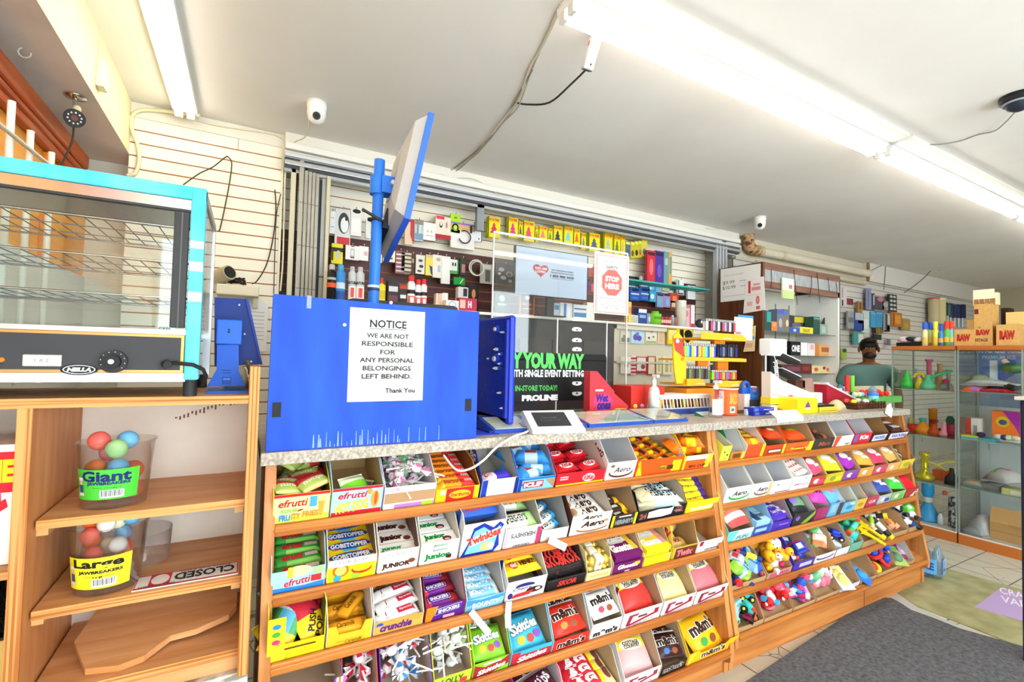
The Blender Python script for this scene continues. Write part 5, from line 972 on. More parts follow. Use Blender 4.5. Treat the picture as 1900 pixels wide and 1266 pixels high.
a,c = sp_(402,592,SY-.02),sp_(448,640,SY-.02);b = MB().box(a[0],SY-.02,c[1],c[0],SY+.02,a[1],'2a60c8',bev=.004);q = sp_(425,612,SY-.02);b.cyl((q[0],SY-.0205,q[1]),(q[0],SY-.022,q[1]),.003,'0c1c4c').cyl((q[0],SY-.0205,q[1]-.007),(q[0],SY-.022,q[1]-.007),.0035,'0c1c4c');b.build('bracket',t)
P = [at(*q,Y=1.74) for q in ((398,552),(455,555),(484,676),(398,680))]
b = MB().prism([(q.x,q.z) for q in P][::-1],1.735,1.75,'16307c',ax='y')
P2 = [at(*q,Y=1.735) for q in ((455,555),(461,556),(487,676),(484,678))];b.prism([(q.x,q.z) for q in P2][::-1],1.725,1.752,'1c3c98',ax='y')
for px,py in ((444,566),(454,620),(466,671)): q = at(px,py,Y=1.734);b.cyl((q.x,1.735,q.z),(q.x,1.732,q.z),.003,'c8d0e8',n=8)
b.build('screen_back',t)
# beige bag with a buckle strap beside the stand
b = MB();b.M = Matrix.Translation((-.03,1.78,1.328)) @ Matrix.Rotation(R(8),4,'Z');pillow(b,.09,.10,.08,['d8d0b0'],.15,10,8,puff=2);b.M = Matrix()
o = b.build('cloth_bag');tag(o,'cream cloth bag with a dark buckle strap behind the blue terminal stand','bag');q = at(464,690,Y=1.72)
s = MB();s.tube([(q.x-.01,1.722,q.z+.035),(q.x-.002,1.715,q.z+.012),(q.x+.008,1.715,q.z-.012),(q.x+.018,1.72,q.z-.02)],.007,'5c5844',n=6).box(q.x-.006,1.705,q.z-.008,q.x+.012,1.715,q.z+.008,'3c3a30',bev=.003);s.build('buckle_strap',o)
# papers and small shelf on the slatted wall
WYF = 3.468
def wallbox(name,label,cat,px0,py0,px1,py1,y,th,col,D=(),group=None,bev=0,parent=None):
    a,c = at(px0,py0,Y=y),at(px1,py1,Y=y);b = MB();W,H = abs(c.x-a.x),abs(a.z-c.z)
    b.box(-W/2,0,-H/2,W/2,th,H/2,col,bev=bev);b.deco(list(D),(0,0,0),(1,0,0),(0,0,1),W,H)
    o = b.build(name,parent,loc=((a.x+c.x)/2,y,(a.z+c.z)/2))
    return tag(o,label,cat,group) if label else o
wallbox('paper_sheet','printed white paper sheet on the slatted wall behind the blue stand','paper',458,560,494,652,3.455,.004,'f2f0ec',[('R',0,.3-.08*i,.7,.015,'b8b8bc') for i in range(8)])
wallbox('paper_sheet','framed paper notice on the slatted wall seen through the warmer','paper',288,597,324,640,3.455,.004,'f2f4f2',[TT('CATA',0,.2,.6,.2,'4a8ab0'),('R',0,-.2,.7,.3,'dce0e0')])
a,c = at(402,527,Y=3.34),at(480,552,Y=3.34)
t = empty('wall_shelf','small cream wall shelf holding gadgets on the slatted wall','shelf',(0,0,0));MB().box(a.x,3.30,c.z,c.x,3.468,a.z,'e4dcc4',bev=.006).build('shelf_board',t);MB().box(c.x-.03,3.42,c.z-.06,c.x,3.468,c.z,'d8d0b8').build('bracket',t)
q = at(408,524,Y=3.38);b = MB().cyl((q.x-.02,3.42,q.z+.03),(q.x+.05,3.34,q.z+.06),.045,'b8b094',n=18).cyl((q.x+.045,3.345,q.z+.058),(q.x+.054,3.335,q.z+.062),.036,'2c2a28',n=18).box(q.x-.03,3.38,q.z,q.x+.03,3.44,q.z+.03,'a8a088');tag(b.build('camera_gadget'),'beige round camera gadget on the small cream wall shelf','camera')
q = at(440,527,Y=3.38);b = MB();rnd = random.Random(3);b.tube([(q.x+.04*math.cos(i*1.3)*(1+.3*rnd.random()),3.38+.02*math.sin(i),q.z+.02+.02*math.sin(i*1.7)) for i in range(16)],.006,'28241f',n=6);tag(b.build('cable_coil'),'tangle of black cable on the small cream wall shelf','cable')
# ================================================================ on the near counter
CT = 1.15
t = empty('blue_board','big blue metal panel with a taped NOTICE paper standing at the near counter edge','panel',(0,0,0))
px0,px1,PY = .058,.742,1.598
b = MB();q0,q1 = .012,.0
b.prism([(px0,CT+.001),(px1,CT+.001),(px1,1.612),(px0+.004,1.622)],PY,PY+.03,M_blue,ax='y');b.box(px0+.02,PY+.03,CT,px1-.02,PY+.16,CT+.012,M_dkblue);
for x in (px0+.15,px1-.15): b.prism([(PY+.03,CT+.012),(PY+.15,CT+.012),(PY+.03,CT+.3)],x,x+.006,M_dkblue)
b.build('steel_sheet',t)
M_drip = mat('7c98f0',.25)
b = MB();rd = random.Random(5)
for i in range(34):
    x = px0+.13+.0125*i+rd.uniform(-.004,.004);
    if i > 22 and rd.random() < .55: continue
    h = rd.uniform(.012,.055);w_ = rd.uniform(.001,.0035);b.prism([(x-w_,CT+.004),(x+w_,CT+.004),(x+w_*.4,CT+h),(x-w_*.4,CT+h)],PY-.0006,PY,M_drip,ax='y')
b.build('paint_drip',t)
for x,z in ((.083,1.275),(.707,1.272)): MB().box(x-.012,PY-.002,z-.022,x+.012,PY,z+.022,'161618').build('black_pad',t)
for px,py in ((639,603),(725,562)): q = at(px,py,Y=PY);MB().cyl((q.x,PY,q.z),(q.x,PY-.004,q.z),.005,M_chrome,n=10).build('bolt',t)
a,c = at(650,570,Y=PY-.002),at(784,743,Y=PY-.002);W,H = c.x-a.x,a.z-c.z
b = MB().box(a.x,PY-.0016,c.z,c.x,PY-.0004,a.z,'d6d4d0')
L = [('T','NOTICE',0,.34,.49,.085,'1c1c1e',{'bold': .025}),('R',0,.285,.5,.006,'4a4a4c')] + [('T',s,0,.21-.088*i,w_,.052,'2c2c30',{'bold': .018}) for i,(s,w_) in enumerate((('WE ARE NOT',.56),('RESPONSIBLE',.68),('FOR',.2),('ANY PERSONAL',.72),('BELONGINGS',.64),('LEFT BEHIND.',.66)))] + [('T','Thank You',.18,-.385,.4,.052,'2c2c30',{'bold': .018})]
b.deco(L,((a.x+c.x)/2,PY-.0017,(a.z+c.z)/2),(1,0,0),(0,0,1),W,H);o = b.build('notice_paper');tag(o,'white NOTICE paper about lost belongings taped to the blue panel','paper')
b = MB().box(.155,PY-.0012,1.585,.168,PY+.0301,1.625,glass('tape','f4f4f0',1,.3,haze=.2));tag(b.build('clear_tape'),'strip of clear tape over the top edge of the blue panel','tape')
# pole with the monitor
PX,PYY = .41,1.86
t = empty('monitor_pole','blue steel pole clamped to the counter behind the blue panel carrying the tilted monitor','pole',(0,0,0))
MB().cyl((PX,PYY,CT),(PX+.012,PYY,2.20),.0205,M_bluemetal,n=24).build('pole',t);MB().cyl((PX,PYY,CT),(PX,PYY,CT+.01),.06,M_dkblue,n=24).build('flange',t)
a = at(700,345,Y=PYY);b = MB().cyl((a.x,PYY,a.z-.035),(a.x,PYY,a.z+.035),.028,M_bluemetal,n=20).box(a.x+.01,PYY-.035,a.z-.03,a.x+.075,PYY-.028,a.z+.035,M_bluemetal).box(a.x+.01,PYY+.028,a.z-.03,a.x+.075,PYY+.035,a.z+.035,M_bluemetal).cyl((a.x+.05,PYY-.05,a.z+.01),(a.x+.05,PYY-.03,a.z+.01),.009,'d8d8d8').cyl((a.x+.05,PYY-.05,a.z-.04),(a.x+.05,PYY+.04,a.z-.04),.006,M_steel);b.build('clamp_bracket',t)
for py,c in ((532,'e4e8ec'),(538,'28304c'),(408,'2c2c30')): q = at(693,py,Y=PYY);MB().cyl((q.x,PYY,q.z-.004),(q.x,PYY,q.z+.004),.0225,c,n=20).build('cable_tie',t)
t = empty('pole_monitor','blue and grey monitor seen from its edge on the blue pole','monitor',(0,0,0))
A,B_,C_,D_ = at(796,207,Y=1.66),at(750,404,Y=1.66),at(711,486,Y=2.10),at(752,283,Y=2.10)
ex = (A-D_).normalized();ez = (A-B_).normalized();n_ = ex.cross(ez).normalized()      # n_ points to the pole side or away
if n_.x > 0: n_ = -n_
def slab(b,P,off0,off1,col): V = [p+n_*off0 for p in P]+[p+n_*off1 for p in P];return b.add(V,[(0,1,2,3),(7,6,5,4)]+[(i,4+i,4+(i+1) % 4,(i+1) % 4) for i in range(4)],col)
b = slab(MB(),(A,B_,C_,D_),-.022,0,'3a6ae4');b.build('bezel',t)
cen = (A+B_+C_+D_)/4;g = lambda k: [cen+(p-cen)*k for p in (A,B_,C_,D_)]
V = [p for p in g(.96)]+[p+n_*.035 for p in g(.84)]+[p+n_*.05 for p in g(.5)]
b = MB().add(V,[(0,4,5,1),(1,5,6,2),(2,6,7,3),(3,7,4,0),(4,8,9,5),(5,9,10,6),(6,10,11,7),(7,11,8,4),(8,11,10,9)],'b4b4b6');b.build('back_cover',t)
slab(MB(),[cen+(p-cen)*.92-n_*.024 for p in (A,B_,C_,D_)],0,.001,'1a1c24').build('screen',t)
m1 = B_*.62+C_*.38;m2 = B_*.15+C_*.85;up_ = (A-B_)*.24
slab(MB(),[m2+up_,m2+(A-B_)*.05,m1+(A-B_)*.05,m1+up_],.03,.054,'1c2030').build('port_recess',t);prt = [o for o in t.children if o.name.startswith('port_recess')][0]
for i in range(6):
    p = m2+(m1-m2)*(.12+.15*i)+up_*.6+n_*.056;MB().box(p.x-.008,p.y-.012,p.z-.007,p.x+.004,p.y+.012,p.z+.007,('c8ccd4','5a5c64','d8d8dc')[i % 3]).build('port',prt)
q = cen+n_*.05;MB().tube([q,Vector((PX+.06,PYY,q.z+.0))],.016,M_bluemetal,n=10).build('mount_arm',t)
MB().tube([at(672,388,Y=1.84),at(700,405,Y=1.83),at(715,412,Y=1.84),at(738,402,Y=1.86)],.006,'38383a',n=8).build('cable',t)
# upright blue terminal seen from behind
t = empty('upright_terminal','upright deep blue terminal seen from its back edge on the near counter','terminal',(0,0,0))
X0 = .925;b = MB().box(X0,1.69,1.175,X0+.028,2.10,1.62,'2038b8',bev=.012,rough=.25).box(X0-.012,1.70,1.20,X0+.002,1.72,1.60,'1c30a4',bev=.004);b.build('housing',t)
for dz,dy,r_ in ((1.565,1.80,.016),(1.44,1.80,.022),(1.46,1.755,.008),(1.42,1.755,.008),(1.44,1.86,.008),(1.40,1.80,.007),(1.48,1.80,.007),(1.30,1.76,.005),(1.55,1.745,.005),(1.24,1.73,.005)):
    MB().cyl((X0,dy,dz),(X0-.012,dy,dz),r_,'2848c8' if r_ > .007 else 'c8d0e8',n=14).cyl((X0-.012,dy,dz),(X0-.02,dy,dz),r_*.5,'d8d8d8',n=10).build('mount_bolt',t)
MB().box(X0-.10,1.66,CT,X0+.06,2.05,CT+.012,M_dkblue,bev=.003).prism([(1.7,CT+.012),(2.05,CT+.012),(2.02,CT+.05),(1.72,CT+.05)],X0,X0+.02,M_dkblue).build('stand',t)
b = MB().box(.745,1.64,CT,.86,1.76,CT+.004,'2c3cb4');tag(b.build('blue_sheet'),'flat dark blue plate beside the blue panel on the counter','plate')
# ticket trays with blue rims
def ticket(x0,x1,y0,y1,label,cards=2,rise=.035):
    t = empty('ticket_tray',label,'tray',(x0,y0,CT));W,D = x1-x0,y1-y0;s = rise/D
    b = MB();b.prism([(0,0),(D,0),(D,rise+.012),(0,.012)],0,W,'2c50b4');b.build('rim',t)
    p = MB();p.prism([(.012,.0125+.012*s),(D-.01,.0125+(D-.01)*s),(D-.01,.015+(D-.01)*s),(.012,.015+.012*s)],.012,W-.012,'f2f0ea');nrm = Vector((0,-s,1)).normalized();v = Vector((0,1,s)).normalized()
    D_ = [('R',-.3,.2,.3,.3,'f0e4b0'),('R',.2,-.1,.4,.4,'e4e8ee'),('R',-.1,-.3,.3,.2,'dcd8c4')];p.deco(D_,(W/2,D/2,.0152+D/2*s),(1,0,0),v,W*.9,D*.8);p.build('ticket_sheet',t)
    c = MB();c.deco([('R',0,0,1,1,'2c3c64'),('R',0,0,.8,.8,'dfe4e8'),TT('OLG',0,0,.5,.3,'3a4a7c')],(W-.03,.035,.0162+.035*s),(1,0,0),v,.035,.04);c.build('corner_badge',t)
    g_ = MB();g_.prism([(.0,.0165),(D,rise+.0165),(D,rise+.0185),(.0,.0185)],0,W,M_clear);g_.build('cover_glass',t)
ticket(.845,1.03,1.655,1.80,'short blue rimmed ticket tray beside the blue terminal');ticket(1.04,1.30,1.665,1.82,'blue rimmed ticket tray behind the white payment tablet')
ticket(1.31,1.69,1.66,1.84,'long blue rimmed ticket tray in the middle of the near counter');ticket(1.70,1.93,1.665,1.86,'blue rimmed ticket tray in front of the white basket')
# payment tablet
t = empty('payment_tablet','white payment tablet with a dark screen at the near counter edge','tablet',(.985,1.60,CT),(0,0,R(-10)))
b = MB();pr = [(0,.0),(.13,0),(.13,.075),(.115,.078),(.004,.016),(0,.012)];b.prism(pr,0,.23,'eeeeec',rough=.3);b.build('wedge_body',t)
v = Vector((0,.111,.062)).normalized();o_ = Vector((.105,.062,.0488));s = MB();s.deco([('R',0,0,1,1,'2c2c30'),TT('WELCOME',-.05,.1,.5,.1,'58585c'),TT('PLEASE TAP',-.05,-.1,.6,.1,'4a4a4e')],o_,(1,0,0),v,.15,.095);s.build('screen',t)
MB().box(0,-.001,-.0005,.23,.0,.004,'b8b8ba').build('front_strip',t)
c = MB();c.tube(smooth([(.99,1.64,1.157),(.94,1.60,1.156),(.88,1.572,1.15),(.81,1.562,1.12),(.76,1.568,1.075),(.72,1.60,1.04),(.68,1.63,1.035),(.65,1.68,1.08)]),.0042,'f0efec',n=8)
tag(c.build('power_cable'),'white power cord hanging from the payment tablet into the top shelf','cord')
# clear acrylic shield with poster and sign
t = empty('acrylic_shield','clear acrylic counter shield with bright edges on the near counter','shield',(0,0,0));GY = 2.20
a,c = at(917,432,Y=GY),at(1165,470,Y=GY);m1,m2 = at(1035,590,Y=GY).x,at(1125,690,Y=GY).x;zt = 2.095
for x0,x1,z1 in ((a.x,m1,zt),(m1+.003,c.x,zt)): MB().box(x0,GY,CT,x1,GY+.005,z1,M_acrylic).build('pane',t)
ed = mat('f4f4ec',.2)
for x,z1 in ((a.x,zt),(m1,1.67),(m2,1.67),(c.x,zt)): MB().box(x-.0025,GY-.001,CT,x+.0025,GY+.007,z1,ed).build('edge',t)
MB().box(a.x,GY-.001,zt-.006,c.x,GY+.007,zt+.004,ed).build('top_edge',t)
MB().box(a.x,GY-.004,1.435,m2,GY,1.441,M_clear).build('seam_strip',t)
for x in (a.x+.05,c.x-.05): MB().box(x,GY-.06,CT,x+.02,GY+.06,CT+.006,M_clear).build('foot',t)
def gp(px,py): q = at(px,py,Y=GY-.004);return q.x,q.z
x0,z0 = gp(895,748);x1,z1 = gp(1126,655)[0],gp(1000,655)[1];x0 = gp(880,700)[0];W,H = x1-x0,z1-z0
b = MB();r_ = .02;pts = []
for cx,cz,a0 in ((x1-r_,z1-r_,0),(x0+r_,z1-r_,90),(x0+r_,z0+r_,180),(x1-r_,z0+r_,270)):
    for k in range(5): q = R(a0+22.5*k);pts.append((cx+r_*math.cos(q),cz+r_*math.sin(q)))
b.prism(pts,GY-.004,GY-.002,'161616',ax='y')
def tx(s,pxa,pya,pxb,pyb,col,bold=.05):
    x_,z_ = gp(pxa,pyb);X_,Z_ = gp(pxb,pya);b.deco([('T',s,0,0,1,1,col,{'bold': bold})],((x_+X_)/2,GY-.0042,(z_+Z_)/2),(1,0,0),(0,0,1),X_-x_,abs(Z_-z_))
tx('PLAY YOUR WAY',914,657,1084,684,'5cd060',.06);tx('WITH SINGLE EVENT BETTING',940,687,1083,700,'f4f4f2',.04);tx('PLAY IN-STORE TODAY!',930,714,1034,727,'50b854',.03);tx('PROLINE',968,732,1035,745,'f4f4f2',.07)
o = b.build('betting_poster');tag(o,'black poster with green and white PLAY YOUR WAY lettering on the shield','poster')
for px in (1040,): pass
b = MB();zc = [(593,0),(614,0),(634,0),(648,0),(714,1),(730,1)]
for i,py in enumerate((592,611,631,648,712,731)):
    x_,z_ = gp(1070,py);b.deco([('T','C',0,0,.026,.078,'f2f2f0',{'bold': .14,'rot': -90 if i < 4 else 90})],(x_,GY+.0062 if False else GY-.0065,z_),(1,0,0),(0,0,1),.9,.9)
tag(b.build('white_letter_sticker'),'column of white upright letters stuck on the acrylic shield','sticker')
a,c = at(1104,466,Y=GY-.01),at(1166,586,Y=GY-.01);W,H = c.x-a.x,a.z-c.z;b = MB().box(a.x,GY-.008,c.z,c.x,GY-.004,a.z,'dedcda')
oct_ = [(.0+.31*math.cos(R(22.5+45*k)),.02+.31*W/H*math.sin(R(22.5+45*k))) for k in range(8)];oc2 = [(x*1.08,.02+(y-.02)*1.08) for x,y in oct_]
b.deco([('R',0,-.01,.94,.95,'e0a09c'),('R',0,-.01,.82,.9,'e0dedc'),TT('FOR EVERYONE\'S',0,.36,.66,.045,'6a6a6e',bold=0),TT('SAFETY',0,.27,.34,.055,'48484c'),('P',oc2,'e8b0a8'),('P',oct_,'d8605c'),TT('STOP',0,.08,.4,.09,'f4ecea',bold=.05),TT('HERE',0,-.04,.4,.09,'f4ecea',bold=.05),TT('MAINTAIN PHYSICAL DISTANCE',0,-.24,.7,.028,'7a7a7e',bold=0),TT('AT LEAST 2 METRES',0,-.285,.5,.028,'7a7a7e',bold=0),TT('LIMIT OF SIX PEOPLE',0,-.36,.7,.028,'7a7a7e',bold=0),TT('IN STORE',0,-.4,.4,.028,'7a7a7e',bold=0)],((a.x+c.x)/2,GY-.0082,(a.z+c.z)/2),(1,0,0),(0,0,1),W,H)
tag(b.build('stop_sign'),'white SAFETY sign with a red STOP HERE octagon on the acrylic shield','sign')
b = MB().box(1.00,1.87,CT,1.96,2.18,CT+.005,M_clear);tag(b.build('glass_sheet'),'glossy glass sheet lying on the counter in front of the shield','glass sheet')
# ================================================================ folding gates
t = empty('folding_gate','beige and grey folding security gate stacked at the slatted wall corner','gate',(0,0,0));FY = 3.37
gx = lambda px: at(px,420,Y=FY).x
for p0,p1,d,c,zt in ((537,547,.03,'beige',2.715),(548.5,551,.05,'dark',2.68),(552,560.5,.0,'g',2.70),(562,568.5,.01,'g',2.69),(570,576,.015,'g',2.68),(577,583,.02,'g',2.67),(584,590.5,.025,'g',2.66),(590.5,596,.05,'dark',2.62),(596,604,.03,'metal',2.63),(604,611,.0,'beige',2.64)):  # dark entries are strips standing in for the shaded gaps between leaves
    x0,x1 = gx(p0),gx(p1);m_ = {'beige': mat('cdc6ac',.4),'dark': mat('3c3e42',.5),'g': M_gate,'metal': mat('a4a8aa',.4)}[c]
    b = MB().box(x0,FY+d,.0,x1,FY+d+.03,zt-(x1-x0)/2,m_,bev=.004)
    if c == 'g': b.cyl(((x0+x1)/2,FY+d+.001,zt-(x1-x0)/2),((x0+x1)/2,FY+d+.029,zt-(x1-x0)/2),(x1-x0)/2,m_,n=14)
    if c in 'g':
        for k in range(5): z_ = 1.3+.28*k;b.box(x0,FY+d-.0006,z_,x1,FY+d,z_+.004,'6a6860')
    b.build('gate_strip',t)
q = at(596,515,Y=FY+.03);MB().cyl((q.x-.02,FY+.0,q.z),(q.x+.01,FY,q.z),.005,'4a4a4a').build('latch',t)
t = empty('folding_gate','grey folding security gate stacked beside the brown cabinet','gate',(0,0,0));FY2 = 3.36
for k in range(8):
    x0 = at(1330,520,Y=FY2).x+.024*k;MB().box(x0,FY2+(.012 if k % 2 else 0),0,x0+.017,FY2+.05,2.69,('c0c4c8','9a9ea4')[k % 2],bev=.003).build('gate_strip',t)
# ================================================================ back counter units behind the near counter
BY = 3.0
b = MB().box(.45,BY,.0,2.60,BY+.42,1.735,'36363a');t = b.build('dark_cabinet');tag(t,'dark grey back cabinet with flap doors behind the acrylic shield','cabinet')
for i in range(4):
    x0 = 1.42+.29*i
    for j in range(3): MB().box(x0,BY-.012,1.30+.145*j-.14,x0+.28,BY-.001,1.30+.145*j-.004,('3e3e42','46464a')[(i+j) % 2],bev=.002,rough=.3).build('flap_door',t)
b = MB().box(.45,BY-.02,1.737,3.80,BY+.56,1.755,'eeece4');tag(b.build('ledge_board'),'long cream ledge board above the dark cabinet and the pegboard','ledge')
b = MB().box(2.605,BY+.03,.0,3.80,BY+.42,1.735,'d6d0bc').box(2.605,BY+.0,1.42,3.80,BY+.035,1.436,'c8c2b0').box(2.605,BY,1.18,3.80,BY+.035,1.20,'c8c2b0').box(2.605,BY,1.70,3.8,BY+.035,1.735,'dcd6c2').box(2.605,BY,1.0,2.63,BY+.035,1.735,'dcd6c2')
tag(b.build('pegboard_unit'),'beige pegboard display unit under the cream ledge','display unit')
# TV
t = empty('display_screen','flat display screen showing a red heart hotline message above the ledge','screen',(0,0,0));SY2 = 2.94
a,c = at(958,456,Y=SY2),at(1088,557,Y=SY2);W,H = c.x-a.x,a.z-c.z
MB().box(a.x-.006,SY2,c.z-.006,c.x+.012,SY2+.03,a.z+.006,'2c2c30',bev=.004).build('bezel',t)
b = MB();hp = [(0,-.5)]+[(.5*math.sin(q)**3*1.0,(.40*math.cos(q)-.15*math.cos(2*q)-.06*math.cos(3*q)-.03*math.cos(4*q))) for q in (R(360/28*k) for k in range(28))]
heart = [(-.17+.24*.9*x,.03+.32*y+.02) for x,y in hp[1:]]
M_scr = mat('9fb0c6',.15,emit=.5)
b.box(a.x,SY2-.002,c.z,c.x,SY2,a.z,M_scr);b.deco([('P',heart,'b43c48'),TT('YOU ARE',-.17,.085,.17,.055,'f0e8ea',bold=.05),TT('LOVED',-.17,.015,.14,.055,'f0e8ea',bold=.05),TT('THE CANADIAN HUMAN',.13,.085,.32,.032,'3c4048',bold=.03),TT('TRAFFICKING HOTLINE',.13,.03,.33,.032,'3c4048',bold=.03),TT('1 833 900 1010',.13,-.045,.34,.06,'2c3038',bold=.05),('R',.13,-.1,.33,.008,'5a6068')],((a.x+c.x)/2,SY2-.0022,(a.z+c.z)/2),(1,0,0),(0,0,1),W,H);b.build('picture',t)
MB().box((a.x+c.x)/2-.03,SY2+.02,1.755,(a.x+c.x)/2+.03,SY2+.05,c.z+.1,'2c2c30').box((a.x+c.x)/2-.12,SY2-.01,1.755,(a.x+c.x)/2+.12,SY2+.1,1.763,'2c2c30').build('stand',t)
# long dark device behind the blue panel
a,c = at(645,548,Y=2.0),at(850,576,Y=2.0);b = MB().box(a.x,1.98,c.z-.05,c.x,2.16,a.z-.01,'38363a',bev=.02).box(a.x+.05,2.0,CT,c.x-.05,2.14,c.z-.04,'2c2c2e');tag(b.build('ticket_printer'),'long dark ticket printer behind the blue panel','printer')
# ================================================================ goods on the recess wall
HOOKP = None
def hook(x,y,z,wall):
    global HOOKP
    if HOOKP is None:
        b = MB().tube([(0,0,0),(0,-.9,.003),(0,-1,.018)],.003,M_chrome,n=6);HOOKP = b.build('peg_hook');tag(HOOKP,'thin metal peg hook on the slatted wall behind the near counter','hook','metal peg hooks on the slatted walls');o = HOOKP
    else: o = HOOKP.copy();COL.objects.link(o)
    o.location = (x,wall,z);o.scale = (1,max(.03,wall-y+.01),1)
    return o
def pk(r,label,base,D=(),y=3.49,n=1,th=.012,name='hanging_pack',cat='pack',blister=None,hk=True,wall=3.60,gap=.022,header=None,kid=None):
    """packs hanging on one peg; r = picture box of the front pack"""
    a,c = at(r[0],r[1],Y=y),at(r[2],r[3],Y=y);W,H = c.x-a.x,a.z-c.z;first = None
    for k in range(n):
        yy = y+gap*k
        if first is None:
            b = MB().box(-W/2,0,-H,W/2,th,0,base,bev=min(.002,th/3));b.deco(list(D),(0,0,-H/2),(1,0,0),(0,0,1),W,H);o = b.build(name);first = o
            if blister: u,v,w_,h_,col = blister;MB().sph((u*W,0,-H/2+v*H),(w_*W/2,.012,h_*H/2),col,n=12,rough=.2).build('blister',o)
            tag(o,label,cat);o.location = ((a.x+c.x)/2,yy,a.z)
            if n > 1: o['group'] = label
        else: dup(first,Matrix.Translation(((a.x+c.x)/2+random.uniform(-.004,.004),yy,a.z-random.uniform(0,.004))))
    if hk: hook((a.x+c.x)/2,y,a.z-.006,wall)
    return first
def z5(a,b,c,d): return (860+a/3.654,340+b/3.653,860+c/3.654,340+d/3.653)
def z6(a,b,c,d): return (600+a/5.757,370+b/5.755,600+c/5.757,370+d/5.755)
def z7(a,b,c,d): return (740+a/5.754,380+b/5.755,740+c/5.754,380+d/5.755)
def z8(a,b,c,d): return (1120+a/5.755,420+b/5.755,1120+c/5.755,420+d/5.755)
for r,c1,who,nn,bl in ((z5(165,222,248,345),'c84050','red',3,1),(z5(300,225,368,345),'d83c90','magenta',3,1),(z5(373,258,400,340),'4a5a4a','dark green',2,1),(z5(402,250,480,370),'e05070','pink',3,1),(z5(487,290,506,370),'6a6a50','olive',2,1),(z5(508,288,568,365),'e08080','salmon',2,1),(z5(572,303,602,372),'5a8a4a','moss',2,1),(z5(606,283,670,385),'3c4858','charcoal',3,1),(z5(676,288,742,390),'7cc8d8','aqua',3,1),(z5(746,306,790,395),'e8602c','orange',2,1),(z5(796,335,830,420),'7a8a98','grey blue',3,1),(z5(845,332,925,440),'58687c','slate',3,1),(z5(950,332,1010,450),'a8c0b0','pale sage',3,1),(z5(1018,350,1062,460),'5a8040','leaf green',2,1),(z5(1064,352,1096,460),'d8b070','tan',2,1)):
    r = (r[0],r[1],r[2],r[3]+8);pk(r,f'yellow hanging air freshener card with a {who} tree shape','f0dc1c',[('R',0,.36,.9,.22,'f2c418'),TT('LITTLE TREES',0,.37,.8,.12,'c83820',bold=.05),('R',-.44,0,.1,1,'3c6a28'),('P',[(-.3,-.3),(.3,-.3),(.14,-.12),(.24,-.1),(.08,.06),(.14,.08),(0,.24),(-.14,.08),(-.08,.06),(-.24,-.1),(-.14,-.12)],c1)],n=nn,th=.006,name='air_freshener',cat='air freshener',gap=.014)
for r,c1,c2,who in ((z5(1098,392,1132,500),'5a6a80','3c5a88','grey blue long'),(z5(1134,394,1160,512),'c0b830','6a5a2c','olive yellow'),(z5(1162,390,1186,508),'c8bc30','3a2c20','yellow and brown'),(z5(1188,386,1208,505),'c8b830','a86c3c','mustard'),(z5(1210,380,1246,500),'d8cc48','4a88a8','yellow and blue')):
    pk(r,f'{who} hanging pack above the teal shelf',c1,[('E',0,-.2,.7,.36,c2),('R',0,.38,.8,.16,'e8e060')],n=3,th=.006,gap=.016)
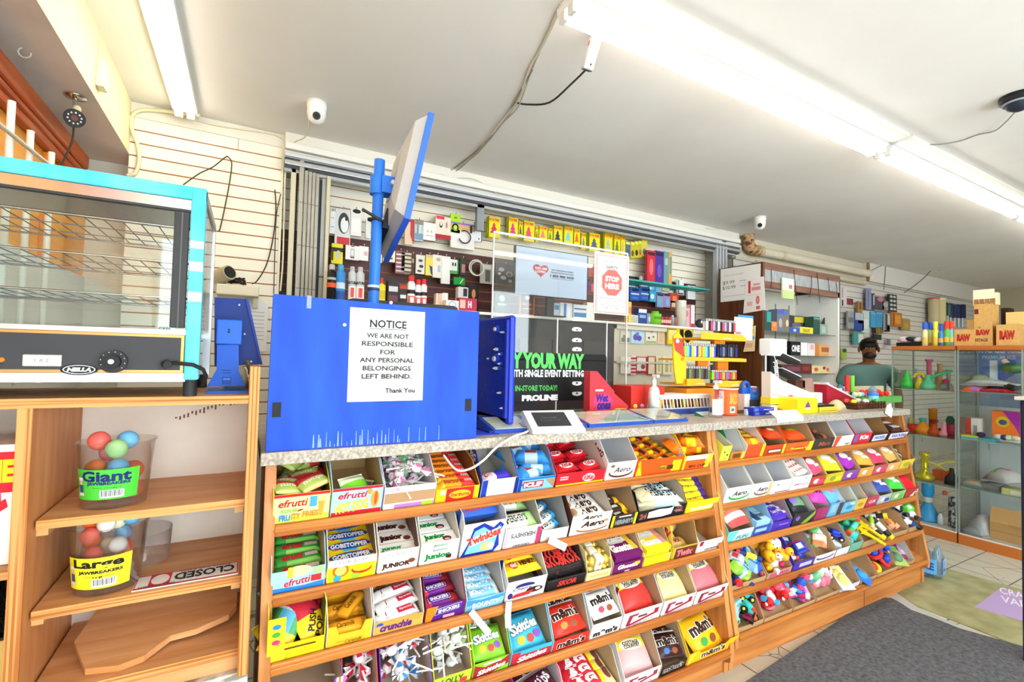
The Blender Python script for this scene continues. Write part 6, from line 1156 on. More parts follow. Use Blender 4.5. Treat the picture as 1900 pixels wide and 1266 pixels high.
L7 = [
 (z6(72,120,122,370),'flat white pack with thin diagrams at the gate','eceae8',[('R',0,.2,.6,.02,'6a6a6c'),('R',0,-.2,.7,.02,'6a6a6c')]),
 (z6(130,90,285,490),'tall clear pack with a black and white mouse','d8d8d8',[('R',.05,-.4,.8,.2,'c83440'),('E',.05,.1,.7,.6,'3c3c40'),('E',.1,.05,.5,.44,'ececec'),('E',.2,.22,.16,.1,'2c2c2e')]),
 (z6(288,95,405,400),'white pack with a black hanger top','e6e4e2',[('E',.05,.42,.7,.16,'1c1c1e'),('R',0,-.1,.7,.5,'f2f0ee')]),
 (z6(455,210,500,420),'pale pack half hidden behind the blue pole','d8dcdc',[]),
 (z7(70,150,155,435),'tan and red folded pack beside the monitor','d8c0a4',[('P',[(.1,.4),(.5,.5),(.5,-.5),(.1,-.1)],'b83c3c'),('R',0,.45,.9,.1,'c02c34')]),
 (z7(170,150,262,395),'grey and blue pen pack on the wall','b8c4c8',[('R',0,.38,.9,.24,'8a8478'),('R',-.15,.0,.08,.5,'3a3c44'),('R',.1,.0,.08,.5,'e8ecee'),('R',0,-.3,.9,.3,'7c98b0')]),
 (z7(265,180,390,390),'white earphone pack with two small buds','eceae8',[('E',-.15,.0,.12,.16,'c8b8b4'),('E',.15,.0,.12,.16,'c8b8b4'),TT('EARPHONES',0,-.25,.6,.06,'9a9a9c')]),
 (z7(395,115,555,380),'white pack with two cable plugs and a red base','e8dcc8',[('R',0,-.4,1,.2,'b02838'),('R',-.2,.44,.5,.14,'d83c5c'),('E',-.16,.12,.2,.26,'38343a'),('E',.2,.14,.14,.3,'b89488'),('E',-.16,.16,.12,.16,'f0e8e0')]),
 (z7(555,90,655,310),'lime green cable pack on the wall','a8d82c',[('E',0,-.2,.66,.4,'88b820'),('E',0,-.2,.4,.24,'b8e048'),('R',0,.3,.3,.06,'4a6a1c')]),
 (z7(560,175,805,490),'large white and orange pack with a coiled black cable','ecE8e4'.lower(),[('R',0,.34,1,.26,'d8a878'),('R',0,.46,1,.06,'7a6ac0'),('R',.34,.3,.1,.3,'38383a')]),
 (z7(808,182,888,400),'white and navy adapter pack beside the post','e8eaee',[('R',0,.44,1,.1,'2c4c78'),('R',.42,0,.1,1,'4a5a78'),('R',.1,-.36,.2,.1,'8a9098')]),
 (z6(90,465,205,695),'yellow and black pack with a round dial','e8d820',[('R',0,.2,1,.2,'28241c'),('E',.1,-.05,.44,.44,'c8c4b0'),('R',-.4,-.1,.16,.5,'3c3a1c')]),
 (z6(240,485,380,655),'white boxed phone cover pack','eceaea',[('R',.0,-.02,.3,.6,'b8b0b4'),('R',.0,.0,.2,.4,'e8e4e8'),('R',.0,-.34,.3,.1,'6a3c50'),('E',0,.44,.3,.06,'3c3c3e')]),
 (z6(384,495,480,660),'white boxed phone cover pack with pink print','ecebea',[('R',.2,.0,.4,.3,'d8b4bc')]),
 (z6(590,530,625,680),'narrow white pack right behind the blue pole','e8e6e2',[]),
 (z6(640,535,765,675),'cream pack with a small green print under the monitor','e8e0cc',[('E',.2,-.2,.2,.2,'4a6a4c'),('R',-.2,.2,.3,.2,'c8bca0')]),
 (z6(775,545,868,800),'maroon striped battery pack','8a5a60',[('R',0,.34-.18*i,.9,.06,'e4d8d4') for i in range(5)]),
 (z7(30,505,130,735),'stack of beige and black striped packs','c8bca4',[('R',0,.36-.2*i,1,.07,'3c342c') for i in range(5)]),
 (z7(135,530,165,760),'dark brown narrow pack','4a342c',[('R',0,.2,.6,.2,'a88c6c')]),
 (z7(185,530,275,745),'white pack with small dark pictures','e0dad2',[('E',.0,.2,.5,.14,'5a4a48'),('E',.1,-.1,.5,.16,'3c3838'),('E',-.1,-.35,.5,.12,'4a4444')]),
 (z7(290,530,362,760),'yellow and navy pen light pack','e8d458',[('P',[(.0,.0),(.4,-.06),(.5,-.5),(.2,-.4)],'28408c'),('R',0,.42,.9,.1,'c8b898')]),
 (z7(366,530,455,785),'pale cream pack with a blue picture','e8e2d4',[('E',.1,.3,.5,.16,'b8a890'),('R',.2,-.1,.3,.3,'a8b8d0')]),
 (z7(458,545,545,850),'tall plain white pack on the wall','f2f0ee',[('R',.0,.45,.5,.02,'c8c4c4'),('R',-.46,0,.05,1,'d8d6d4')]),
 (z7(547,580,632,740),'white pack with black earbuds and a green base','e8eae6',[('E',-.14,.15,.2,.3,'2c2c30'),('E',.16,.15,.2,.3,'2c2c30'),('R',0,-.4,1,.2,'58a04c'),('R',.45,0,.14,1,'2c8a3c')]),
 (z7(655,570,712,755),'green and pink narrow pack','2c4434',[('R',.1,-.1,.6,.5,'c87c84'),('R',0,.4,.9,.1,'3c3c3c')]),
 (z7(588,770,705,865),'bright green card pack with a white arrow','1c9c3c',[('P',[(.0,-.3),(.1,-.3),(.36,.3),(.28,.34)],'d8ecd8')]),
]
for r,l,c,D in L7: pk(r,l,c,D,n=1 if 'stack' not in l else 3,th=.02)
q = at(862,440,Y=3.47);MB().torus((q.x,3.466,q.z),.05,.005,'3a3c44',n=22,u=(1,0,0),v=(0,0,1),a0=R(-160),a1=R(120)).build('coiled_cable',[o for o in COL.objects if o.get('label','').startswith('large white and orange')][0]).matrix_parent_inverse = [o for o in COL.objects if o.get('label','').startswith('large white and orange')][0].matrix_basis.inverted()
# bottles and boxes on the ledge
def can(r,label,c1,D=(),cap=None,y=3.10,neck=.6,cat='bottle',name='spray_bottle',z0=None,shoulder=.8):
    a,c = at(r[0],r[1],Y=y),at(r[2],r[3],Y=y);rad = (c.x-a.x)/2;base = 1.7555 if z0 is None else z0;H = a.z-base;t = empty(name,label,cat,((a.x+c.x)/2,y,base))
    MB().lathe([(0,0),(rad,.001),(rad,H*shoulder),(rad*neck,H*(shoulder+.05)),(rad*neck,H*(shoulder+.07))],c1,n=18,rough=.3).build('body',t)
    MB().lathe([(rad*neck*1.02,H*(shoulder+.06)),(rad*neck*1.02,H*.985),(rad*neck*.8,H),(0,H)],cap or c1,n=16).build('cap',t)
    b = MB();
    for d in D:
        P = [(x/8-.5,y_-.5) for y_ in (0,1) for x in range(9)];FF = [(x,x+1,10+x,9+x) for x in range(8)]
        if d[0] == 'T': P,FF = text2d(d[1],.05,0);d = d[1:]
        V = []
        for x,y_ in P: aa = -math.pi/2+(d[1]+x*d[3])*math.pi;V.append(((rad+.0008+.0004*(len(d) > 6))*math.cos(aa),(rad+.0008)*math.sin(aa),H*(d[2]+y_*d[4])))
        b.add(V,FF,d[5])
    if D: b.build('label',t)
    return t
can(z6(45,690,130,1050),'black aerosol can with an orange band','1c1a1c',[('R',0,.45,1,.12,'e0582c'),('R',0,.62,1,.06,'b8b8b8')],'b8b4b0')
can(z6(135,695,227,1060),'light blue aerosol can beside the black one','3c88cc',[('R',0,.45,.8,.16,'c8dcec'),('R',0,.2,1,.2,'2c50a0')],'48a0d8')
M_can = 'c4c6c8'
can(z6(270,715,345,965),'silver fuel can with a red flame, nearer the blue can',M_can,[('T','NATURAL',0,.56,.9,.08,'2c2c2c'),('R',0,.3,.7,.34,'f0eeec'),('R',0,.3,.3,.26,'d0443c')],'b0b2b4',shoulder=.82);can(z6(350,720,435,970),'silver fuel can with a red flame, nearer the blue pole',M_can,[('T','NATURAL',0,.56,.9,.08,'2c2c2c'),('R',0,.3,.7,.34,'f0eeec'),('R',0,.3,.3,.26,'d0443c')],'b0b2b4',shoulder=.82)
can(z6(582,835,662,1000),'yellow fluid bottle with a red cap','e8d430',[('R',0,.4,.6,.3,'c8b420')],'d83c2c',shoulder=.74,neck=.35)
def ledge_box(r,label,c1,D=(),y=3.10,dep=.05,name='product_box',cat='box',z0=1.7555,rz=0):
    a,c = at(r[0],r[1],Y=y),at(r[2],r[3],Y=y);W = c.x-a.x;H = max(.02,a.z-z0);b = MB().box(-W/2,0,0,W/2,dep,H,c1,bev=.001);b.deco(list(D),(0,0,H/2),(1,0,0),(0,0,1),W,H);o = b.build(name,loc=((a.x+c.x)/2,y,z0),rot=(0,0,R(rz)));return tag(o,label,cat)
ledge_box(z6(690,868,806,1010),'black and maroon flint box','2c2a2e',[('R',0,.2,.8,.2,'d0ccd0'),('R',0,-.2,.8,.3,'6a3444')]);ledge_box(z6(812,915,896,1015),'small black box with a red top','2c2a2c',[('R',0,.42,.9,.16,'b83c30'),('R',0,.0,.7,.16,'d8d4d4')])
for r,w_ in ((z7(95,755,170,970),'tallest'),(z7(175,798,236,980),'middle'),(z7(237,792,297,985),'rightmost')): can(r,f'{w_} of the three white butane bottles with red caps','ece8e6',[('R',0,.5,1,.12,'2c2628'),('R',0,.24,.7,.26,'d8605c'),('R',0,.24,.3,.18,'f2ecea')],'d83430',shoulder=.76,neck=.7)
ledge_box(z7(400,945,470,1000),'small roll of cream and red tickets','e4d0b8',[('R',-.2+.2*i,0,.08,1,'c87c70') for i in range(3)]);ledge_box(z7(472,940,525,1005),'small white carton with a thin stick','e0dcd8')
ledge_box(z7(505,1015,640,1110),'white box with a round blue print','e8dcdc',[('E',0,.05,.6,.8,'b8bcd0'),('E',0,.05,.4,.5,'ecebee')],y=3.04);ledge_box(z7(635,875,740,985),'white and crimson angled snack box','d8d0d0',[('R',-.1,-.2,.6,.4,'b84858'),('R',.2,.3,.4,.3,'2c2c30')],y=3.2);ledge_box(z7(645,990,832,1105),'crimson box with a white letter print','b82c4c',[('R',-.3,.05,.3,.6,'d8b8a0'),TT('H',.1,.05,.2,.5,'f0e4e4',bold=.06)],y=3.06)
ledge_box(z7(750,850,850,990),'black and orange pouch box','1c1a1c',[('E',.0,.2,.4,.3,'c88048')],y=3.25)
for r,l,c,D in ((z5(215,742,305,870),'green chalkboard card stand','38443c',[('R',0,0,.9,.9,'46564a'),('E',0,.25,.4,.3,'a8b8a8'),TT('MENU',0,-.05,.6,.12,'c8d0c4')]),(z5(386,742,480,880),'orange framed chalkboard card stand','c87c3c',[('R',0,0,.88,.9,'4a3028'),('E',0,.3,.3,.2,'d8c8b8'),TT('SPECIAL',0,0,.7,.1,'d88c6c'),('R',0,-.2,.6,.05,'c88060')])): ledge_box(r,l,c,D,y=3.0,dep=.02,name='chalkboard_card',cat='card')
for r,l,c,D in ((z5(615,812,652,885),'white and blue small medicine box','b8c8d8',[('R',0,.2,.8,.3,'4a78a8')]),(z5(656,808,738,892),'upright blue and white tube boxes carton','d8e0e8',[('R',-.1,0,.2,.9,'3c78b8'),('R',.2,0,.2,.9,'eceef0')]),(z5(746,820,836,905),'white box with a blue bar','e4e8ea',[('R',0,.2,.9,.1,'4a6a9c'),('R',0,-.2,.9,.3,'3c80b0')]),(z5(838,808,888,900),'plain white narrow box','ecebe6',[])): ledge_box(r,l,c,D,y=3.02)
pk(z5(218,540,348,690),'black pack of silver key chains beside the screen','1c1c20',[('E',-.2,.2,.3,.2,'b8bcc0'),('E',.2,.0,.36,.3,'8a9094'),('E',.2,.0,.2,.16,'1c1c20'),('E',-.1,-.2,.3,.2,'c8ccd0'),('E',.25,-.34,.2,.14,'a0a4a8'),('E',-.3,-.02,.16,.14,'d0d4d8')])
pk(z5(843,665,890,750),'maroon and blue snack pack between the screen and the stop sign','7a3450',[('R',.2,0,.4,.7,'d8606c'),('R',-.3,.2,.2,.5,'4a5a9c')]);pk(z5(848,560,888,640),'brick red snack pack above the maroon one','a84c48',[])
b = MB();q = at(884,497,Y=3.46);b.torus((q.x,3.46,q.z),.062,.005,'ecebe6',n=26,u=(1,0,0),v=(0,0,1)).torus((q.x+.01,3.464,q.z-.004),.056,.005,'e4e2de',n=26,u=(1,0,0),v=(0,0,1));tag(b.build('white_cable_coil'),'coiled white cable hanging on the maroon wall','cable')
pk(z7(872,625,1000,850),'clear and grey clamp pack','b4b0a8',[('R',.1,-.1,.4,.6,'5a5e60'),('R',.0,.35,.7,.2,'d8d8d4')],name='clamp_pack')
# teal shelf and the goods under it
a,c = at(1167,483,Y=3.30),at(1287,503,Y=3.42)
b = MB().box(at(1167,485,Y=3.34).x,3.34,2.185,4.18,3.60,2.20,'3ca89c');tag(b.build('teal_shelf'),'thin teal shelf on the slatted wall at the brown cabinet end','shelf')
b = MB().box(at(1167,485,Y=3.34).x,3.56,2.145,4.18,3.60,2.183,'e8e6e0');tag(b.build('shelf_bracket'),'white bracket rail under the thin teal shelf','bracket')
for r,l,c,D in ((z5(1248,452,1300,535),'red foil pouch on the teal shelf','c83040',[('E',0,0,.5,.5,'e06c70'),('R',0,.4,.9,.1,'4a2028')]),(z5(1302,455,1356,540),'violet foil pouch on the teal shelf','48308c',[('E',0,-.1,.5,.4,'6a50b8'),('R',0,.4,.9,.1,'2c2040')]),(z5(1360,462,1392,545),'grey teal pouch on the teal shelf','6a9498',[('R',0,.2,.6,.2,'a8bcb8')]),(z5(1394,466,1414,550),'orange and teal pouch at the shelf end','d8a04c',[('R',0,.1,.6,.5,'5a9490')])): ledge_box(r,l,c,D,y=3.42,dep=.03,z0=2.2005,name='pouch',cat='pouch')
L8 = [
 (z8(398,530,470,650),'white and purple glue pack','d8d0d8',[('R',0,-.05,.4,.5,'6a5a88'),('R',0,.4,.8,.1,'c88888')]),(z8(285,645,388,800),'royal blue mask pack, nearest the stop sign','2c58a8',[('E',0,.3,.8,.2,'1c2030'),('R',0,.0,.8,.1,'c8d4e4'),('R',0,-.3,.6,.1,'4a78c8')]),(z8(392,645,492,800),'royal blue mask pack, second from the stop sign','2c58a8',[('E',0,.3,.8,.2,'1c2030'),('R',0,.0,.8,.1,'c8d4e4'),('R',0,-.3,.6,.1,'4a78c8')]),
 (z8(480,535,560,700),'tall sky blue sponge pack','3c9cd0',[('R',.1,.0,.3,.8,'78c0e4'),('E',-.2,-.3,.3,.2,'d8ecf4')]),(z8(562,540,622,710),'pale blue crinkled pack','88b8d0',[('R',.2,.1,.3,.5,'d8e4ea')]),(z8(480,690,562,810),'turquoise wipe pack under the sky blue one','48a0c8',[('E',0,0,.5,.5,'c8e4ee')]),(z8(630,535,705,695),'green and cream pack','c8cca0',[('R',0,.36,.9,.26,'8cb43c'),('E',0,-.1,.4,.3,'e8e8d4')]),
 (z8(572,715,640,870),'pack of pink and blue bottles','8a9cc0',[('E',-.1,-.1,.3,.6,'60b0dc'),('R',0,.4,.9,.16,'3c2c34')]),(z8(642,715,712,870),'pack of lilac and sky bottles','a088b0',[('E',.1,-.1,.4,.6,'70b8e0'),('R',0,.4,.9,.16,'3c2c34')]),(z8(715,712,800,835),'orange red snack pack','c84430',[('R',0,.0,.5,.5,'e88058')]),(z8(715,790,780,890),'brown pack under the orange red one','8a4a38',[('R',0,0,.6,.5,'d8b8a0')]),
 (z8(792,565,856,738),'white slim spray pack on a long peg','ececec',[('R',-.36,0,.16,.9,'4a4c60'),('R',.0,-.42,.8,.1,'5a4a4a')]),(z8(900,630,982,785),'plain white pack with a handle hole','eceae8',[('E',.0,.4,.5,.08,'3c3c3e')])]
for r,l,c,D in L8: pk(r,l,c,D,th=.025)
for r,l,c,D in ((z8(372,878,462,1010),'blue and white toothpaste box','2c4c88',[('R',0,.36,.9,.24,'e0e4ea'),('R',0,0,.7,.2,'8aa8d0')]),(z8(465,930,520,1015),'lavender small tub box','8888b0',[('E',0,0,.5,.5,'c8c8e0')]),(z8(290,945,370,1000),'stack of white folded cards box','d8d4d0',[('R',0,.3-.2*i,1,.06,'7a7878') for i in range(4)]),(z8(860,868,920,1050),'pale pink perfume box','d0a8b0',[('E',0,.2,.5,.3,'b87888')]),(z8(922,838,972,1050),'white and crimson tall box','d8d0d4',[('R',-.4,0,.2,1,'b02c50'),('R',.1,-.4,.7,.16,'a83048')]),(z8(268,805,296,1000),'yellow and orange narrow box','e0b860',[('R',0,-.3,.9,.3,'f0d040'),('R',0,.1,.9,.3,'c88868')])): ledge_box(r,l,c,D,y=3.03)
can(z8(500,905,595,1018),'bright green tube standing on its cap','7cc838',[('R',0,.5,.6,.2,'4c9428')],'68b430',y=3.03,cat='tube',name='cream_tube')
for i in range(5): can(z8(612+21*i,950,632+21*i,1016),'small red bottle in the row under the orange red packs','b83c3c' if i % 2 == 0 else '8a2c34',[('R',0,.4,.7,.3,'d8b0ac')],'3c2c2c',y=3.03)['group'] = 'small red bottles in the row on the ledge'
can(z8(722,950,748,1025),'small grey bottle beside the red ones','8a98a0',(),'d0d0d0',y=3.03);can(z8(750,955,778,1030),'small terracotta bottle beside the grey one','a06050',(),'4a3030',y=3.03)
can(z8(786,790,862,1035),'tall cream cylinder tin','d4d0c4',[('R',0,.5,.5,.5,'c4bca8')],'e8e6de',y=3.03,shoulder=.9,neck=1,cat='tin',name='cylinder_tin')
b = MB();q = at(1302,594,Y=3.02);b.sph((q.x,3.04,1.80),(.05,.03,.042),'2c2c2e',n=14).sph((q.x-.01,3.01,1.81),(.018,.012,.018),'c8ccd0',n=10,metal=.8,rough=.2).sph((q.x+.02,3.01,1.785),(.02,.012,.02),'b8bcc0',n=10,metal=.8,rough=.2);tag(b.build('silver_toy'),'black and silver shiny toy at the ledge end','toy')
# cards on the pegboard
for r,l,c,D in ((z8(180,1120,285,1255),'hanging card with a grey truck toy','dcd8cc',[('R',0,-.2,.8,.36,'7a7874'),('R',-.1,.05,.3,.3,'8a8884')]),(z8(295,1080,425,1258),'pale blue hanging pack with violet shapes','b8dcec',[('E',-.15,-.1,.4,.4,'6460b0'),('E',.15,-.15,.4,.36,'5a58a8'),('E',.0,.12,.3,.2,'7a78c0'),('R',0,.4,.8,.14,'70b8dc')]),(z8(450,1125,565,1262),'white hanging card with small tools','e8e6dc',[('E',-.2,0,.2,.2,'5a5c58'),('E',.2,.1,.2,.16,'7a8858'),('R',0,-.34,.9,.2,'a8bc70')]),(z8(580,1060,652,1262),'narrow red topped comb card','e0c8a8',[('E',0,.36,.9,.24,'b03838'),('R',0,-.1,.6,.6,'d8b890')])): pk(r,l,c,D,y=3.02,th=.015,wall=3.03)
a,c = at(1238,606,Y=3.0),at(1286,642,Y=3.0);o = wallbox('age_sign','yellow age limit sign with a big black 19 on the pegboard','sign',1238,606,1286,642,3.0,.004,'f0cc20',[('R',0,0,.97,.95,'5a4c1c'),('R',0,0,.94,.91,'f0cc20'),TT('19',.22,0,.5,.8,'161412',bold=.1),('R',-.3,.1,.28,.6,'e8d888'),('R',-.3,.36,.28,.06,'8a7a30')])
for k,(r,l,c,D) in enumerate((((1152,662,1172,694),'white folded card on the pegboard rail','ece8e0',[('R',0,0,.4,.2,'c8b8b0')]),((1171,660,1180,696),'red and white candle stick card','e8dcd8',[('R',0,.36-.18*i,1,.09,'b03038') for i in range(5)]),((1181,662,1201,693),'red framed picture card with a bird','b83038',[('R',-.05,.05,.8,.8,'e4e2de'),('E',.1,-.1,.4,.3,'8a4a4c')]),((1202,661,1216,696),'cream charm card with a red frame','a83c3c',[('R',0,0,.8,.9,'e4dcc0')]),((1218,661,1228,694),'cream bead card, first of two','e4dcb8',[('R',0,0,.4,.7,'c8b88c')]),((1230,661,1248,696),'cream bead card, second of two','e4dcb8',[('R',-.1,0,.3,.7,'b8a878'),('R',.3,0,.2,.7,'c8b88c')]))): pk(r,l,c,D,y=3.01,th=.008,wall=3.03,hk=False,name='hanging_card',cat='card')
# ================================================================ on the far counter
def cyl_label(b,rad,z0,z1,a0,a1,D,col=None,taper=0):
    """print wrapped round an upright cylinder; angles in degrees"""
    N = 12;rr = lambda z: rad+taper*(z-z0)
    if col:
        V = [];F = []
        for i in range(N+1):
            a = R(a0+(a1-a0)*i/N)
            for z in (z0,z1): V.append(((rr(z)+.0006)*math.cos(a),(rr(z)+.0006)*math.sin(a),z))
            if i: F.append((2*i-2,2*i,2*i+1,2*i-1))
        b.add(V,F,col)
    for i,d in enumerate(D):
        if d[0] == 'T': P,F = text2d(d[1],.05,0);_,_,u,v,w_,h_,c = d[:7]
        else: P = [(x/8-.5,y-.5) for y in (0,1) for x in range(9)];F = [(x,x+1,10+x,9+x) for x in range(8)];_,u,v,w_,h_,c = d[:6]
        V = []
        for x,y in P: a = R(a0+(a1-a0)*(u+x*w_+.5));z = (z0+z1)/2+(v+y*h_)*(z1-z0);r_ = rr(z)+.001+.0003*i;V.append((r_*math.cos(a),r_*math.sin(a),z))
        b.add(V,F,c)
# red wipes box
a,c = at(1094,756,Y=1.95),at(1167,690,Y=1.95);W = c.x-a.x
t = empty('wipes_carton','red carton of wipe packets with a slanted open top behind the ticket trays','carton',(a.x,1.95,CT+.006));h = c.z-CT-.006
b = MB().prism([(0,0),(W*.62,0),(W*.62,h*.55),(W*.18,h),(0,h)],0,.05,'d83440',ax='y');b.deco([('E',0,-.06,.94,.66,'c83c78'),TT('Wet',-.05,.1,.62,.3,'3a2080',bold=.06,shear=.15),TT('ones',.05,-.2,.7,.26,'3a2080',bold=.06,shear=.15),('R',-.2,.38,.4,.07,'f0d0d0')],(W*.33,-.0005,h*.34),(1,0,0),(0,0,1),W*.5,h*.62);b.build('carton',t)
b = MB().prism([(W*.62,0),(W,0),(W,h*.2),(W*.62,h*.5)],.0,.05,'d83440',ax='y');b.deco([('R',0,.2,.9,.2,'f0d040')],(W*.8,-.0005,h*.1),(1,0,0),(0,0,1),W*.34,h*.18);b.build('front_lip',t)
for i in range(5): o = MB().box(0,.005,0,.05,.045,.012,('5a9aa8','60a8b0','e0b040')[i % 3],bev=.003).build('wipe_packet');o.location = (a.x+W*(.30+.12*i),1.95,CT+.006+h*(.74-.12*i));o.rotation_euler = (0,R(38),0);tag(o,'teal and yellow wipe packet in the red carton','packet','wipe packets in the red carton')
# red organiser, white pump bottle
a,c = at(1166,752,Y=1.99),at(1228,716,Y=1.99);b = MB().box(a.x,1.97,CT+.006,c.x,2.12,c.z,'c83028');
for i in range(3): b.sph((a.x+.03+.05*i,1.968,CT+.045),(.016,.006,.014),('e8c040','d890b0','e8c848')[i],n=10)
tag(b.build('red_tin'),'red box with yellow and pink dots behind the ticket trays','box')
def pump(x,y,z0,H,rad,label,body,cap,lab=None,neck=.72):
    t = empty('pump_bottle',label,'bottle',(x,y,z0));MB().lathe([(0,0),(rad,.001),(rad,H*.55),(rad*.8,H*.66),(rad*.35,H*neck),(rad*.35,H*.78)],body,n=18,rough=.2).build('body',t)
    MB().lathe([(rad*.4,H*.76),(rad*.4,H*.86),(rad*.18,H*.87),(rad*.18,H*.95)],cap,n=14).box(-rad*.3,-rad*1.0,H*.93,rad*.3,rad*.3,H,cap,bev=.002).build('pump',t)
    if lab: b = MB();cyl_label(b,rad,H*.08,H*.5,-170,-10,[('R',0,-.3,.5,.1,'c8c8cc')],lab);b.build('label',t)
    return t
q = at(1206,726,Y=1.93);pump(q.x,1.90,CT+.006,at(1206,695,Y=1.90).z-CT-.006,.030,'white pump bottle standing before the red box','ecebe4','f2f2ee')
q = at(1326,770,Y=1.74);pump(q.x,1.735,CT,at(1326,706,Y=1.735).z-CT,.034,'clear hand sanitizer pump bottle with a white label at the counter joint',M_tub,'f2f2f0','f4f4f2')
# white basket with pens
a,c = at(1224,768,Y=1.93),at(1318,718,Y=1.93);W = c.x-a.x;D = .16;H = .105;z0 = CT+.001
t = empty('white_basket','white slotted plastic basket full of bright packets on the near counter','basket',(a.x,1.93,z0))
b = MB();n = 15
for y in (0,D):
    b.box(0,y,0,W,y+.003,H*.3,'f2f0ee').box(0,y,H*.78,W,y+.003,H,'f2f0ee')
    for i in range(n+1): x = W*i/n;b.prism([(x-.005+.008,H*.28),(x+.001+.008,H*.28),(x-.001,H*.8),(x-.009,H*.8)],y,y+.003,'f2f0ee',ax='y')
for x in (0,W-.003): b.box(x,0,0,x+.003,D,H,'f2f0ee')
b.box(0,0,0,W,D,.003,'f2f0ee').box(-.004,-.004,H-.006,W+.004,D+.004,H,'f6f4f2',bev=.002);b.build('basket_shell',t)
for i in range(12):
    o = MB().box(-.009,0,0,.009,.02,.075,('e8d030','58b0a8','d86838','e0c838','5aa050','d84c50')[i % 6],bev=.003).build('small_packet');o.location = (a.x+.03+(W-.06)*i/11,1.95+.03*(i % 3),z0+.004);tag(o,'bright upright packet standing in the white basket','packet','bright packets in the white basket')
b = MB().box(a.x-.02,1.90,CT,c.x+.05,1.925,CT+.028,'2c4488');tag(b.build('blue_rail'),'low blue rail in front of the white basket','rail')
# orange lighter display with tiers
LYD = 2.02
t = empty('lighter_display','orange and yellow tiered lighter display with a curved red and yellow side','display stand',(0,0,0))
def lx(px,py,y=LYD): q = at(px,py,Y=y);return q.x,q.z
side = [(1250,624),(1258,616),(1266,626),(1268,650),(1272,668),(1276,690),(1275,712),(1256,712),(1252,690),(1250,660)]
b = MB().prism([lx(*p) for p in side][::-1],LYD,LYD+.012,'f0c428',ax='y');b.deco([],(0,0,0),(1,0,0),(0,0,1),1,1)
b.prism([lx(*p) for p in ((1249.5,628),(1266,628),(1269,652),(1272,666),(1252,650))][::-1],LYD-.001,LYD,'d8443c',ax='y');q = lx(1257,633);b.deco([('E',0,0,1,1,'e8e0e8')],(q[0],LYD-.0012,q[1]),(1,0,0),(0,0,1),.03,.025);b.build('side_panel',t)
shelves = [((1300,616),(1384,634),2.02,2.20),((1268,662),(1384,672),2.00,2.20),((1274,703),(1308,716),1.99,2.2),((1330,707),(1386,718),1.98,2.2)]
for i,(p,q,y0,y1) in enumerate(shelves):
    a,c = lx(*p,y0),lx(*q,y0);b = MB().box(a[0],y0,c[1],c[0],y1,c[1]+.012,'f0a828').prism([(a[0],a[1]),(a[0],c[1]),(c[0],c[1]),(c[0],c[1]+.02),(c[0]-.05,a[1])][::1],y0-.004,y0,'f0aa2c',ax='y');b.deco([('E',0,0,.7,.4,'f0d0b0'),('R',0,-.1,.4,.1,'d87840')],((a[0]+c[0])/2+.03,y0-.0045,c[1]+.012),(1,0,0),(0,0,1),.12,.02);b.build('tier',t)
for px,py0,py1 in ((1333,631,641),(1302,671,684),(1339,672,690)): a,c = lx(px-10,py1+18,2.08),lx(px+10,py0-2,2.08);MB().box(a[0],2.07,a[1],c[0],2.09,c[1],'e8842c').build('column',t)
a = lx(1272,718,2.0);c = lx(1384,716,2.0);MB().box(a[0],1.99,CT,c[0],2.2,c[1]-.012 if c[1]-.012 > CT+.01 else CT+.02,'d88424').build('base',t)
def lighter(x,y,z,col,label,group,H=.07,cap='b8b8b8',o=None):
    t = empty('lighter',label,'lighter',(x,y,z),group=group);MB().box(-.0105,-.006,0,.0105,.006,H*.8,col,bev=.004,rough=.2).build('body',t);MB().box(-.0095,-.005,H*.8,.0095,.005,H,cap,bev=.002,metal=.7,rough=.3).build('metal_top',t);return t
def lrow(px0,px1,py,y,n,cols,where,H=.07,cap='b8b8b8'):
    a,c = at(px0,py,Y=y),at(px1,py,Y=y);made = {}
    for i in range(n):
        k = cols[i % len(cols)];nm,col = k;x = a.x+(c.x-a.x)*(i+.5)/n;lab = f'{nm} lighter {where}'
        for r_ in range(2):
            if nm not in made: made[nm] = lighter(x,y+.016*r_,a.z,col,lab,lab,H,cap)
            else: dup(made[nm],Matrix.Translation((x,y+.016*r_,a.z)))
lrow(1309,1364,613,2.05,13,[('white','e0dcd8'),('black','2c2a2c'),('red printed','b84858'),('lilac','9a90c8'),('dark printed','4a4448')],'on the top orange tier',.075)
lrow(1269,1328,662,2.03,14,[('lime','9ad83c'),('sky','6cc4e0'),('deep blue','2c58b0'),('yellow green','c8dc3c'),('pale pink','d8b8b0'),('royal blue','3840b0'),('yellow','e8cc28'),('orange','e0803c')],'on the middle orange tier',.085)
lrow(1330,1368,662,2.03,8,[('black wrapped','1c1c24'),('navy','28306c'),('grey wrapped','6a6c74')],'in the dark group of the middle orange tier',.08,'3c3c40')
lrow(1273,1313,704,2.02,9,[('dark patterned','4a3c44'),('green and red','5a8a48'),('brown patterned','6a4a44'),('black patterned','2c2428')],'on the lower tier beside the curved panel',.08)
lrow(1320,1366,705,2.0,12,[('bright green','78c830'),('red','d83838'),('blue','3c78c8'),('crimson','b02838'),('scarlet','e04030')],'on the lower tier nearest the brown cabinet',.06)
for r,y,l,col,D in (((1363,588,1396,632),2.10,'white leaning leaflet on the top orange tier','ece8e4',[('R',-.3,-.2,.3,.1,'b86890')]),((1370,584,1398,604),2.104,'blue and orange leaflet behind the white one','3c84b0',[('P',[(.2,0),(.5,.1),(.5,-.4)],'e08a50')])): wallbox('leaflet',l,'leaflet',*r,y,.003,col,D)
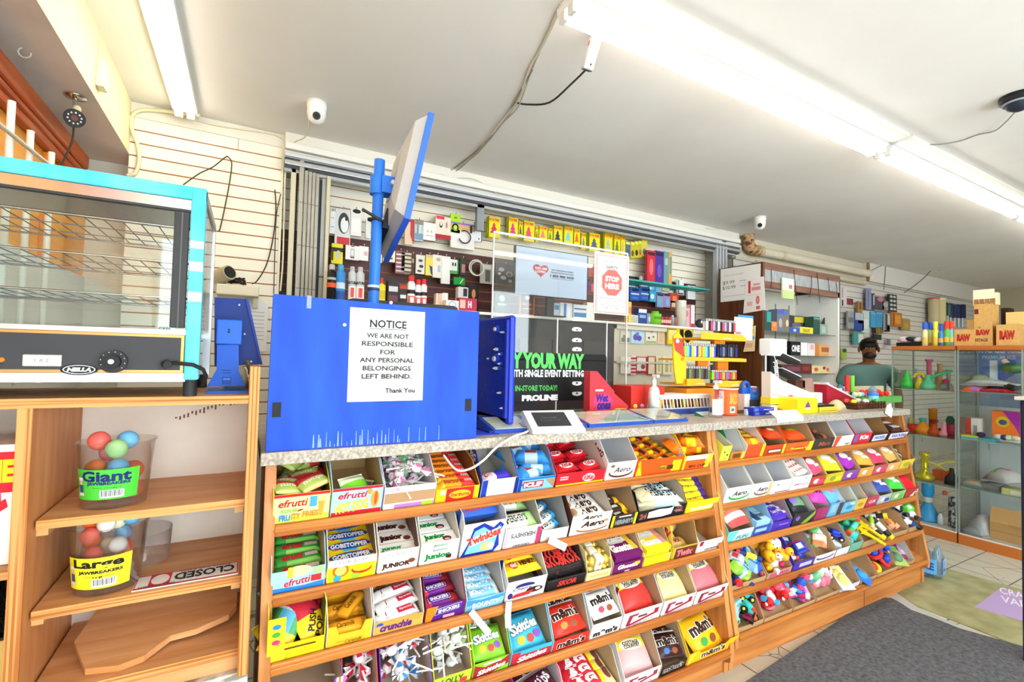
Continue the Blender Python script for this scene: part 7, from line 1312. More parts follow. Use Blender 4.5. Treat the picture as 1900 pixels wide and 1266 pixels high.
# tubs, packs and small things at the joint
q = at(1362,772,Y=1.74);c = at(1385,772,Y=1.74);rad = .062;x = q.x+.01;H = at(1362,722,Y=1.74).z-CT
t = empty('candy_tub','round red and orange tub with a clear stripe near the counter joint','tub',(x,1.80,CT));MB().lathe([(0,0),(rad*.92,.001),(rad,H),(rad*.97,H),(rad*.9,.004),(0,.004)],'dc4424',n=28).build('body',t);MB().lathe([(rad*1.0,H*.96),(rad*1.05,H*.965),(rad*1.05,H*1.02),(rad*.98,H*1.02)],'e8e0dc',n=28).build('rim',t)
b = MB();cyl_label(b,rad*.93,.004,H*.94,-190,-10,[('R',-.02,.0,.52,.96,'e86428'),('R',-.36,0,.14,.96,'e8c8c4'),TT('BAZ',.0,.12,.3,.4,'f09040'),('R',-.04,-.28,.16,.26,'ecebe8'),('E',.3,.1,.2,.4,'f0a030'),('R',.26,-.25,.14,.3,'7a5aa8')][:2]+[('T','BAZOO',.04,.16,.34,.44,'f0a044'),('R',-.04,-.28,.16,.26,'ecebe8'),('R',-.04,-.28,.1,.12,'58605c'),('R',.34,.1,.14,.5,'f0a030'),('R',.28,-.28,.14,.26,'7a5aa8')],'d83c28',taper=rad*.08/H);b.build('label',t)
for i,(r,l,D) in enumerate((((1398,752,1436,762),'blue and white gum box, upper of two',[TT('FRESH',.2,0,.4,.3,'e8ecf4')]),((1399,762,1438,772),'blue and white gum box, lower of two',[TT('MINT',.2,0,.3,.4,'f0f2f6',bold=.05)]))):
    a,c = at(r[0],r[1],Y=1.70),at(r[2],r[3],Y=1.70);z0 = CT+.022*(1-i)+.0005;b = MB().box(0,0,0,c.x-a.x,.06,.021,'2838b0');b.deco(D+[('R',-.36,0,.2,.8,'5a70d8'),('E',.4,.1,.1,.4,'a8b0e8')],((c.x-a.x)/2,-.0004,.0105),(1,0,0),(0,0,1),c.x-a.x,.021);o = b.build('gum_box',loc=(a.x,1.70,z0));tag(o,l,'box')
for i in range(5): q = at(1390+5*i,752+3*(i % 2),Y=1.74);o = MB().box(0,0,0,.03,.018,.035+.006*(i % 3),('c8dcec','e8eef2','98b8d8','dce4ec','7a90c0')[i],bev=.003).build('mint_tin',loc=(at(1386,768,Y=1.74).x+.028*i-.01,1.735,CT));tag(o,('pale blue','white','mid blue','pearl grey','slate blue')[i]+' mint tin beside the red tub','tin')
b = MB().lathe([(0,0),(.052,.001),(.058,.125),(.062,.13),(.06,.14),(0,.14)],'f0eeec',n=24);q = at(1396,735,Y=2.02);tag(b.build('white_tub',loc=(q.x,2.06,CT)),'tall white tub behind the blue card','tub')
b = MB().torus((0,0,.04),.032,.012,'2c58b4',n=20,u=(1,0,0),v=(0,0,1),a0=R(-10),a1=R(190)).box(-.045,-.012,0,.045,.012,.04,'2c58b4');q = at(1383,722,Y=1.96);o = b.build('tape_dispenser',loc=(q.x,1.96,at(1383,722,Y=1.96).z-.02));o.location.z = CT+.10;
tag(o,'blue tape dispenser standing on a stack of boxes','tape dispenser');b = MB().box(-.05,-.03,CT,.05,.03,CT+.10,'d8d4d0');tag(b.build('white_carton',loc=(q.x,1.96,0)),'white carton under the blue tape dispenser','carton')
wallbox('blue_card','blue gift card display with a pink dot','card',1392,720,1408,742,1.93,.02,'2c70d0',[('R',0,.3,.4,.3,'d870a0'),('R',0,-.2,.6,.2,'4a90e0')]).location.z -= 0
a = at(1400,745,Y=1.93);b = MB().box(a.x-.05,1.92,CT,a.x+.04,2.0,at(1400,742,Y=1.93).z,'3c3c48');tag(b.build('dark_riser'),'small dark riser under the blue gift card','riser')
# lip balm display
t = empty('balm_display','black and white lip balm display with two tilted arms','display stand',(0,0,0));BYD = 1.98
def bx(px,py,y=BYD): q = at(px,py,Y=y);return q.x,q.z
a,c = bx(1428,659),bx(1463,630);b = MB().box(bx(1431,640)[0],BYD,bx(0+1431,658)[1],bx(1461,640)[0],BYD+.09,c[1],'f2f2f2',bev=.008).box(bx(1427,650)[0],BYD,a[1]-.004,bx(1449,650)[0],BYD+.06,a[1]+.012,'f4f4f4',bev=.003);b.build('header',t)
a,c = bx(1432,712),bx(1446,659);b = MB().box(a[0],BYD+.01,CT,c[0],BYD+.06,c[1],'1c1c1e');b.deco([TT('balmstick',-.1,-.1,.9,.6,'f0f0ee',bold=.03)],((a[0]+c[0])/2+.004,BYD+.0095,(a[1]+c[1])/2),(0,0,1),(-1,0,0),c[1]-a[1],c[0]-a[0]);b.tube([bx(1437,659)[0:1]+(BYD+.005,)+bx(1437,659)[1:],bx(1444,680)[0:1]+(BYD+.005,)+bx(1444,680)[1:],bx(1446,710)[0:1]+(BYD+.005,)+bx(1446,710)[1:]],.003,'f0f0ee',n=6);b.build('front_column',t)
for px in (1428,1447): a = bx(px,690);MB().cyl((a[0],BYD+.03,CT),(a[0],BYD+.03,bx(px,657)[1]),.008,'b8bcc0',n=10,metal=.6,rough=.3).build('post',t)
for (p,q) in (((1451,655),(1485,671)),((1452,684),(1486,700))):
    a,c = bx(*p),bx(*q);b = MB().prism([(a[0],a[1]),(a[0],a[1]-.02),(c[0]-.004,c[1]-.022),(c[0],c[1])][::1],BYD,BYD+.09,'2c2c2e',ax='y').prism([(a[0],a[1]+.006),(a[0],a[1]),(c[0],c[1]),(c[0],c[1]+.006)],BYD-.002,BYD+.092,'eeeeee',ax='y');b.build('tilted_arm',t)
# sloped white and yellow choc display
t = empty('sloped_display','long sloped white and yellow carton with a purple berry mark at the counter edge','display carton',(0,0,0));SD = 1.80
def sx(px,py,y=SD): q = at(px,py,Y=y);return q.x,q.z
b = MB();V = [sx(*p) for p in ((1430,690),(1430,752),(1482,752),(1512,738),(1512,732),(1450,706))];b.prism(V,SD,SD+.06,'e8e2d8',ax='y');V = [sx(*p) for p in ((1429,738),(1429,750),(1482,750),(1482,744))];b.prism(V,SD-.002,SD+.062,'f0dc28',ax='y');
for i in range(7): q = sx(1430+5*i,731+1.2*i);b.deco([('E',0,0,1,1,'c8b098')],(q[0],SD-.001,q[1]),(1,0,0),(0,0,1),.022,.02)
q = sx(1467,735);b.deco([('E',0,0,1,1,'c07880')],(q[0],SD-.0012,q[1]),(1,0,0),(0,0,1),.05,.018);q = sx(1442,720);b.deco([('R',0,0,1,1,'d8d4cc')],(q[0],SD-.001,q[1]),(1,0,0),(0,0,1),.04,.006);b.build('carton_body',t)
x0,z1 = at(1480,740,Y=1.68).x,at(1480,741,Y=1.68).z;x1 = at(1517,740,Y=1.68).x
b = MB().box(x0,1.68,CT+.001,x1,1.80,z1,'f0e020');b.deco([('P',[(-.14,-.1),(.14,-.1),(.1,.1),(.02,.32),(-.1,.1)],'7a3c88'),('E',0,-.2,.3,.14,'f0c8a0')],((x0+x1)/2,1.6796,(CT+z1)/2),(1,0,0),(0,0,1),x1-x0,z1-CT);b.build('yellow_front',t)
xl = at(1430,750,Y=SD).x;MB().box(xl,SD,CT,x1-.02,SD+.06,at(1450,750,Y=SD).z,'f2e8b0').build('base',t)
for r,l in (((1440,752,1463,782),'folded white price card overhanging the counter edge, first of two'),((1463,752,1490,780),'folded white price card overhanging the counter edge, second of two')):
    x0,x1 = at(r[0],765,Y=1.585).x,at(r[2],765,Y=1.585).x;b = MB().prism([(1.625,CT+.036),(1.582,CT+.004),(1.578,CT-.022),(1.580,CT-.022),(1.584,CT+.002),(1.627,CT+.034)],0,x1-x0-.006,'efede8');b.deco([TT('2 FOR 99',0,0,.7,.3,'9a9894',bold=0)],((x1-x0)/2,1.604,CT+.0218),(1,0,0),Vector((0,.043,.032)).normalized(),x1-x0,.04);tag(b.build('price_card',loc=(x0,0,0)),l,'price card')
# yellow black packets, white bottle, twine pouch, red sloped box, basket, lollipops, bottles
a,c = at(1521,768,Y=1.68),at(1554,752,Y=1.68);t = empty('yellow_carton','yellow and black carton of small packets beside the sloped display','carton',(a.x,1.68,CT));W = c.x-a.x;b = MB().box(0,0,0,W,.10,.03,'ecd034');b.deco([('R',0,.2,.9,.16,'c89c20'),('R',0,-.2,.9,.16,'8a7a20')],(W/2,-.0004,.015),(1,0,0),(0,0,1),W,.03);b.box(0,.02,.03,W,.1,.042,'1c1c1c');b.build('carton',t)
q = at(1524,742,Y=1.78);b = MB().box(q.x-.03,1.79,CT,q.x+.035,1.84,at(1524,729,Y=1.79).z,'f0f0f0',bev=.006).box(q.x-.02,1.788,CT+.03,q.x+.03,1.79,CT+.045,'2c3470');tag(b.build('white_pack'),'plain white pack with a dark blue stripe behind the yellow carton','pack')
b = MB();b.M = Matrix.Translation((at(1555,756,Y=1.72).x,1.73,CT)) @ Matrix.Rotation(R(10),4,'Z');pillow(b,.14,.09,.07,['c8b48c',(.2,.5,-.5,.5,'e4dccc')],.1,14,10,puff=2)
b.M = Matrix();tag(b.build('twine_pouch'),'beige pouch of nuts with a pale paper tag','pouch')
a,c = at(1534,714,Y=1.95),at(1590,742,Y=1.95);b = MB().prism([(a.x,CT),(c.x+.03,CT),(c.x+.03,c.z-.012),(a.x,a.z)],1.95,2.04,'b02434',ax='y');b.prism([(a.x,a.z),(c.x+.03,c.z-.012),(c.x+.03,c.z),(a.x,a.z+.012)],1.945,2.045,'e8e8ea',ax='y');tag(b.build('sloped_box'),'sloped dark red box with a white top before the person','box')
for i in range(4): q = at(1531+12*i,716+5*i,Y=2.0);o = MB().box(-.02,-.015,0,.02,.015,.02,('d8d4d0','c03c40','ecebe8','b8c0b8')[i],bev=.004).build('small_pack',loc=(q.x,1.995,a.z+(c.z-a.z)*(.18+.2*i)+.016));tag(o,('silver','red','white','grey green')[i]+' small pack on the sloped dark red box','pack')
a,c = at(1583,766,Y=1.72),at(1634,746,Y=1.72);W = c.x-a.x;t = empty('wicker_basket','low brown woven basket of sweets near the far counter end','basket',(a.x,1.70,CT));b = MB()
for k in range(4): b.tube([(0,0,.006+.011*k),(W,0,.006+.011*k),(W,.13,.006+.011*k),(0,.13,.006+.011*k),(0,0,.006+.011*k)],.0062,('5a3420','6e4028')[k % 2],n=6)
for i in range(10): x = W*i/9;b.tube([(x,-.005,0),(x,-.007,.024),(x,-.005,.05)],.004,'4a2a1a',n=5)
b.box(0,0,0,W,.13,.006,'4a2c1c');b.build('woven_side',t)
for i,(col,nm) in enumerate((('e8dc3c','yellow'),('f0e8e0','white'),('58a850','green'),('d84840','red'),('e8e0d0','cream'),('68b858','leaf green'))): o = MB().sph((0,0,.018),(.028,.02,.018),col,n=10).build('wrapped_sweet',loc=(a.x+.03+(W-.06)*(i % 3)/2,1.73+.045*(i//3),CT+.03));tag(o,f'{nm} wrapped sweet in the low woven basket','sweet')
for px,col,nm in ((1572,'d83038','red'),(1581,'70c040','green')):
    q = at(px,728,Y=2.05);t = empty('capped_bottle',f'small dark bottle with a {nm} cap before the person','bottle',(q.x,2.05,CT));MB().lathe([(0,0),(.02,.001),(.02,.06),(.012,.075),(.012,.085)],'4a3c30',n=14).build('body',t);b = MB();b.lathe([(.0205,.02),(.0205,.05)],'e0dcd4',n=14);b.build('label',t);z = at(px,697,Y=2.05).z-CT;MB().lathe([(.017,.08),(.017,z),(0,z)],col,n=14).build('cap',t)
a,c = at(1586,742,Y=1.98),at(1660,722,Y=1.98);b = MB().box(a.x,1.93,CT,c.x,2.10,CT+.05,'5aa04c').box(a.x,2.06,CT+.05,c.x,2.10,c.z+.02,'c8b088');tag(b.build('green_tray'),'green tray with a tan back holding candy at the far counter end','tray')
for i in range(9): q = at(1612+5*i,735,Y=1.93);o = MB().sph((0,0,.02),(.022,.02,.02),'e02c20',n=10).cyl((0,0,.02),(0,.02,-.03),.003,'f0f0e8',n=6).build('red_candy',loc=(q.x,1.955+.04*(i % 2),CT+.052+.012*(i % 2)));tag(o,'glossy red candy in the green tray','candy','red candies in the green tray')
for i,(px,col,nm) in enumerate(((1590,'dcecd8','pale green'),(1603,'70b8e0','light blue'),(1651,'f0d8a0','cream'),(1598,'f0e4a0','pale yellow'))): q = at(px,735,Y=1.94);o = MB().sph((0,0,.02),(.022,.02,.02),col,n=10).build('round_candy',loc=(q.x,1.955,CT+.052));tag(o,f'{nm} round candy in the green tray','candy')
for px,py,nm,big in ((1665,718,'large',1.35),(1642,718,'small clear',.9),(1649,720,'second small clear',.9)):
    q = at(px,750,Y=1.80 if big > 1 else 2.02);t = empty('baby_bottle',f'{nm} blue baby bottle candy at the far counter end','bottle',(min(q.x,4.03),q.y,CT if big > 1 else CT+.05));s = big;MB().lathe([(0,0),(.026*s,.001),(.027*s,.05*s),(.024*s,.062*s)],'78c8d8',n=16,rough=.2).build('bottle',t);MB().lathe([(.0275*s,.058*s),(.0275*s,.072*s),(.02*s,.074*s)],'3c74c8',n=16).build('ring',t);MB().lathe([(.022*s,.073*s),(.02*s,.095*s),(.008*s,.108*s),(0,.112*s)],glass('teat_cover','d0e4f0',1,.1,haze=.25,hazecol='90c0e8') if big > 1 else bpy.data.materials['teat_cover'],n=14).build('cover',t)
q = at(1648,765,Y=1.58);b = MB();b.prism([(q.x-.055,CT-.012),(q.x+.03,CT-.045),(q.x+.05,CT+.005),(q.x+.015,CT+.05),(q.x-.03,CT+.035)],1.574,1.5755,'f0ede6',ax='y');b.deco([TT('2 FOR',-.05,.1,.5,.2,'b8b4a8',bold=0,rot=-12)],(q.x,1.5738,CT),(1,0,0),(0,0,1),.08,.08);tag(b.build('price_tag'),'torn white price tag hanging over the far counter end','price tag')
# ================================================================ brown cabinet behind the far counter
KX0,KX1,KY,KYB = 4.16,5.47,2.75,3.22
t = empty('brown_cabinet','tall open cabinet with a dark brown side and white glass shelved inside','cabinet',(0,0,0))
M_walnut = nmat('walnut_laminate','4a2814','64381f',scale=(30,30,2),rough=.35,detail=5);M_header = nmat('reddish_plank','6a4638','84604e',scale=(2,20,20),rough=.5)
MB().box(KX0,KY,0,KX0+.03,KYB,2.39,M_walnut).build('side_panel',t);MB().box(KX1-.03,KY,0,KX1,KYB,2.22,'ecebe6').box(KX1,KY,0,KX1+.01,KYB,2.39,'4a3c34').build('side_panel',t)
MB().box(KX0+.03,KYB-.02,0,KX1-.03,KYB,2.22,'e8e2d0').build('back_panel',t);MB().box(KX0+.03,KY,0,KX1-.03,KYB-.02,.9,'e0ddd4').build('base_box',t)
b = MB().box(KX0+.03,KY,2.325,KX1,KY+.02,2.39,M_header).box(KX0+.03,KY+.004,2.215,KX1,KY+.02,2.325,nmat('grey_mirror_film','8c9092','a0a4a4',scale=(40,40,8),rough=.35)).box(KX0+.03,KY,2.155,KX1,KY+.022,2.215,M_header).box(KX0+.03,KY+.02,2.36,KX1,KYB,2.39,M_header);b.build('header',t)
MB().box(KX0+.03,KYB-.10,2.07,KX0+.55,KYB-.02,2.155,'e8d89c').build('light_box',t)
for x in (KX0+.9,KX0+1.15): MB().box(x,KYB-.024,.9,x+.015,KYB-.02,2.1,'8a8a8c').build('shelf_standard',t)
kz = lambda py: at(1543,py,Y=KY).z
for py in (622,662,694): z = kz(py);MB().box(KX0+.03,KY+.02,z-.006,KX1-.04,KYB-.03,z,M_clear).box(KX0+.03,KY+.018,z-.006,KX1-.04,KY+.022,z,'5a6a62').build('glass_shelf',t)
for px,py0,py1,dx in ((1431,500,536,.0),(1473,500,565,.06),(1506,512,552,-.04),(1516,507,562,.05),(1536,515,540,.03),(1551,524,545,.02)):
    a,c = at(px,py0,Y=KY-.004),at(px,py1,Y=KY-.004);MB().tube([a,(a+c)/2+Vector((dx*.3,-.006,0)),c+Vector((dx,0,0))],.003,'3c3430',n=5).build('loose_wire',t)
wallbox('clip_strip','cream and green snack bag clipped to the cabinet header','bag',1452,515,1473,556,KY-.02,.012,'dce4c8',[('R',0,-.3,1,.4,'b8cc88'),('R',.0,.3,.9,.3,'f2f2ee'),('R',.2,.1,.3,.2,'b87080')])
a,c = at(1337,490,X=KX0-.002),at(1411,553,X=KX0-.002)
b = MB();P = [at(*q,X=KX0-.004) for q in ((1337,500),(1411,489),(1410,553),(1337,561))]
b.add([(KX0-.004,p.y,p.z) for p in P]+[(KX0-.0005,p.y,p.z) for p in P],[(0,3,2,1),(4,5,6,7),(0,1,5,4),(1,2,6,5),(2,3,7,6),(3,0,4,7)],'f2f1ee');ctr = sum(P,Vector())/4;W,H = abs(P[0].y-P[1].y),abs(P[0].z-P[3].z);b.deco([TT('$9.99',-.28,.06,.3,.12,'5a5a5c',bold=.0),TT('$10.99',-.27,-.09,.34,.12,'5a5a5c',bold=.0),('R',.1,.07,.2,.03,'c8c4c8'),('R',.12,-.08,.2,.03,'c8c4c8'),TT('from just today',-.15,.28,.5,.06,'e0a8b0',bold=0),('R',-.1,-.34,.6,.02,'d8d0d4')],(KX0-.0042,ctr.y,ctr.z),(0,-1,0),(0,0,1),W,H)
tag(b.build('price_poster'),'white price poster with grey figures on the brown cabinet side','poster')
P = [at(*q,X=KX0-.008) for q in ((1384,519),(1417,513),(1420,575),(1379,582))];b = MB();b.add([(KX0-.008,p.y,p.z) for p in P]+[(KX0-.005,p.y,p.z) for p in P],[(0,3,2,1),(4,5,6,7),(0,1,5,4),(1,2,6,5),(2,3,7,6),(3,0,4,7)],'f2eeea');ctr = sum(P,Vector())/4;W,H = abs(P[0].y-P[1].y),abs(P[0].z-P[3].z);b.deco([TT('1',-.28,.24,.14,.36,'c83c40',bold=.08),('R',.12,.3,.4,.06,'e0a0a4'),('R',.1,.18,.5,.1,'dc8c90'),('R',0,0,.9,.012,'e8c8c8'),TT('0',.2,-.16,.2,.26,'d86c70',bold=.06),('R',.22,-.38,.22,.1,'d8686c'),('R',-.24,-.25,.3,.12,'e8b0b0')],(KX0-.0082,ctr.y,ctr.z),(0,-1,0),(0,0,1),W,H)
tag(b.build('red_price_card'),'white card with red numbers hanging at the cabinet side edge','card')
P = [at(*q,X=KX0-.03) for q in ((1390,607),(1402,604),(1400,652),(1379,653))];b = MB();b.add([(KX0-.03,p.y,p.z) for p in P]+[(KX0-.027,p.y,p.z) for p in P],[(0,3,2,1),(4,5,6,7),(0,1,5,4),(1,2,6,5),(2,3,7,6),(3,0,4,7)],'f0dca8');ctr = sum(P,Vector())/4;b.deco([('R',.1,.35,.4,.2,'e8d040'),('E',.1,.05,.5,.2,'70a8d0'),('R',-.1,-.3,.6,.2,'e8b090')],(KX0-.0303,ctr.y,ctr.z),(0,-1,0),(0,0,1),.12,.2);tag(b.build('yellow_leaflet'),'yellow leaflet with a blue spot on the cabinet side behind the lighters','leaflet')
# goods in the brown cabinet
def kbox(r,label,col,D=(),y=2.84,name='shelf_box',cat='box',z=None,dep=.09):
    a,c = at(r[0],r[1],Y=y),at(r[2],r[3],Y=y);z0 = c.z if z is None else z;b = MB().box(a.x,y,z0,c.x,y+dep,max(a.z,z0+.02),col,bev=.002);b.deco(list(D),((a.x+c.x)/2,y-.0003,(a.z+z0)/2),(1,0,0),(0,0,1),c.x-a.x,a.z-z0);return tag(b.build(name),label,cat)
Z1,Z2,Z3 = kz(622)+.0005,kz(662)+.0005,kz(694)+.0005
zz = lambda a,b,c,d: (1400+a/7.912,480+b/7.912,1400+c/7.912,480+d/7.912)
for r,l,c,D in ((zz(150,760,250,1060),'dark teal box at the brown side','2c4c50',[('R',.1,.2,.6,.5,'3c9890')]),(zz(252,920,330,1060),'orange small box on the top glass shelf','e0803c',[('E',0,.2,.6,.4,'f0a060')]),(zz(332,740,430,1070),'grey blue bottle carton on the top glass shelf','6a7488',[('R',0,.4,.9,.2,'4a5ca8'),('E',0,-.1,.5,.4,'b8a888')]),(zz(432,740,510,1070),'brown and grey bottle carton on the top glass shelf','7a705c',[('R',0,.36,.9,.2,'5868a8'),('E',.1,-.1,.5,.3,'d8c8a0')]),(zz(515,1005,665,1075),'blue wide box on the top glass shelf','3c58b0',[('E',0,0,.3,.5,'c8d0e4')]),(zz(668,1000,860,1080),'yellow wide box on the top glass shelf','e8d43c',[TT('RAW',0,0,.5,.5,'6a6424')]),(zz(865,850,960,1085),'dark green box on the top glass shelf','2c5048',[('R',0,.4,.9,.1,'50a090')]),(zz(962,960,1070,1095),'clear grey green box at the shelf end','8a9c90',[('R',0,0,.5,.6,'a8b8ac')])): kbox(r,l,c,D,z=Z1)
kbox(zz(515,830,850,1000),'dark blue and yellow pouch pile box','3c3c4c',[('R',.1,.3,.8,.3,'c8b830'),('R',.3,-.2,.36,.4,'d8c83c'),('E',-.2,0,.4,.3,'6a6c80')],y=2.95,z=Z1)
b = MB();q = at(1525,595,Y=2.9);b.prism([(q.x-.10,Z1),(q.x-.06,Z1),(q.x+.10,Z1+.22),(q.x+.04,Z1+.23)],2.88,2.89,'2c3430',ax='y').prism([(q.x-.06,Z1),(q.x-.02,Z1),(q.x+.13,Z1+.17),(q.x+.08,Z1+.18)],2.90,2.91,'4a5450',ax='y');tag(b.build('leaning_cards'),'dark leaning card sheet on the top glass shelf','card')
z2_ = lambda a,b,c,d: (1400+a/7.45,620+b/7.45,1400+c/7.45,620+d/7.45)
for r,l,c,D,z in ((z2_(500,100,640,220),'black box with white letters on the middle glass shelf','1c1c1e',[TT('ONE',0,0,.8,.5,'e8e8e8',bold=.06)],Z2),(z2_(640,115,730,225),'white box on the middle glass shelf','ecebea',[],Z2),(z2_(735,125,835,232),'white and pink box on the middle glass shelf','e4dede',[('R',.1,.2,.5,.4,'d8a8b0')],Z2),(z2_(838,140,895,240),'orange brown box on the middle glass shelf','c87c40',[],Z2),(z2_(897,150,1070,245),'tan incense box on the middle glass shelf','d8a468',[('R',0,.1,.7,.4,'a85c3c')],Z2),(z2_(1075,195,1160,255),'small orange box at the shelf end','d08850',[('R',0,0,.5,.5,'a05838')],Z2),(z2_(370,420,650,500),'dark maroon box on the lower glass shelf','5a3440',[('R',.1,0,.6,.5,'7a4a58')],Z3),(z2_(652,410,790,515),'red brown box on the lower glass shelf','6a2c28',[TT('RED',0,0,.6,.4,'a84840')],Z3),(z2_(795,435,1070,525),'cream box with red prints on the lower glass shelf','e0cc94',[('E',-.3,0,.2,.5,'b85c3c'),('E',.1,.2,.16,.4,'a83c38'),('E',.3,0,.2,.5,'c06c40')],Z3),(z2_(570,640,700,720),'brown and green fruit box under the glass shelves','6a4438',[('R',.3,0,.3,.6,'8a9a48')],.9005),(z2_(670,610,805,715),'pink box with a yellow flower','d8a8a0',[('E',0,-.1,.5,.6,'d8d048')],.9005),(z2_(810,650,920,800),'pale green and brown bottle box','b8c098',[('R',0,-.3,.8,.3,'8a5a40')],.9005),(z2_(120,110,225,220),'grey box near the brown side panel','b4b6b8',[],Z2),(z2_(120,420,180,500),'black patterned box near the brown side panel','2c2c30',[('R',0,0,.6,.4,'b8b8b8')],Z3)): kbox(r,l,c,D,z=z)
b = MB().sph((at(1447,622,Y=2.85).x,2.85,kz(640)),(.09,.05,.05),'9a9ca0',n=16,metal=.5,rough=.4);b = MB();q = at(1440,625,Y=2.86);b.lathe([(.03,0),(.08,.05),(.10,.07),(.09,.07),(.03,.01)],'8a8c90',n=20,metal=.5,rough=.4);tag(b.build('grey_bowl',loc=(q.x,2.86,Z2)),'grey metal bowl behind the lip balm display','bowl')
# ================================================================ far slatted wall goods
zw = lambda a,b,c,d: (1560+a/7.91,520+b/7.9125,1560+c/7.91,520+d/7.9125)
for r,l,c,D in (
 (zw(95,265,180,365),'dark red hanging pack at the cabinet end','8a2430',[('P',[(.1,.5),(.5,.5),(.5,-.5),(.4,-.5)],'2c2c30')]),(zw(10,90,90,400),'tall white and pink hanging strip at the cabinet end','d8d4d4',[('R',-.3,.2,.2,.5,'b88090'),('R',-.3,-.3,.3,.3,'3c4044')]),
 (zw(255,310,320,640),'brown wooden paddle brush hanging on the far wall','a8783c',[('R',0,.3,.4,.3,'6a4420')]),(zw(205,470,340,745),'blue and white hanging pack behind the wooden brush','2c50a0',[('R',0,.28,.9,.4,'b8c4d4')]),(zw(320,440,420,780),'pale green and white hanging pack','d0dcd4',[('R',0,-.1,.6,.4,'e8ecea')]),
 (zw(385,115,450,440),'grey violet tool hanging on the far wall','8890b4',[('R',-.2,0,.2,.8,'58608c')]),(zw(452,190,500,440),'black and white slim tool on the far wall','3c3e4c',[('R',.2,.1,.3,.6,'dcdce0')]),(zw(500,235,640,440),'pink topped black hanging tool','4a4450',[('E',.1,.3,.7,.36,'b87080')]),(zw(610,300,700,450),'grey round tool on the far wall','8a8a90',[('E',0,.1,.8,.5,'a8a8ac')]),
 (zw(440,465,520,700),'bright blue hanging pack, nearest the wooden brush','4098c4',[('R',0,.4,.9,.1,'60b0d8')]),(zw(524,460,612,700),'bright blue hanging pack, second from the wooden brush','3c90c0',[('R',0,.4,.9,.1,'60b0d8')]),(zw(510,700,610,790),'black and yellow striped tool handle','3a3424',[('R',-.3+.3*i,0,.12,.9,'c0a838') for i in range(3)]),
 (zw(705,200,825,470),'black and white clip card on the far wall','2c2e30',[('E',-.2+.4*(i % 2),.36-.24*(i//2),.36,.14,'c8ccc8') for i in range(8)]),(zw(640,480,730,740),'white and black plier pack','9a9ea4',[('R',-.2,0,.3,.9,'3c3e44'),('R',.2,.1,.2,.6,'d8d8d8')]),(zw(745,465,900,690),'orange brown bag on the far wall','b8742c',[('R',.1,.0,.5,.6,'d8943c'),('R',-.3,0,.1,.9,'7a481c')]),(zw(905,560,1020,740),'amber and grey net bag on the far wall','a08850',[('E',0,-.1,.6,.5,'c0962c')]),(zw(665,650,720,760),'small black chain pack','242628',[]),
 (zw(100,450,195,720),'grey folded pack on the far wall','9a9ca0',[('R',0,0,.8,.3,'707478')]),(zw(190,755,340,950),'teal and white hanging pack behind the person','4a9a98',[('R',.2,0,.5,.7,'d8dcd8')]),(zw(490,790,600,880),'black hanging pack behind the person','2c3030',[]),(zw(20,1000,90,1170),'lime and grey pack low on the far wall','a8c858',[('R',0,.3,.8,.3,'4a4c50')]),
 (zw(700,860,740,960),'purple and lime pack at the showcase corner','7a6a9c',[('R',.3,0,.4,1,'9ab050')])): pk(r,l,c,D,y=3.40,wall=3.47,th=.02)
zs = lambda a,b,c,d: (1600+a/5.753,480+b/5.755,1600+c/5.753,480+d/5.755)
def can2(r,label,c1,D=(),cap=None,y=3.3,**k):
    return can(r,label,c1,D,cap,y=y,**k)
for i,(r,l,c1,cap) in enumerate(((zs(740,415,785,700),'cream cylinder hanging tube with a red end','c0b48c','c86858'),(zs(787,420,842,700),'gold patterned cylinder hanging tube','cfc48e','e8e4d8'))):
    a,c = at(r[0],r[1],Y=3.36),at(r[2],r[3],Y=3.36);rad = (c.x-a.x)/2;t = empty('hanging_tube',l+' on the far wall','tube',((a.x+c.x)/2,3.36,c.z));MB().cyl((0,0,0),(0,0,a.z-c.z-.03),rad,c1,n=14).build('body',t);MB().cyl((0,0,a.z-c.z-.03),(0,0,a.z-c.z),rad*1.05,cap,n=14).build('cap',t);hook((a.x+c.x)/2,3.36,a.z-.01,3.47)
for i,(r,nm,c1) in enumerate(((zs(845,470,890,700),'black','22242c'),(zs(890,490,925,690),'teal and black','3c7078'),(zs(922,480,955,720),'black and grey','30343c'),(zs(965,490,1000,730),'navy blue','262c5c'),(zs(1008,490,1040,735),'navy','20264c'),(zs(1048,490,1085,735),'dark navy','1c2248'))):
    a,c = at(r[0],r[1],Y=3.38),at(r[2],r[3],Y=3.38);rad = (c.x-a.x)/2;H = a.z-c.z;t = empty('razor_brush',f'{nm} handled brush on the far wall','brush',((a.x+c.x)/2,3.38,c.z));MB().cyl((0,0,H*.4),(0,0,H),rad*.7,c1,n=10).sph((0,0,H*.92),(rad,rad*.6,H*.1),c1,n=10).build('handle',t);MB().cyl((0,0,0),(0,0,H*.4),rad*.35,'b8c0c4',n=8,metal=.6).build('shaft',t);hook((a.x+c.x)/2,3.38,a.z-.01,3.47)
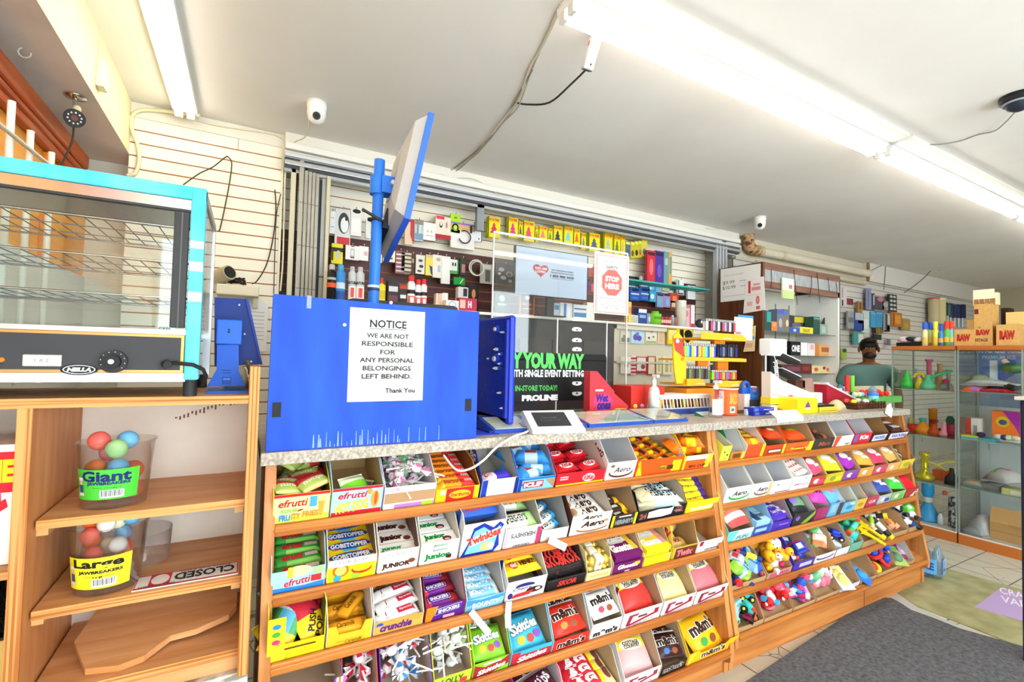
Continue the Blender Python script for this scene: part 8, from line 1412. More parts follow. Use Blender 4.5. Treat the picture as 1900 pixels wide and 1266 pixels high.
# ================================================================ glass showcases
SX0,SX1 = 5.18,5.60
M_base = mat('b0642c',.35);M_case = glass('showcase_glass','fbfdfc',1,haze=.0)
sy = lambda px: at(px,800,X=SX0).y
szl = lambda px,py: at(px,py,X=SX0).z
def case(y0,y1,label,levels):
    t = empty('glass_showcase',label,'showcase',(0,0,0));zt = 1.63;zb = .09
    MB().box(SX0-.01,y1,zt-.035,SX1,y0,zt,M_base,bev=.003).build('top_board',t);MB().box(SX0-.005,y1,0,SX1,y0,zb-.01,M_base).box(SX0,y1,zb-.01,SX1,y0,zb,'d8d4cc').build('base_board',t)
    for y in (y0-.004,y1+.002): MB().box(SX0,y,zb,SX1,y+.004,zt-.035,M_case).build('side_pane',t)
    ym = (y0+y1)/2
    for a,c in ((y1+.01,ym-.002),(ym+.002,y0-.01)): dr = MB().box(SX0-.001,a,zb+.005,SX0+.004,c,zt-.04,M_case).build('glass_door',t)
    MB().box(SX1-.006,y1+.01,zb,SX1-.002,y0-.01,zt-.035,M_case).build('back_pane',t)
    for y in (y0-.006,y1):
        for x in (SX0,SX1-.012): MB().box(x,y-.002,zb,x+.010,y+.008,zt-.035,'a8b4b0',rough=.2,metal=.5).build('edge_profile',t)
    MB().box(SX0-.004,ym-.004,.8,SX0-.001,ym+.004,.84,M_steel).build('lock',dr)
    for z in levels:
        MB().box(SX0+.02,y1+.012,z-.006,SX1-.02,y0-.012,z,M_case).box(SX0+.019,y1+.012,z-.006,SX0+.021,y0-.012,z,'8ab0a0').build('glass_shelf',t)
    return t
yA0,yA1,yB1 = sy(1660)+.02,sy(1774),sy(1899)
LA = [szl(1720,724),szl(1720,810),szl(1720,897)];LB = [szl(1840,729),szl(1840,821),szl(1840,915)]
case(yA0,yA1,'glass showcase of pipes with wooden top, nearer the slatted wall',LA);case(yA1-.012,yB1,'glass showcase with cardboard boxes and bags, nearer the camera',LB)
def sp3(px,py,d=.16): q = at(px,py,X=SX0+d);return q
def pipe(px,py,lev,label,prof,col,extra=None,d=.16,name='glass_pipe',cat='pipe',**k):
    """water pipe: turned body on a showcase level; prof = (radius, height) in metres"""
    q = sp3(px,py,d);t = empty(name,label,cat,(q.x,q.y,lev+.0005));MB().lathe(prof,col,n=16,rough=.12,**k).build('body',t)
    for nm,b in (extra or ()): b.build(nm,t)
    return t
top = 1.63
l0,l1,l2,lb = LA[0],LA[1],LA[2],.0905
pipe(1683,715,l0,'green cone shaped pipe on the upper shelf of the showcase',[(0,0),(.05,.003),(.045,.05),(.012,.15),(.012,.17),(0,.17)],'28c040')
pipe(1706,715,l0,'yellow bent pipe on the upper showcase shelf',[(0,0),(.035,.003),(.03,.06),(.018,.08),(.018,.1)],'e8c430',[('spout',MB().torus((0,.0,.10),.04,.012,'e8c430',n=14,u=(0,1,0),v=(0,0,1),a0=0,a1=R(180)))])
pipe(1722,715,l0,'green teapot shaped pipe on the upper showcase shelf',[(0,0),(.06,.003),(.06,.03),(.02,.10),(.02,.13),(0,.13)],'58c090',[('spout',MB().tube([(0,-.02,.10),(0,-.10,.15),(0,-.17,.17)],.011,'48c080',n=8))])
pipe(1724,700,l0,'tall clear pink pipe behind the teapot pipe',[(0,0),(.04,.003),(.04,.05),(.018,.08),(.018,.24),(.03,.26),(.03,.27)],'d0607c',d=.3)
pipe(1744,700,l0,'tall amber and clear pipe on the upper shelf',[(0,0),(.04,.003),(.04,.05),(.018,.08),(.018,.22),(.026,.23)],'c89868',d=.3)
pipe(1752,716,l0,'small grey labelled jar on the upper showcase shelf',[(0,0),(.03,.003),(.03,.05),(.02,.06),(0,.06)],'6a7480');pipe(1755,700,l0,'rose red jar on the upper showcase shelf',[(0,0),(.022,.003),(.022,.09),(0,.1)],'c84058',d=.26)
pipe(1695,800,l1,'red square glass on the middle showcase shelf',[(0,0),(.04,.003),(.045,.075),(.043,.075),(0,.01)],'c0282c');pipe(1712,800,l1,'amber round pipe with a teal mouth',[(0,0),(.05,.003),(.06,.04),(.04,.08),(.02,.09),(.018,.12)],'d8801c',[('mouth',MB().lathe([(.02,.11),(.03,.13),(.02,.14)],'28908c',n=14))])
pipe(1733,803,l1,'amber and red bulb pipe on the middle shelf',[(0,0),(.045,.003),(.05,.035),(.02,.07),(.02,.1),(.026,.12)],'b8481c',[('mouth',MB().lathe([(.02,.10),(.03,.12),(.03,.135)],'8a1c18',n=14))]);pipe(1752,806,l1,'pink bear shaped pipe on the middle shelf',[(0,0),(.035,.003),(.04,.03),(.02,.055),(.028,.075),(.015,.1),(.015,.12)],'e890a4')
pipe(1731,785,l1,'tall orange tube pipe at the back of the middle shelf',[(0,0),(.03,.003),(.03,.2),(.034,.21),(.03,.22)],'b8701c',d=.32);pipe(1765,804,l1,'dark red glass at the middle shelf end',[(0,0),(.03,.003),(.03,.11),(0,.11)],'98283c');pipe(1757,785,l1,'dark red low box pipe at the back',[(0,0),(.06,.003),(.06,.05),(0,.05)],'8a2c28',d=.32)
pipe(1763,770,l1,'dark green bottle at the back of the middle shelf',[(0,0),(.03,.003),(.03,.14),(.015,.17),(0,.17)],'24503c',d=.3);pipe(1690,740,l1,'slim yellow jar at the back of the middle shelf',[(0,0),(.02,.003),(.02,.12),(0,.12)],'d0c464',d=.3)
hk_ = MB().tube([(0,-.02,.16),(0,-.08,.15),(.0,-.15,.11),(0,-.2,.13),(0,-.24,.16),(0,-.22,.20),(0,-.15,.18),(0,-.06,.13)],.009,'e0d060',n=8)
pipe(1716,890,l2,'gold and yellow hookah with a curled hose on the third shelf',[(0,0),(.07,.003),(.075,.03),(.03,.07),(.022,.09),(.034,.11),(.02,.13),(.03,.16),(.022,.19),(.04,.21),(.038,.24),(0,.24)],'c8b42c',[('hose',hk_)],metal=.4)
for px,d in ((1738,.2),(1752,.22)): q = sp3(px,855,d);o = MB().box(-.04,-.04,0,.04,.04,.09,'d8602c',bev=.004).build('orange_box',loc=(q.x+.06,q.y,l2+.001));tag(o,'orange square box on the third showcase shelf, '+('nearer the hookah' if px < 1745 else 'farther from the hookah'),'box')
pipe(1766,905,l2-.0,'black bottle pipe at the third shelf end',[(0,0),(.05,.003),(.045,.06),(.016,.1),(.016,.14)],'1c1e20',d=.14)
pipe(1722,960,lb,'tall turquoise blue water pipe on the showcase floor',[(0,0),(.085,.003),(.09,.02),(.045,.12),(.03,.15),(.026,.19),(.045,.24),(.042,.34),(.035,.36),(0,.36)],'2890cc',[('bowl_stem',MB().tube([(0,.05,.08),(0,.12,.12)],.014,'2890cc',n=8)),('joint',MB().lathe([(.03,.16),(.034,.19),(.03,.21)],'d8d4c0',n=14))])
pipe(1754,985,lb,'clear glass tube pipe on the showcase floor',[(0,0),(.04,.003),(.04,.05),(.015,.08),(.015,.26),(.02,.27)],M_tub,[('red_tip',MB().lathe([(.017,.25),(.02,.28),(0,.29)],'d06050',n=12))]);pipe(1745,985,lb,'small white figure pipe on the showcase floor',[(0,0),(.02,.003),(.02,.06),(.012,.09),(0,.1)],'d8dcd8',d=.1)
pipe(1768,985,lb,'black and white patterned tall pipe on the showcase floor',[(0,0),(.03,.003),(.03,.25),(0,.26)],nmat('marbled_black','1c1c20','c8c8cc',scale=(60,60,40),rough=.3,lo=.5,hi=.6),d=.12)
for i,(px,d,col) in enumerate(((1668,.25,'a8b8b0'),(1675,.3,'c0ccd0'),(1698,.32,'9ab0a4'),(1712,.34,'c0c8d0'),(1738,.32,'b0b8a8'),(1760,.34,'a8b4bc'))): pipe(px,715,l0,('frosted sage','pale blue','sage grey','pale lilac','moss grey','cool grey')[i]+' glass pipe at the back of the upper shelf',[(0,0),(.03,.003),(.035,.03),(.014,.06),(.014,.13+.02*(i % 3)),(.02,.14+.02*(i % 3))],col,d=d)
# second showcase
m0,m1,m2 = LB
def sbox(px0,py0,px1,py1,lev,label,col,D=(),d=.1,dep=.12,name='boxed_item',cat='box',H=None):
    a,c = at(px0,py0,X=SX0+d),at(px1,py1,X=SX0+d);W = a.y-c.y;H = H or max(.02,a.z-lev);b = MB().box(0,-W/2,0,dep,W/2,H,col,bev=.002);b.deco(list(D),(-.0003,0,H/2),(0,-1,0),(0,0,1),W,H);return tag(b.build(name,loc=(SX0+d,(a.y+c.y)/2,lev+.0005)),label,cat)
a,c = at(1808,638,X=SX1+.03),at(1897,680,X=SX1+.03)
b = MB().box(SX1+.03,c.y,1.12,SX1+.06,a.y,a.z,'3c68b8');W,H = a.y-c.y,a.z-1.12;b.deco([TT('ARCTIC GLACIER',-.06,.40,1.3,.11,'dce4f0',bold=.04),TT('PREMIUM ICE',.02,.28,.7,.06,'b8c8e0',bold=.03),('P',[(-.5,-.1),(-.2,.05),(.1,-.1),(.5,.1),(.5,-.5),(-.5,-.5)],'8898b0')],(SX1+.0296,(a.y+c.y)/2,(1.12+a.z)/2),(0,-1,0),(0,0,1),W,H);b.box(SX1+.035,c.y,0,SX1+.45,a.y,a.z-.0,'d8dce0');tag(b.build('ice_freezer'),'blue and white ice freezer cabinet behind the showcase','freezer')
def sbag(px,py,lev,label,W,L,T,bands,rz=0,d=.16,rx=0):
    b = MB();pillow(b,W,L,T,bands,.12,12,8,puff=2);q = sp3(px,py,d);o = b.build('bagged_item',loc=(q.x,q.y,lev+.003),rot=(R(rx),0,R(rz)));return tag(o,label,'bag')
sbag(1835,690,m0+.05,'long white plastic bag on top of the upper pile',.34,.2,.05,['dcdcdc',(-.5,.5,-.2,.0,'b8babc')],95);sbag(1870,700,m0+.02,'black and silver bag on the upper shelf',.24,.22,.06,['2c2c30',(-.3,.1,-.3,.3,'b0b2b6')],80);sbag(1815,710,m0,'white flat bag on the upper shelf',.2,.2,.04,['e0e0de',(-.1,.3,-.5,.1,'8a8c90')],90)
sbag(1806,722,m0,'orange and violet packet on the upper shelf',.14,.14,.04,['e8642c',(-.5,.0,-.5,.5,'c868b8')],90,.06);sbag(1850,724,m0,'crimson flat packet on the upper shelf',.26,.12,.03,['c8283c',(-.2,.2,-.3,.1,'e06070')],92,.06)
b = MB().tube([at(1862,668,X=SX0+.2),at(1885,690,X=SX0+.2)],.018,'e8c8b8',n=8).sph(at(1880,683,X=SX0+.16),(.05,.08,.045),'2c6c44',n=12);b.box(SX0+.18,at(1852,680,X=SX0+.2).y,m0+.09,SX0+.19,at(1838,680,X=SX0+.2).y,m0+.26,'b8c4cc');tag(b.build('upright_package'),'grey card, tan rod and green pouch standing above the bags','package')
b = MB().sph((0,0,.05),(.05,.07,.05),'b8c8a4',n=12);q = sp3(1818,700,.26);tag(b.build('green_bundle',loc=(q.x,q.y,m0+.04)),'pale green wrapped bundle behind the white bags','bundle')
sbox(1792,775,1817,810,m1,'red and white box on the middle shelf','d8d0cc',[('R',-.3,0,.4,1,'b84030'),('R',.2,-.1,.3,.5,'8a9490')],d=.12);sbox(1840,762,1893,805,m1+.03,'orange and purple toy box on the middle shelf','e8702c',[('E',-.1,.1,.5,.4,'c8b828'),('P',[(-.1,.5),(.5,.5),(.5,-.4),(.3,.0)],'9a2c98'),('E',-.1,.08,.3,.2,'48487c')],d=.16)
sbox(1840,805,1895,815,m1,'white flat carton under the toy box','d8d8d4',d=.14,H=.03);sbox(1783,808,1815,820,m1,'yellow and teal flat case on the middle shelf edge','c8c040',[('R',0,-.2,1,.5,'40a8b8')],d=.03,dep=.1,H=.03);sbox(1816,810,1846,821,m1,'teal flat case on the middle shelf edge','3ca0b0',d=.03,dep=.1,H=.02)
for i,(px,col,nm) in enumerate(((1820,'30284c','dark violet'),(1852,'d0d4d0','white'),(1864,'38346c','indigo'),(1872,'b8dcb0','pale green'),(1884,'d8c8b8','blush'))): q = at(px,812,X=SX0+.06);tag(MB().sph((0,0,.022),(.03,.03,.022),col,n=10).build('round_item',loc=(q.x,q.y,m1+.022)),f'{nm} round item on the middle shelf edge','trinket')
sbag(1866,850,m2+.08,'clear bag with red and green trinkets',.2,.22,.1,['b8b4b4',(-.2,.1,-.2,.1,'c05c64'),(.1,.3,.1,.4,'90b048')],70);sbag(1812,905,m2,'clear bag with an orange item on the lower shelf',.2,.2,.05,['a8a8a4',(-.1,.2,-.2,.2,'e09030')],90);sbag(1842,905,m2,'grey and clear tangled bag on the lower shelf',.2,.2,.06,['8a8c90',(-.3,.0,-.3,.3,'b8bcc0')],80)
sbox(1858,905,1896,917,m2,'olive and white flat box on the lower shelf','c0bc80',[('R',.2,0,.5,.6,'dcdcc8')],d=.04,H=.05);sbox(1845,855,1860,880,m2,'blue small box behind the trinket bag','3c88b8',[('E',0,0,.5,.5,'c84840')],d=.2,H=.16)
b = MB().box(0,-.11,0,.2,.11,.135,'b88a54').box(0,-.11,.066,-.001,.11,.069,'8a6434').prism([(0,.135),(.002,.135),(.04,.25),(.038,.25)][::1],-.11,.11,'c09460',ax='y');q = sp3(1872,1000,.08);tag(b.build('cardboard_box',loc=(q.x,q.y,.0905)),'two layer brown cardboard box with an open flap on the showcase floor','box')
sbag(1828,1000,.0905,'crumpled clear and white bag on the showcase floor',.18,.2,.16,['b4b2b4',(-.2,.2,-.2,.2,'d0c0d0')],60);sbag(1806,1004,.0905,'grey plastic sheet on the showcase floor',.14,.16,.06,['8e9090'],90,.08)
# on top of the showcases
def tbox(px0,py0,px1,py1,label,col,D=(),d=.1,dep=.12,name='paper_box',cat='box',lev=1.6305):
    a,c = at(px0,py0,X=SX0+d),at(px1,py1,X=SX0+d);W = a.y-c.y;H = a.z-lev;b = MB().box(0,-W/2,0,dep,W/2,H,col,bev=.001);b.deco(list(D),(-.0003,0,H/2),(0,-1,0),(0,0,1),W,H);b.deco(list(D)[:1],(dep/2,W/2+.0003,H/2),(-1,0,0),(0,0,1),dep,H*.9);return tag(b.build(name,loc=(SX0+d,(a.y+c.y)/2,lev)),label,cat)
RAW = lambda s,v: [TT('RAW',0,v,.7,s,'b02c24',bold=.09)]
M_kraft = nmat('kraft_card','c89a58','d2a664',scale=(40,40,40),rough=.6)
t = tbox(1807,565,1842,632,'tall brown kraft carton with red lettering on the showcase top',M_kraft,[TT('RAW',-.02,-.18,.76,.14,'b02c24',bold=.09),('R',-.36,.32,.22,.12,'6a2c2c'),TT('5STAGE',-.1,-.36,.7,.07,'4a3824',bold=.03),('E',-.2,-.06,.2,.06,'a8884c'),('R',.02,0,.008,1,'b08848')],d=.08,dep=.14)
b = MB().box(.04,-.075,.0,.10,.075,.10,'e8dcb8').box(.03,-.06,.02,.035,.07,.13,'efe4c4');o = b.build('paper_card');o.location = t.location+Vector((0,0,at(1822,566,X=SX0+.08).z-1.6305));tag(o,'pale folded card standing in the top of the tall kraft carton','card')
for i in range(4): o = MB().box(0,-.012,0,.02,.012,.05,'9a6a44').build('paper_pack',loc=t.location+Vector((.02,-.05+.033*i,at(1822,566,X=SX0+.08).z-1.6305)));tag(o,'brown slim paper pack in the tall kraft carton','pack','slim paper packs in the tall carton')
tbox(1770,612,1806,634,'low kraft carton with red lettering beside the spray bottles',M_kraft,RAW(.44,0),d=.06);tbox(1848,603,1890,632,'low kraft carton with red lettering, nearer the camera',M_kraft,RAW(.44,0),d=.06);tbox(1866,580,1900,606,'stepped pale kraft carton behind the nearer low carton','d8b878',[TT('RAW',0,0,.6,.3,'b88868')],d=.19);tbox(1794,594,1808,616,'small pale kraft box behind the low carton','d8b470',[],d=.19);tbox(1857,572,1872,600,'dark box behind the kraft cartons','2c2420',[],d=.28)
def scan(px,py,label,c1,cap,dd,r_=.022):
    q = at(px,632,X=SX0+dd);H = at(px,py,X=SX0+dd).z-1.6305;t = empty('spray_bottle',label,'bottle',(q.x,q.y,1.6305));MB().lathe([(0,0),(r_,.001),(r_,H*.6),(r_*.5,H*.68),(r_*.5,H*.72)],c1,n=14).build('body',t);MB().lathe([(r_*.75,H*.7),(r_*.75,H),(0,H)],cap,n=14).build('cap',t);b = MB();cyl_label(b,r_,H*.1,H*.5,90,270,[('R',0,-.1,.5,.5,'e0a848')],None);b.build('label',t)
for px,py,nm,c1,cap,dd in ((1716,598,'yellow labelled bottle with a blue cap','d8d498','2c58c0',.06),(1727,598,'second yellow labelled bottle with a blue cap','b8c880','2c5cc8',.1),(1736,597,'lemon bottle with a yellow cap','d8d850','e8d83c',.06),(1747,602,'blue bottle with a blue cap','4a88cc','3454b0',.06),(1757,596,'green and red bottle with a red cap','6aa858','d83c2c',.06),(1766,596,'aqua bottle with a red cap','78b0b0','d8402c',.08)): scan(px,py,nm+' on the showcase top',c1,cap,dd)
t = empty('display_tray','black tray of silver and white wrapped goods on the showcase top','tray',(0,0,0));a,c = at(1664,632,X=SX0+.08),at(1710,632,X=SX0+.08)
a.y = min(a.y,yA0-.01);MB().box(SX0+.06,c.y,1.6305,SX0+.3,a.y,1.665,'1c1c20').build('tray',t)
for i in range(8):
    o = MB().sph((0,0,0),(.05,.045,.022),('d8dce0','a8b8d0','e8e4e4','2c2c30','c8d0d8','b8c8e0','d0a8a8','ecebea')[i],n=10).build('wrapped_good',loc=(SX0+.10+.05*(i % 3),c.y+(a.y-c.y)*(.12+.11*i),1.688+.012*(i % 2)));tag(o,('silver','pale blue','white','black','pearl','sky grey','dusty pink','bright white')[i]+' wrapped good in the black tray on the showcase','wrapped good')
b = MB().box(at(1893,800,X=3.4).x,at(1893,800,X=3.4).y-.12,0,3.44,at(1892,800,X=3.4).y,at(1893,742,X=3.4).z,'24283c',bev=.01);b.box(3.37,at(1893,800,X=3.4).y-.14,at(1893,742,X=3.4).z,3.48,at(1892,800,X=3.4).y+.01,at(1893,736,X=3.4).z,'d0c8bc');tag(b.build('display_post'),'dark navy display stand with a pale top at the picture edge','stand')
# ================================================================ person behind the far counter
PXX,PYY2 = at(1612,690,Y=2.52).x,2.52
hz = at(1612,630,Y=2.52).z
pt = empty('person','person with dark hair in a grey green T-shirt standing behind the far counter end','person',(PXX,PYY2,0),(0,0,R(-58)))
s = hz/1.74
def skin(name,V,E,rad,col,parent,sub=2):
    me = bpy.data.meshes.new(name);me.from_pydata([tuple(Vector(v)*s) for v in V],E,[]);o = bpy.data.objects.new(name,me);COL.objects.link(o);o.parent = parent
    me.materials.append(mat(col,.6));md = o.modifiers.new('skin','SKIN');md.use_smooth_shade = True
    for i,r_ in enumerate(rad): q = me.skin_vertices[0].data[i];q.radius = (r_[0]*s,r_[1]*s) if isinstance(r_,tuple) else (r_*s,r_*s);q.use_root = (i == 0)
    o.modifiers.new('smooth','SUBSURF').levels = sub;o.modifiers['smooth'].render_levels = sub
    return o
V = [(0,0,.95),(0,0,1.15),(0,.01,1.32),(0,.015,1.42),(0,.01,1.50),(0,-.01,1.56),(0,-.015,1.64),(0,-.005,1.715)];E = [(i,i+1) for i in range(7)];Rr = [(.15,.11),(.14,.10),(.16,.11),(.12,.085),(.052,.055),(.058,.07),(.072,.092),(.055,.07)]
for sd in (-1,1):
    k = len(V);V += [(sd*.18,.015,1.42),(sd*.25,.03,1.16),(sd*.22,-.16,1.02),(sd*.19,-.26,1.03)];E += [(3,k),(k,k+1),(k+1,k+2),(k+2,k+3)];Rr += [.055,.042,.032,(.04,.018)]
    for f in range(4): kk = len(V);x0 = sd*(.165+.016*f);V += [(x0,-.30-.004*(f in (1,2)),1.03),(x0,-.335-.008*(f in (1,2)),1.018),(x0,-.355,1.0)];E += [(k+3,kk),(kk,kk+1),(kk+1,kk+2)];Rr += [.0095,.0085,.007]
    kk = len(V);V += [(sd*.15,-.275,1.02),(sd*.135,-.305,1.01)];E += [(k+3,kk),(kk,kk+1)];Rr += [.011,.009]
    kk = len(V);V += [(sd*.09,0,.86),(sd*.10,-.01,.50),(sd*.10,.02,.09),(sd*.105,-.09,.04)];E += [(0,kk),(kk,kk+1),(kk+1,kk+2),(kk+2,kk+3)];Rr += [.085,.062,.045,(.04,.03)]
skin('body',V,E,Rr,'7a4a30',pt)
V = [(0,0,.93),(0,0,1.15),(0,.01,1.32),(0,.015,1.42),(0,.012,1.475)];E = [(i,i+1) for i in range(4)];Rr = [(.165,.125),(.155,.118),(.185,.13),(.165,.115),(.10,.09)]
for sd in (-1,1): k = len(V);V += [(sd*.185,.015,1.42),(sd*.235,.025,1.24)];E += [(3,k),(k,k+1)];Rr += [.082,.068]
skin('t_shirt',V,E,Rr,'5a7c78',pt)
V = [(0,0,.97),(.09,0,.86),(.10,-.01,.5),(.10,.02,.1),(-.09,0,.86),(-.10,-.01,.5),(-.10,.02,.1)];skin('trousers',V,[(0,1),(1,2),(2,3),(0,4),(4,5),(5,6)],[(.155,.118),.1,.078,.07,.1,.078,.07],'2c3038',pt)
hb = MB().sph((0,.008*s,1.672*s),(.083*s,.103*s,.088*s),'16120f',n=16).sph((0,-.075*s,1.725*s),(.06*s,.04*s,.03*s),'16120f',n=12);hb.build('hair',pt)
hb = MB().sph((0,-.068*s,1.572*s),(.058*s,.045*s,.036*s),'241a15',n=12);hb.build('beard',pt)
for sd in (-1,1): hb = MB().sph((sd*.03*s,-.094*s,1.648*s),(.011*s,.0075*s,.0065*s),'d8d0c8',n=10).sph((sd*.03*s,-.101*s,1.648*s),(.006*s,.003*s,.007*s),'1c1410',n=8);hb.build('eye',pt);MB().box(sd*.043*s,-.100*s,1.664*s,sd*.017*s,-.096*s,1.667*s,'1a1410').build('eyebrow',pt);MB().sph((sd*.083*s,.0,1.635*s),(.012*s,.022*s,.032*s),'70432c',n=10).build('ear',pt)
MB().sph((0,-.112*s,1.622*s),(.015*s,.018*s,.022*s),'7c4c32',n=10).sph((0,-.104*s,1.64*s),(.009*s,.01*s,.02*s),'7c4c32',n=8).build('nose',pt);MB().sph((0,-.1*s,1.588*s),(.024*s,.012*s,.007*s),'6a342c',n=10).build('mouth',pt)
# ================================================================ ceiling cameras, cables, pipe
def dome(px,py,y,label,col='f0eee8'):
    q = at(px,py,Z=CEIL-.03) if y is None else at(px,py,Y=y);t = empty('dome_camera',label,'camera',(q.x,q.y,CEIL));MB().lathe([(0,0),(.052,-.001),(.055,-.03),(.05,-.045)],col,n=24).build('mount',t)
    d = Vector((-q.x,-q.y,-.9)).normalized();MB().lathe([(.05,-.04),(.052,-.07),(.044,-.105),(.02,-.125),(0,-.128)],col,n=24).build('dome',t)
    p = Vector((0,0,-.085))+d*.032;MB().cyl(p,p+d*.018,.021,'2c2c2c',n=16).cyl(p+d*.018,p+d*.02,.012,'141416',n=12).build('lens',t)
    return t
dome(588,200,2.90,'white dome security camera on the ceiling before the folding gate');dome(1410,402,2.90,'white dome security camera on the ceiling above the brown cabinet')
q = at(1890,188,Z=CEIL-.03);t = empty('dome_camera','black round ceiling camera at the picture edge','camera',(q.x,q.y,CEIL));MB().lathe([(0,0),(.075,-.001),(.075,-.03),(.06,-.04)],'1c1c20',n=24).build('mount',t);MB().lathe([(.055,-.038),(.045,-.065),(.02,-.08),(0,-.082)],'282c3c',n=20).build('dome',t);MB().torus((0,0,-.04),.058,.006,'9aa0a8',n=24).build('ring',t)
def wire(name,label,P,r,col,cat='cable'): return tag(MB().tube(smooth(P),r,col,n=6).build(name),label,cat)
cz = lambda px,py: at(px,py,Z=CEIL-.006)
q0 = cz(1890,200);wire('camera_cable','black and white cable leading from the black ceiling camera',[q0,cz(1868,218)+Vector((0,0,-.02)),cz(1845,240)+Vector((0,0,-.01)),cz(1815,250),cz(1780,262),cz(1740,268),cz(1680,268)],.004,'8a8884')
# bullet camera under the soffit
q = at(140,178,Z=2.57);t = empty('bullet_camera','chrome bullet camera with a ring of lights hanging from the soffit','camera',(q.x,q.y,2.57));MB().lathe([(0,0),(.042,-.001),(.04,-.008),(.012,-.012)],M_chrome,n=22).build('mount',t);MB().cyl((0,0,-.01),(0,0,-.075),.009,M_chrome,n=12).sph((.01,-.01,-.06),.016,'d0c8a0',n=10).build('stem',t)
d = Vector((.25,-.9,-.25)).normalized();p = Vector((0,0,-.105));MB().cyl(p-d*.05,p+d*.045,.034,'c8a850',n=20,metal=.6,rough=.25).build('barrel',t);b = MB().cyl(p+d*.04,p+d*.055,.038,'1c1c1e',n=20);b.build('hood',t)
b = MB().cyl(p+d*.055,p+d*.057,.012,'6a3c34',n=14);u = d.orthogonal().normalized();v = d.cross(u)
for i in range(10): c_ = p+d*.0555+(u*math.cos(i*.628)+v*math.sin(i*.628))*.023;b.sph(c_,.004,'f4f2ec',n=6)
b.build('light_ring',t);e = at(128,235,X=q.x);wire('camera_cable','dark cable hanging from the chrome bullet camera',[Vector((q.x,q.y,2.43)),Vector((q.x-.01,q.y+.02,2.36)),Vector((q.x-.05,q.y+.03,2.22)),Vector((q.x-.07,q.y+.02,2.05))],.004,'3c3a30')
# box camera on the long light
q = at(1108,85,Y=1.60);t = empty('box_camera','silver box camera fixed to the side of the long ceiling light','camera',(q.x,1.61,LZ+.03));MB().box(-.012,-.012,-.02,.012,.012,.02,'e8e8e6').build('bracket',t);b = MB();b.M = Matrix.Rotation(R(-62),4,'X') @ Matrix.Rotation(R(8),4,'Y');b.box(-.024,-.02,-.02,.024,.13,.02,'c4c4c2',bev=.006,metal=.4,rough=.3).box(-.019,.13,-.015,.019,.132,.015,'2c2c2c').box(-.025,.02,-.006,.025,.04,.006,'c85048');b.build('housing',t)
wire('camera_cable','black cable sagging from the silver box camera to the ceiling bundle',[q+Vector((0,.04,-.06)),cz(1060,138)+Vector((0,0,-.05)),cz(1020,180)+Vector((0,0,-.03)),cz(980,194),cz(955,190)],.005,'2c2a2a')
q = at(1740,494,Y=3.1);t = empty('bullet_camera','small silver bullet camera under the far ceiling','camera',(q.x,3.1,q.z));MB().cyl((-.06,0,.02),(.08,0,-.02),.03,'c8ccd0',n=14,metal=.5,rough=.3).cyl((-.09,0,.025),(-.06,0,.02),.034,'2c2c2e',n=14).build('barrel',t);MB().cyl((0,0,.03),(.06,0,CEIL-q.z),.01,'5a5a58',n=8).build('stem',t)
wire('camera_cable','thin dark cable from the small silver camera to the bulkhead edge',[q+Vector((-.08,0,0)),at(1715,515,Y=3.3),at(1695,532,Y=3.38),at(1678,543,Y=3.385)],.006,'6a6862');wire('camera_cable','thin dark cable drooping on the white bulkhead',[at(1604,510,Y=3.39),at(1638,492,Y=3.39),at(1643,500,Y=3.39),at(1640,538,Y=3.39)],.005,'8a8880')
wallbox('junction_box','small cream box on the white bulkhead','box',1613,508,1621,520,3.39,.012,'e8e2d0',bev=.004)
# cable bundle across the ceiling
rd = random.Random(11)
bundle = [(1040,8),(1010,75),(985,130),(958,188),(938,222),(905,262),(870,295),(835,318),(800,326)]
for k,(col,r_) in enumerate((('c8c0ae',.005),('b8b09c',.004),('d8d2c4',.005),('8a8474',.004))):
    P = [cz(px+rd.uniform(-5,5),py+rd.uniform(-4,4))+Vector((0,0,-.012*rd.random()*(1 if 2 < i < 7 else .3))) for i,(px,py) in enumerate(bundle[(2 if k == 3 else 0):])]
    wire('ceiling_cable',f'{("cream", "tan", "pale", "grey brown")[k]} cable of the bundle crossing the ceiling to the gate header',P,r_,col)
wire('ceiling_cable','dark cable end hanging on the gate header',[cz(800,326),at(780,322,Y=3.39),at(820,325,Y=3.38),at(852,338,Y=3.37)],.004,'5a5448');wire('ceiling_cable','thin pale cable looped along the gate header',[at(850,330,Y=3.38),at(880,332,Y=3.37),at(910,350,Y=3.365),at(925,362,Y=3.36)],.003,'d8d4c8');wire('ceiling_cable','thin white cable from the second dome camera to the header',[cz(1400,405),at(1385,412,Y=3.3),at(1340,425,Y=3.39),at(1310,424,Y=3.39)],.004,'c8c4b8')
wire('dome_cable','thin white cable dangling from the first dome camera',[cz(573,215)+Vector((0,0,-.03)),at(573,236,Y=3.0),at(565,255,Y=3.2),at(550,262,Y=3.36),at(540,272,Y=3.40)],.004,'e0dac8')
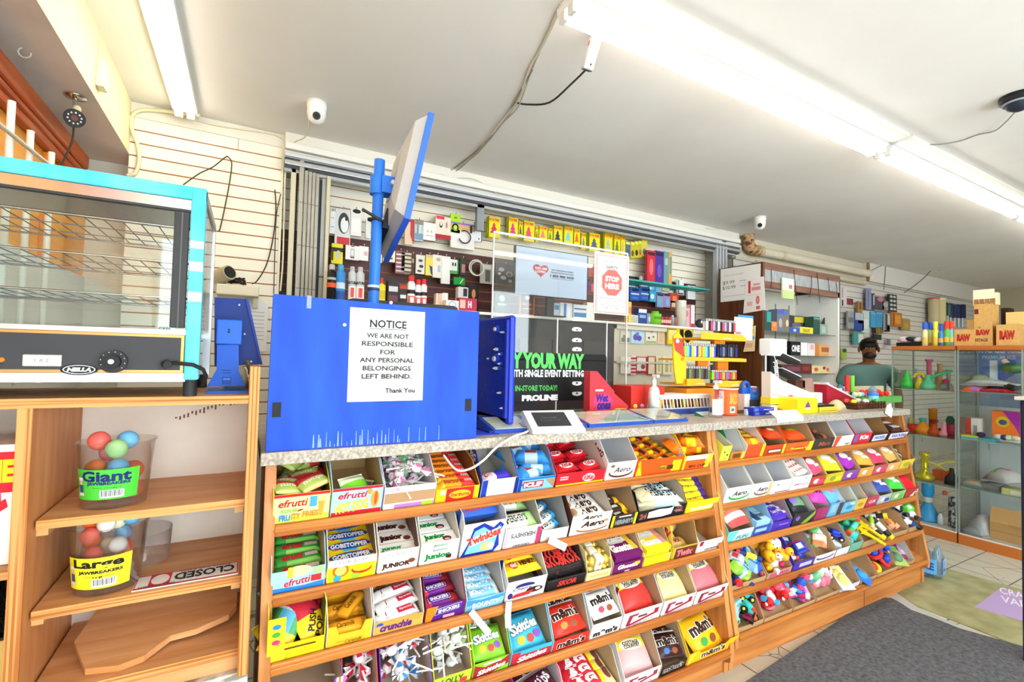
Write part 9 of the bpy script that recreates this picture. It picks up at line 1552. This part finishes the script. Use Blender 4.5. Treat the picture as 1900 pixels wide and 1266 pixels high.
# cream cables at the soffit corner
wire('wall_cable','thick cream cable bending from the strip light down the slatted wall',[Vector((-.30,3.36,LZ+.03)),at(300,206,Y=3.44),at(262,205,Y=3.45),at(245,216,Y=3.45),at(245,240,Y=3.45),at(256,270,Y=3.45),at(258,300,Y=3.45),at(250,322,Y=3.45),at(236,326,Y=3.45)],.011,'e4dcb8');wire('wall_cable','thin cream cable running along the top of the slatted wall to the gate',[at(345,218,Y=3.455),at(400,232,Y=3.455),at(470,243,Y=3.455),at(515,252,Y=3.455),at(532,272,Y=3.455),at(529,330,Y=3.455),at(525,480,Y=3.455),at(520,540,Y=3.455)],.006,'e0d8bc')
wire('wall_cable','black cable looped over a peg on the slatted wall',[at(340,343,Y=3.44),at(370,322,Y=3.45),at(395,310,Y=3.45),at(418,292,Y=3.45),at(424,292,Y=3.45),at(430,305,Y=3.45),at(424,350,Y=3.45),at(410,418,Y=3.45),at(405,430,Y=3.44)],.0035,'3a3830');wire('wall_cable','black cable hanging beside the folding gate',[at(510,352,Y=3.45),at(512,390,Y=3.45),at(507,440,Y=3.45),at(495,490,Y=3.45),at(478,520,Y=3.43),at(468,527,Y=3.40)],.0035,'2c2a28');wire('wall_cable','second black cable hanging down beside the gate to the blue panel',[at(521,360,Y=3.45),at(513,400,Y=3.45),at(510,470,Y=3.45),at(508,545,Y=3.45)],.003,'4a463c')
q = at(182,152,X=-.6375);b = MB().box(-.639,q.y-.035,q.z-.03,-.61,q.y+.035,q.z+.09,'f0e8c0',bev=.004);tag(b.build('junction_box'),'small cream junction box on the cream beam','box')
wire('beam_wire','thin wire running down the cream beam to the junction box',[Vector((-.637,q.y-.01,q.z+.08)),Vector((-.637,q.y-.02,2.86))],.0025,'d8d0a8');q = at(46,92,Z=2.568);tag(MB().torus((q.x,q.y,2.555),.018,.003,'c0b8a8',n=14,u=(1,0,0),v=(0,0,1),a0=R(90),a1=R(380)).build('ceiling_hook'),'small hook screwed into the grey soffit','hook')
# pipe
t = empty('drain_pipe','white drain pipe with a rusty elbow along the top of the back wall','pipe',(0,0,0));a,c = at(1398,464,Y=3.38),at(1604,512,Y=3.38);MB().cyl(a,(7.46,3.38,a.z),.05,nmat('old_white_pipe','d8cfb8','e4dcc8',scale=(3,20,20),rough=.5),n=18).build('pipe',t)
MB().tube([(a.x+.08,3.38,a.z),(a.x,3.38,a.z),(a.x-.06,3.38,a.z+.02),(a.x-.09,3.38,a.z+.08),(a.x-.09,3.38,CEIL)],.062,nmat('rusty_iron','6a3c1c','9a6430',c3='c8a880',scale=(14,14,14),rough=.7),n=16).build('elbow',t);MB().cyl((a.x+.06,3.38,a.z),(a.x+.14,3.38,a.z),.06,'c8b898',n=18).cyl((a.x+.5,3.38,a.z),(a.x+.56,3.38,a.z),.056,'d0c4a8',n=18).build('collar',t)
MB().cyl((a.x+.1,3.42,a.z-.13),(7.46,3.42,a.z-.13),.03,'cfc4a8',n=14).build('lower_pipe',t)
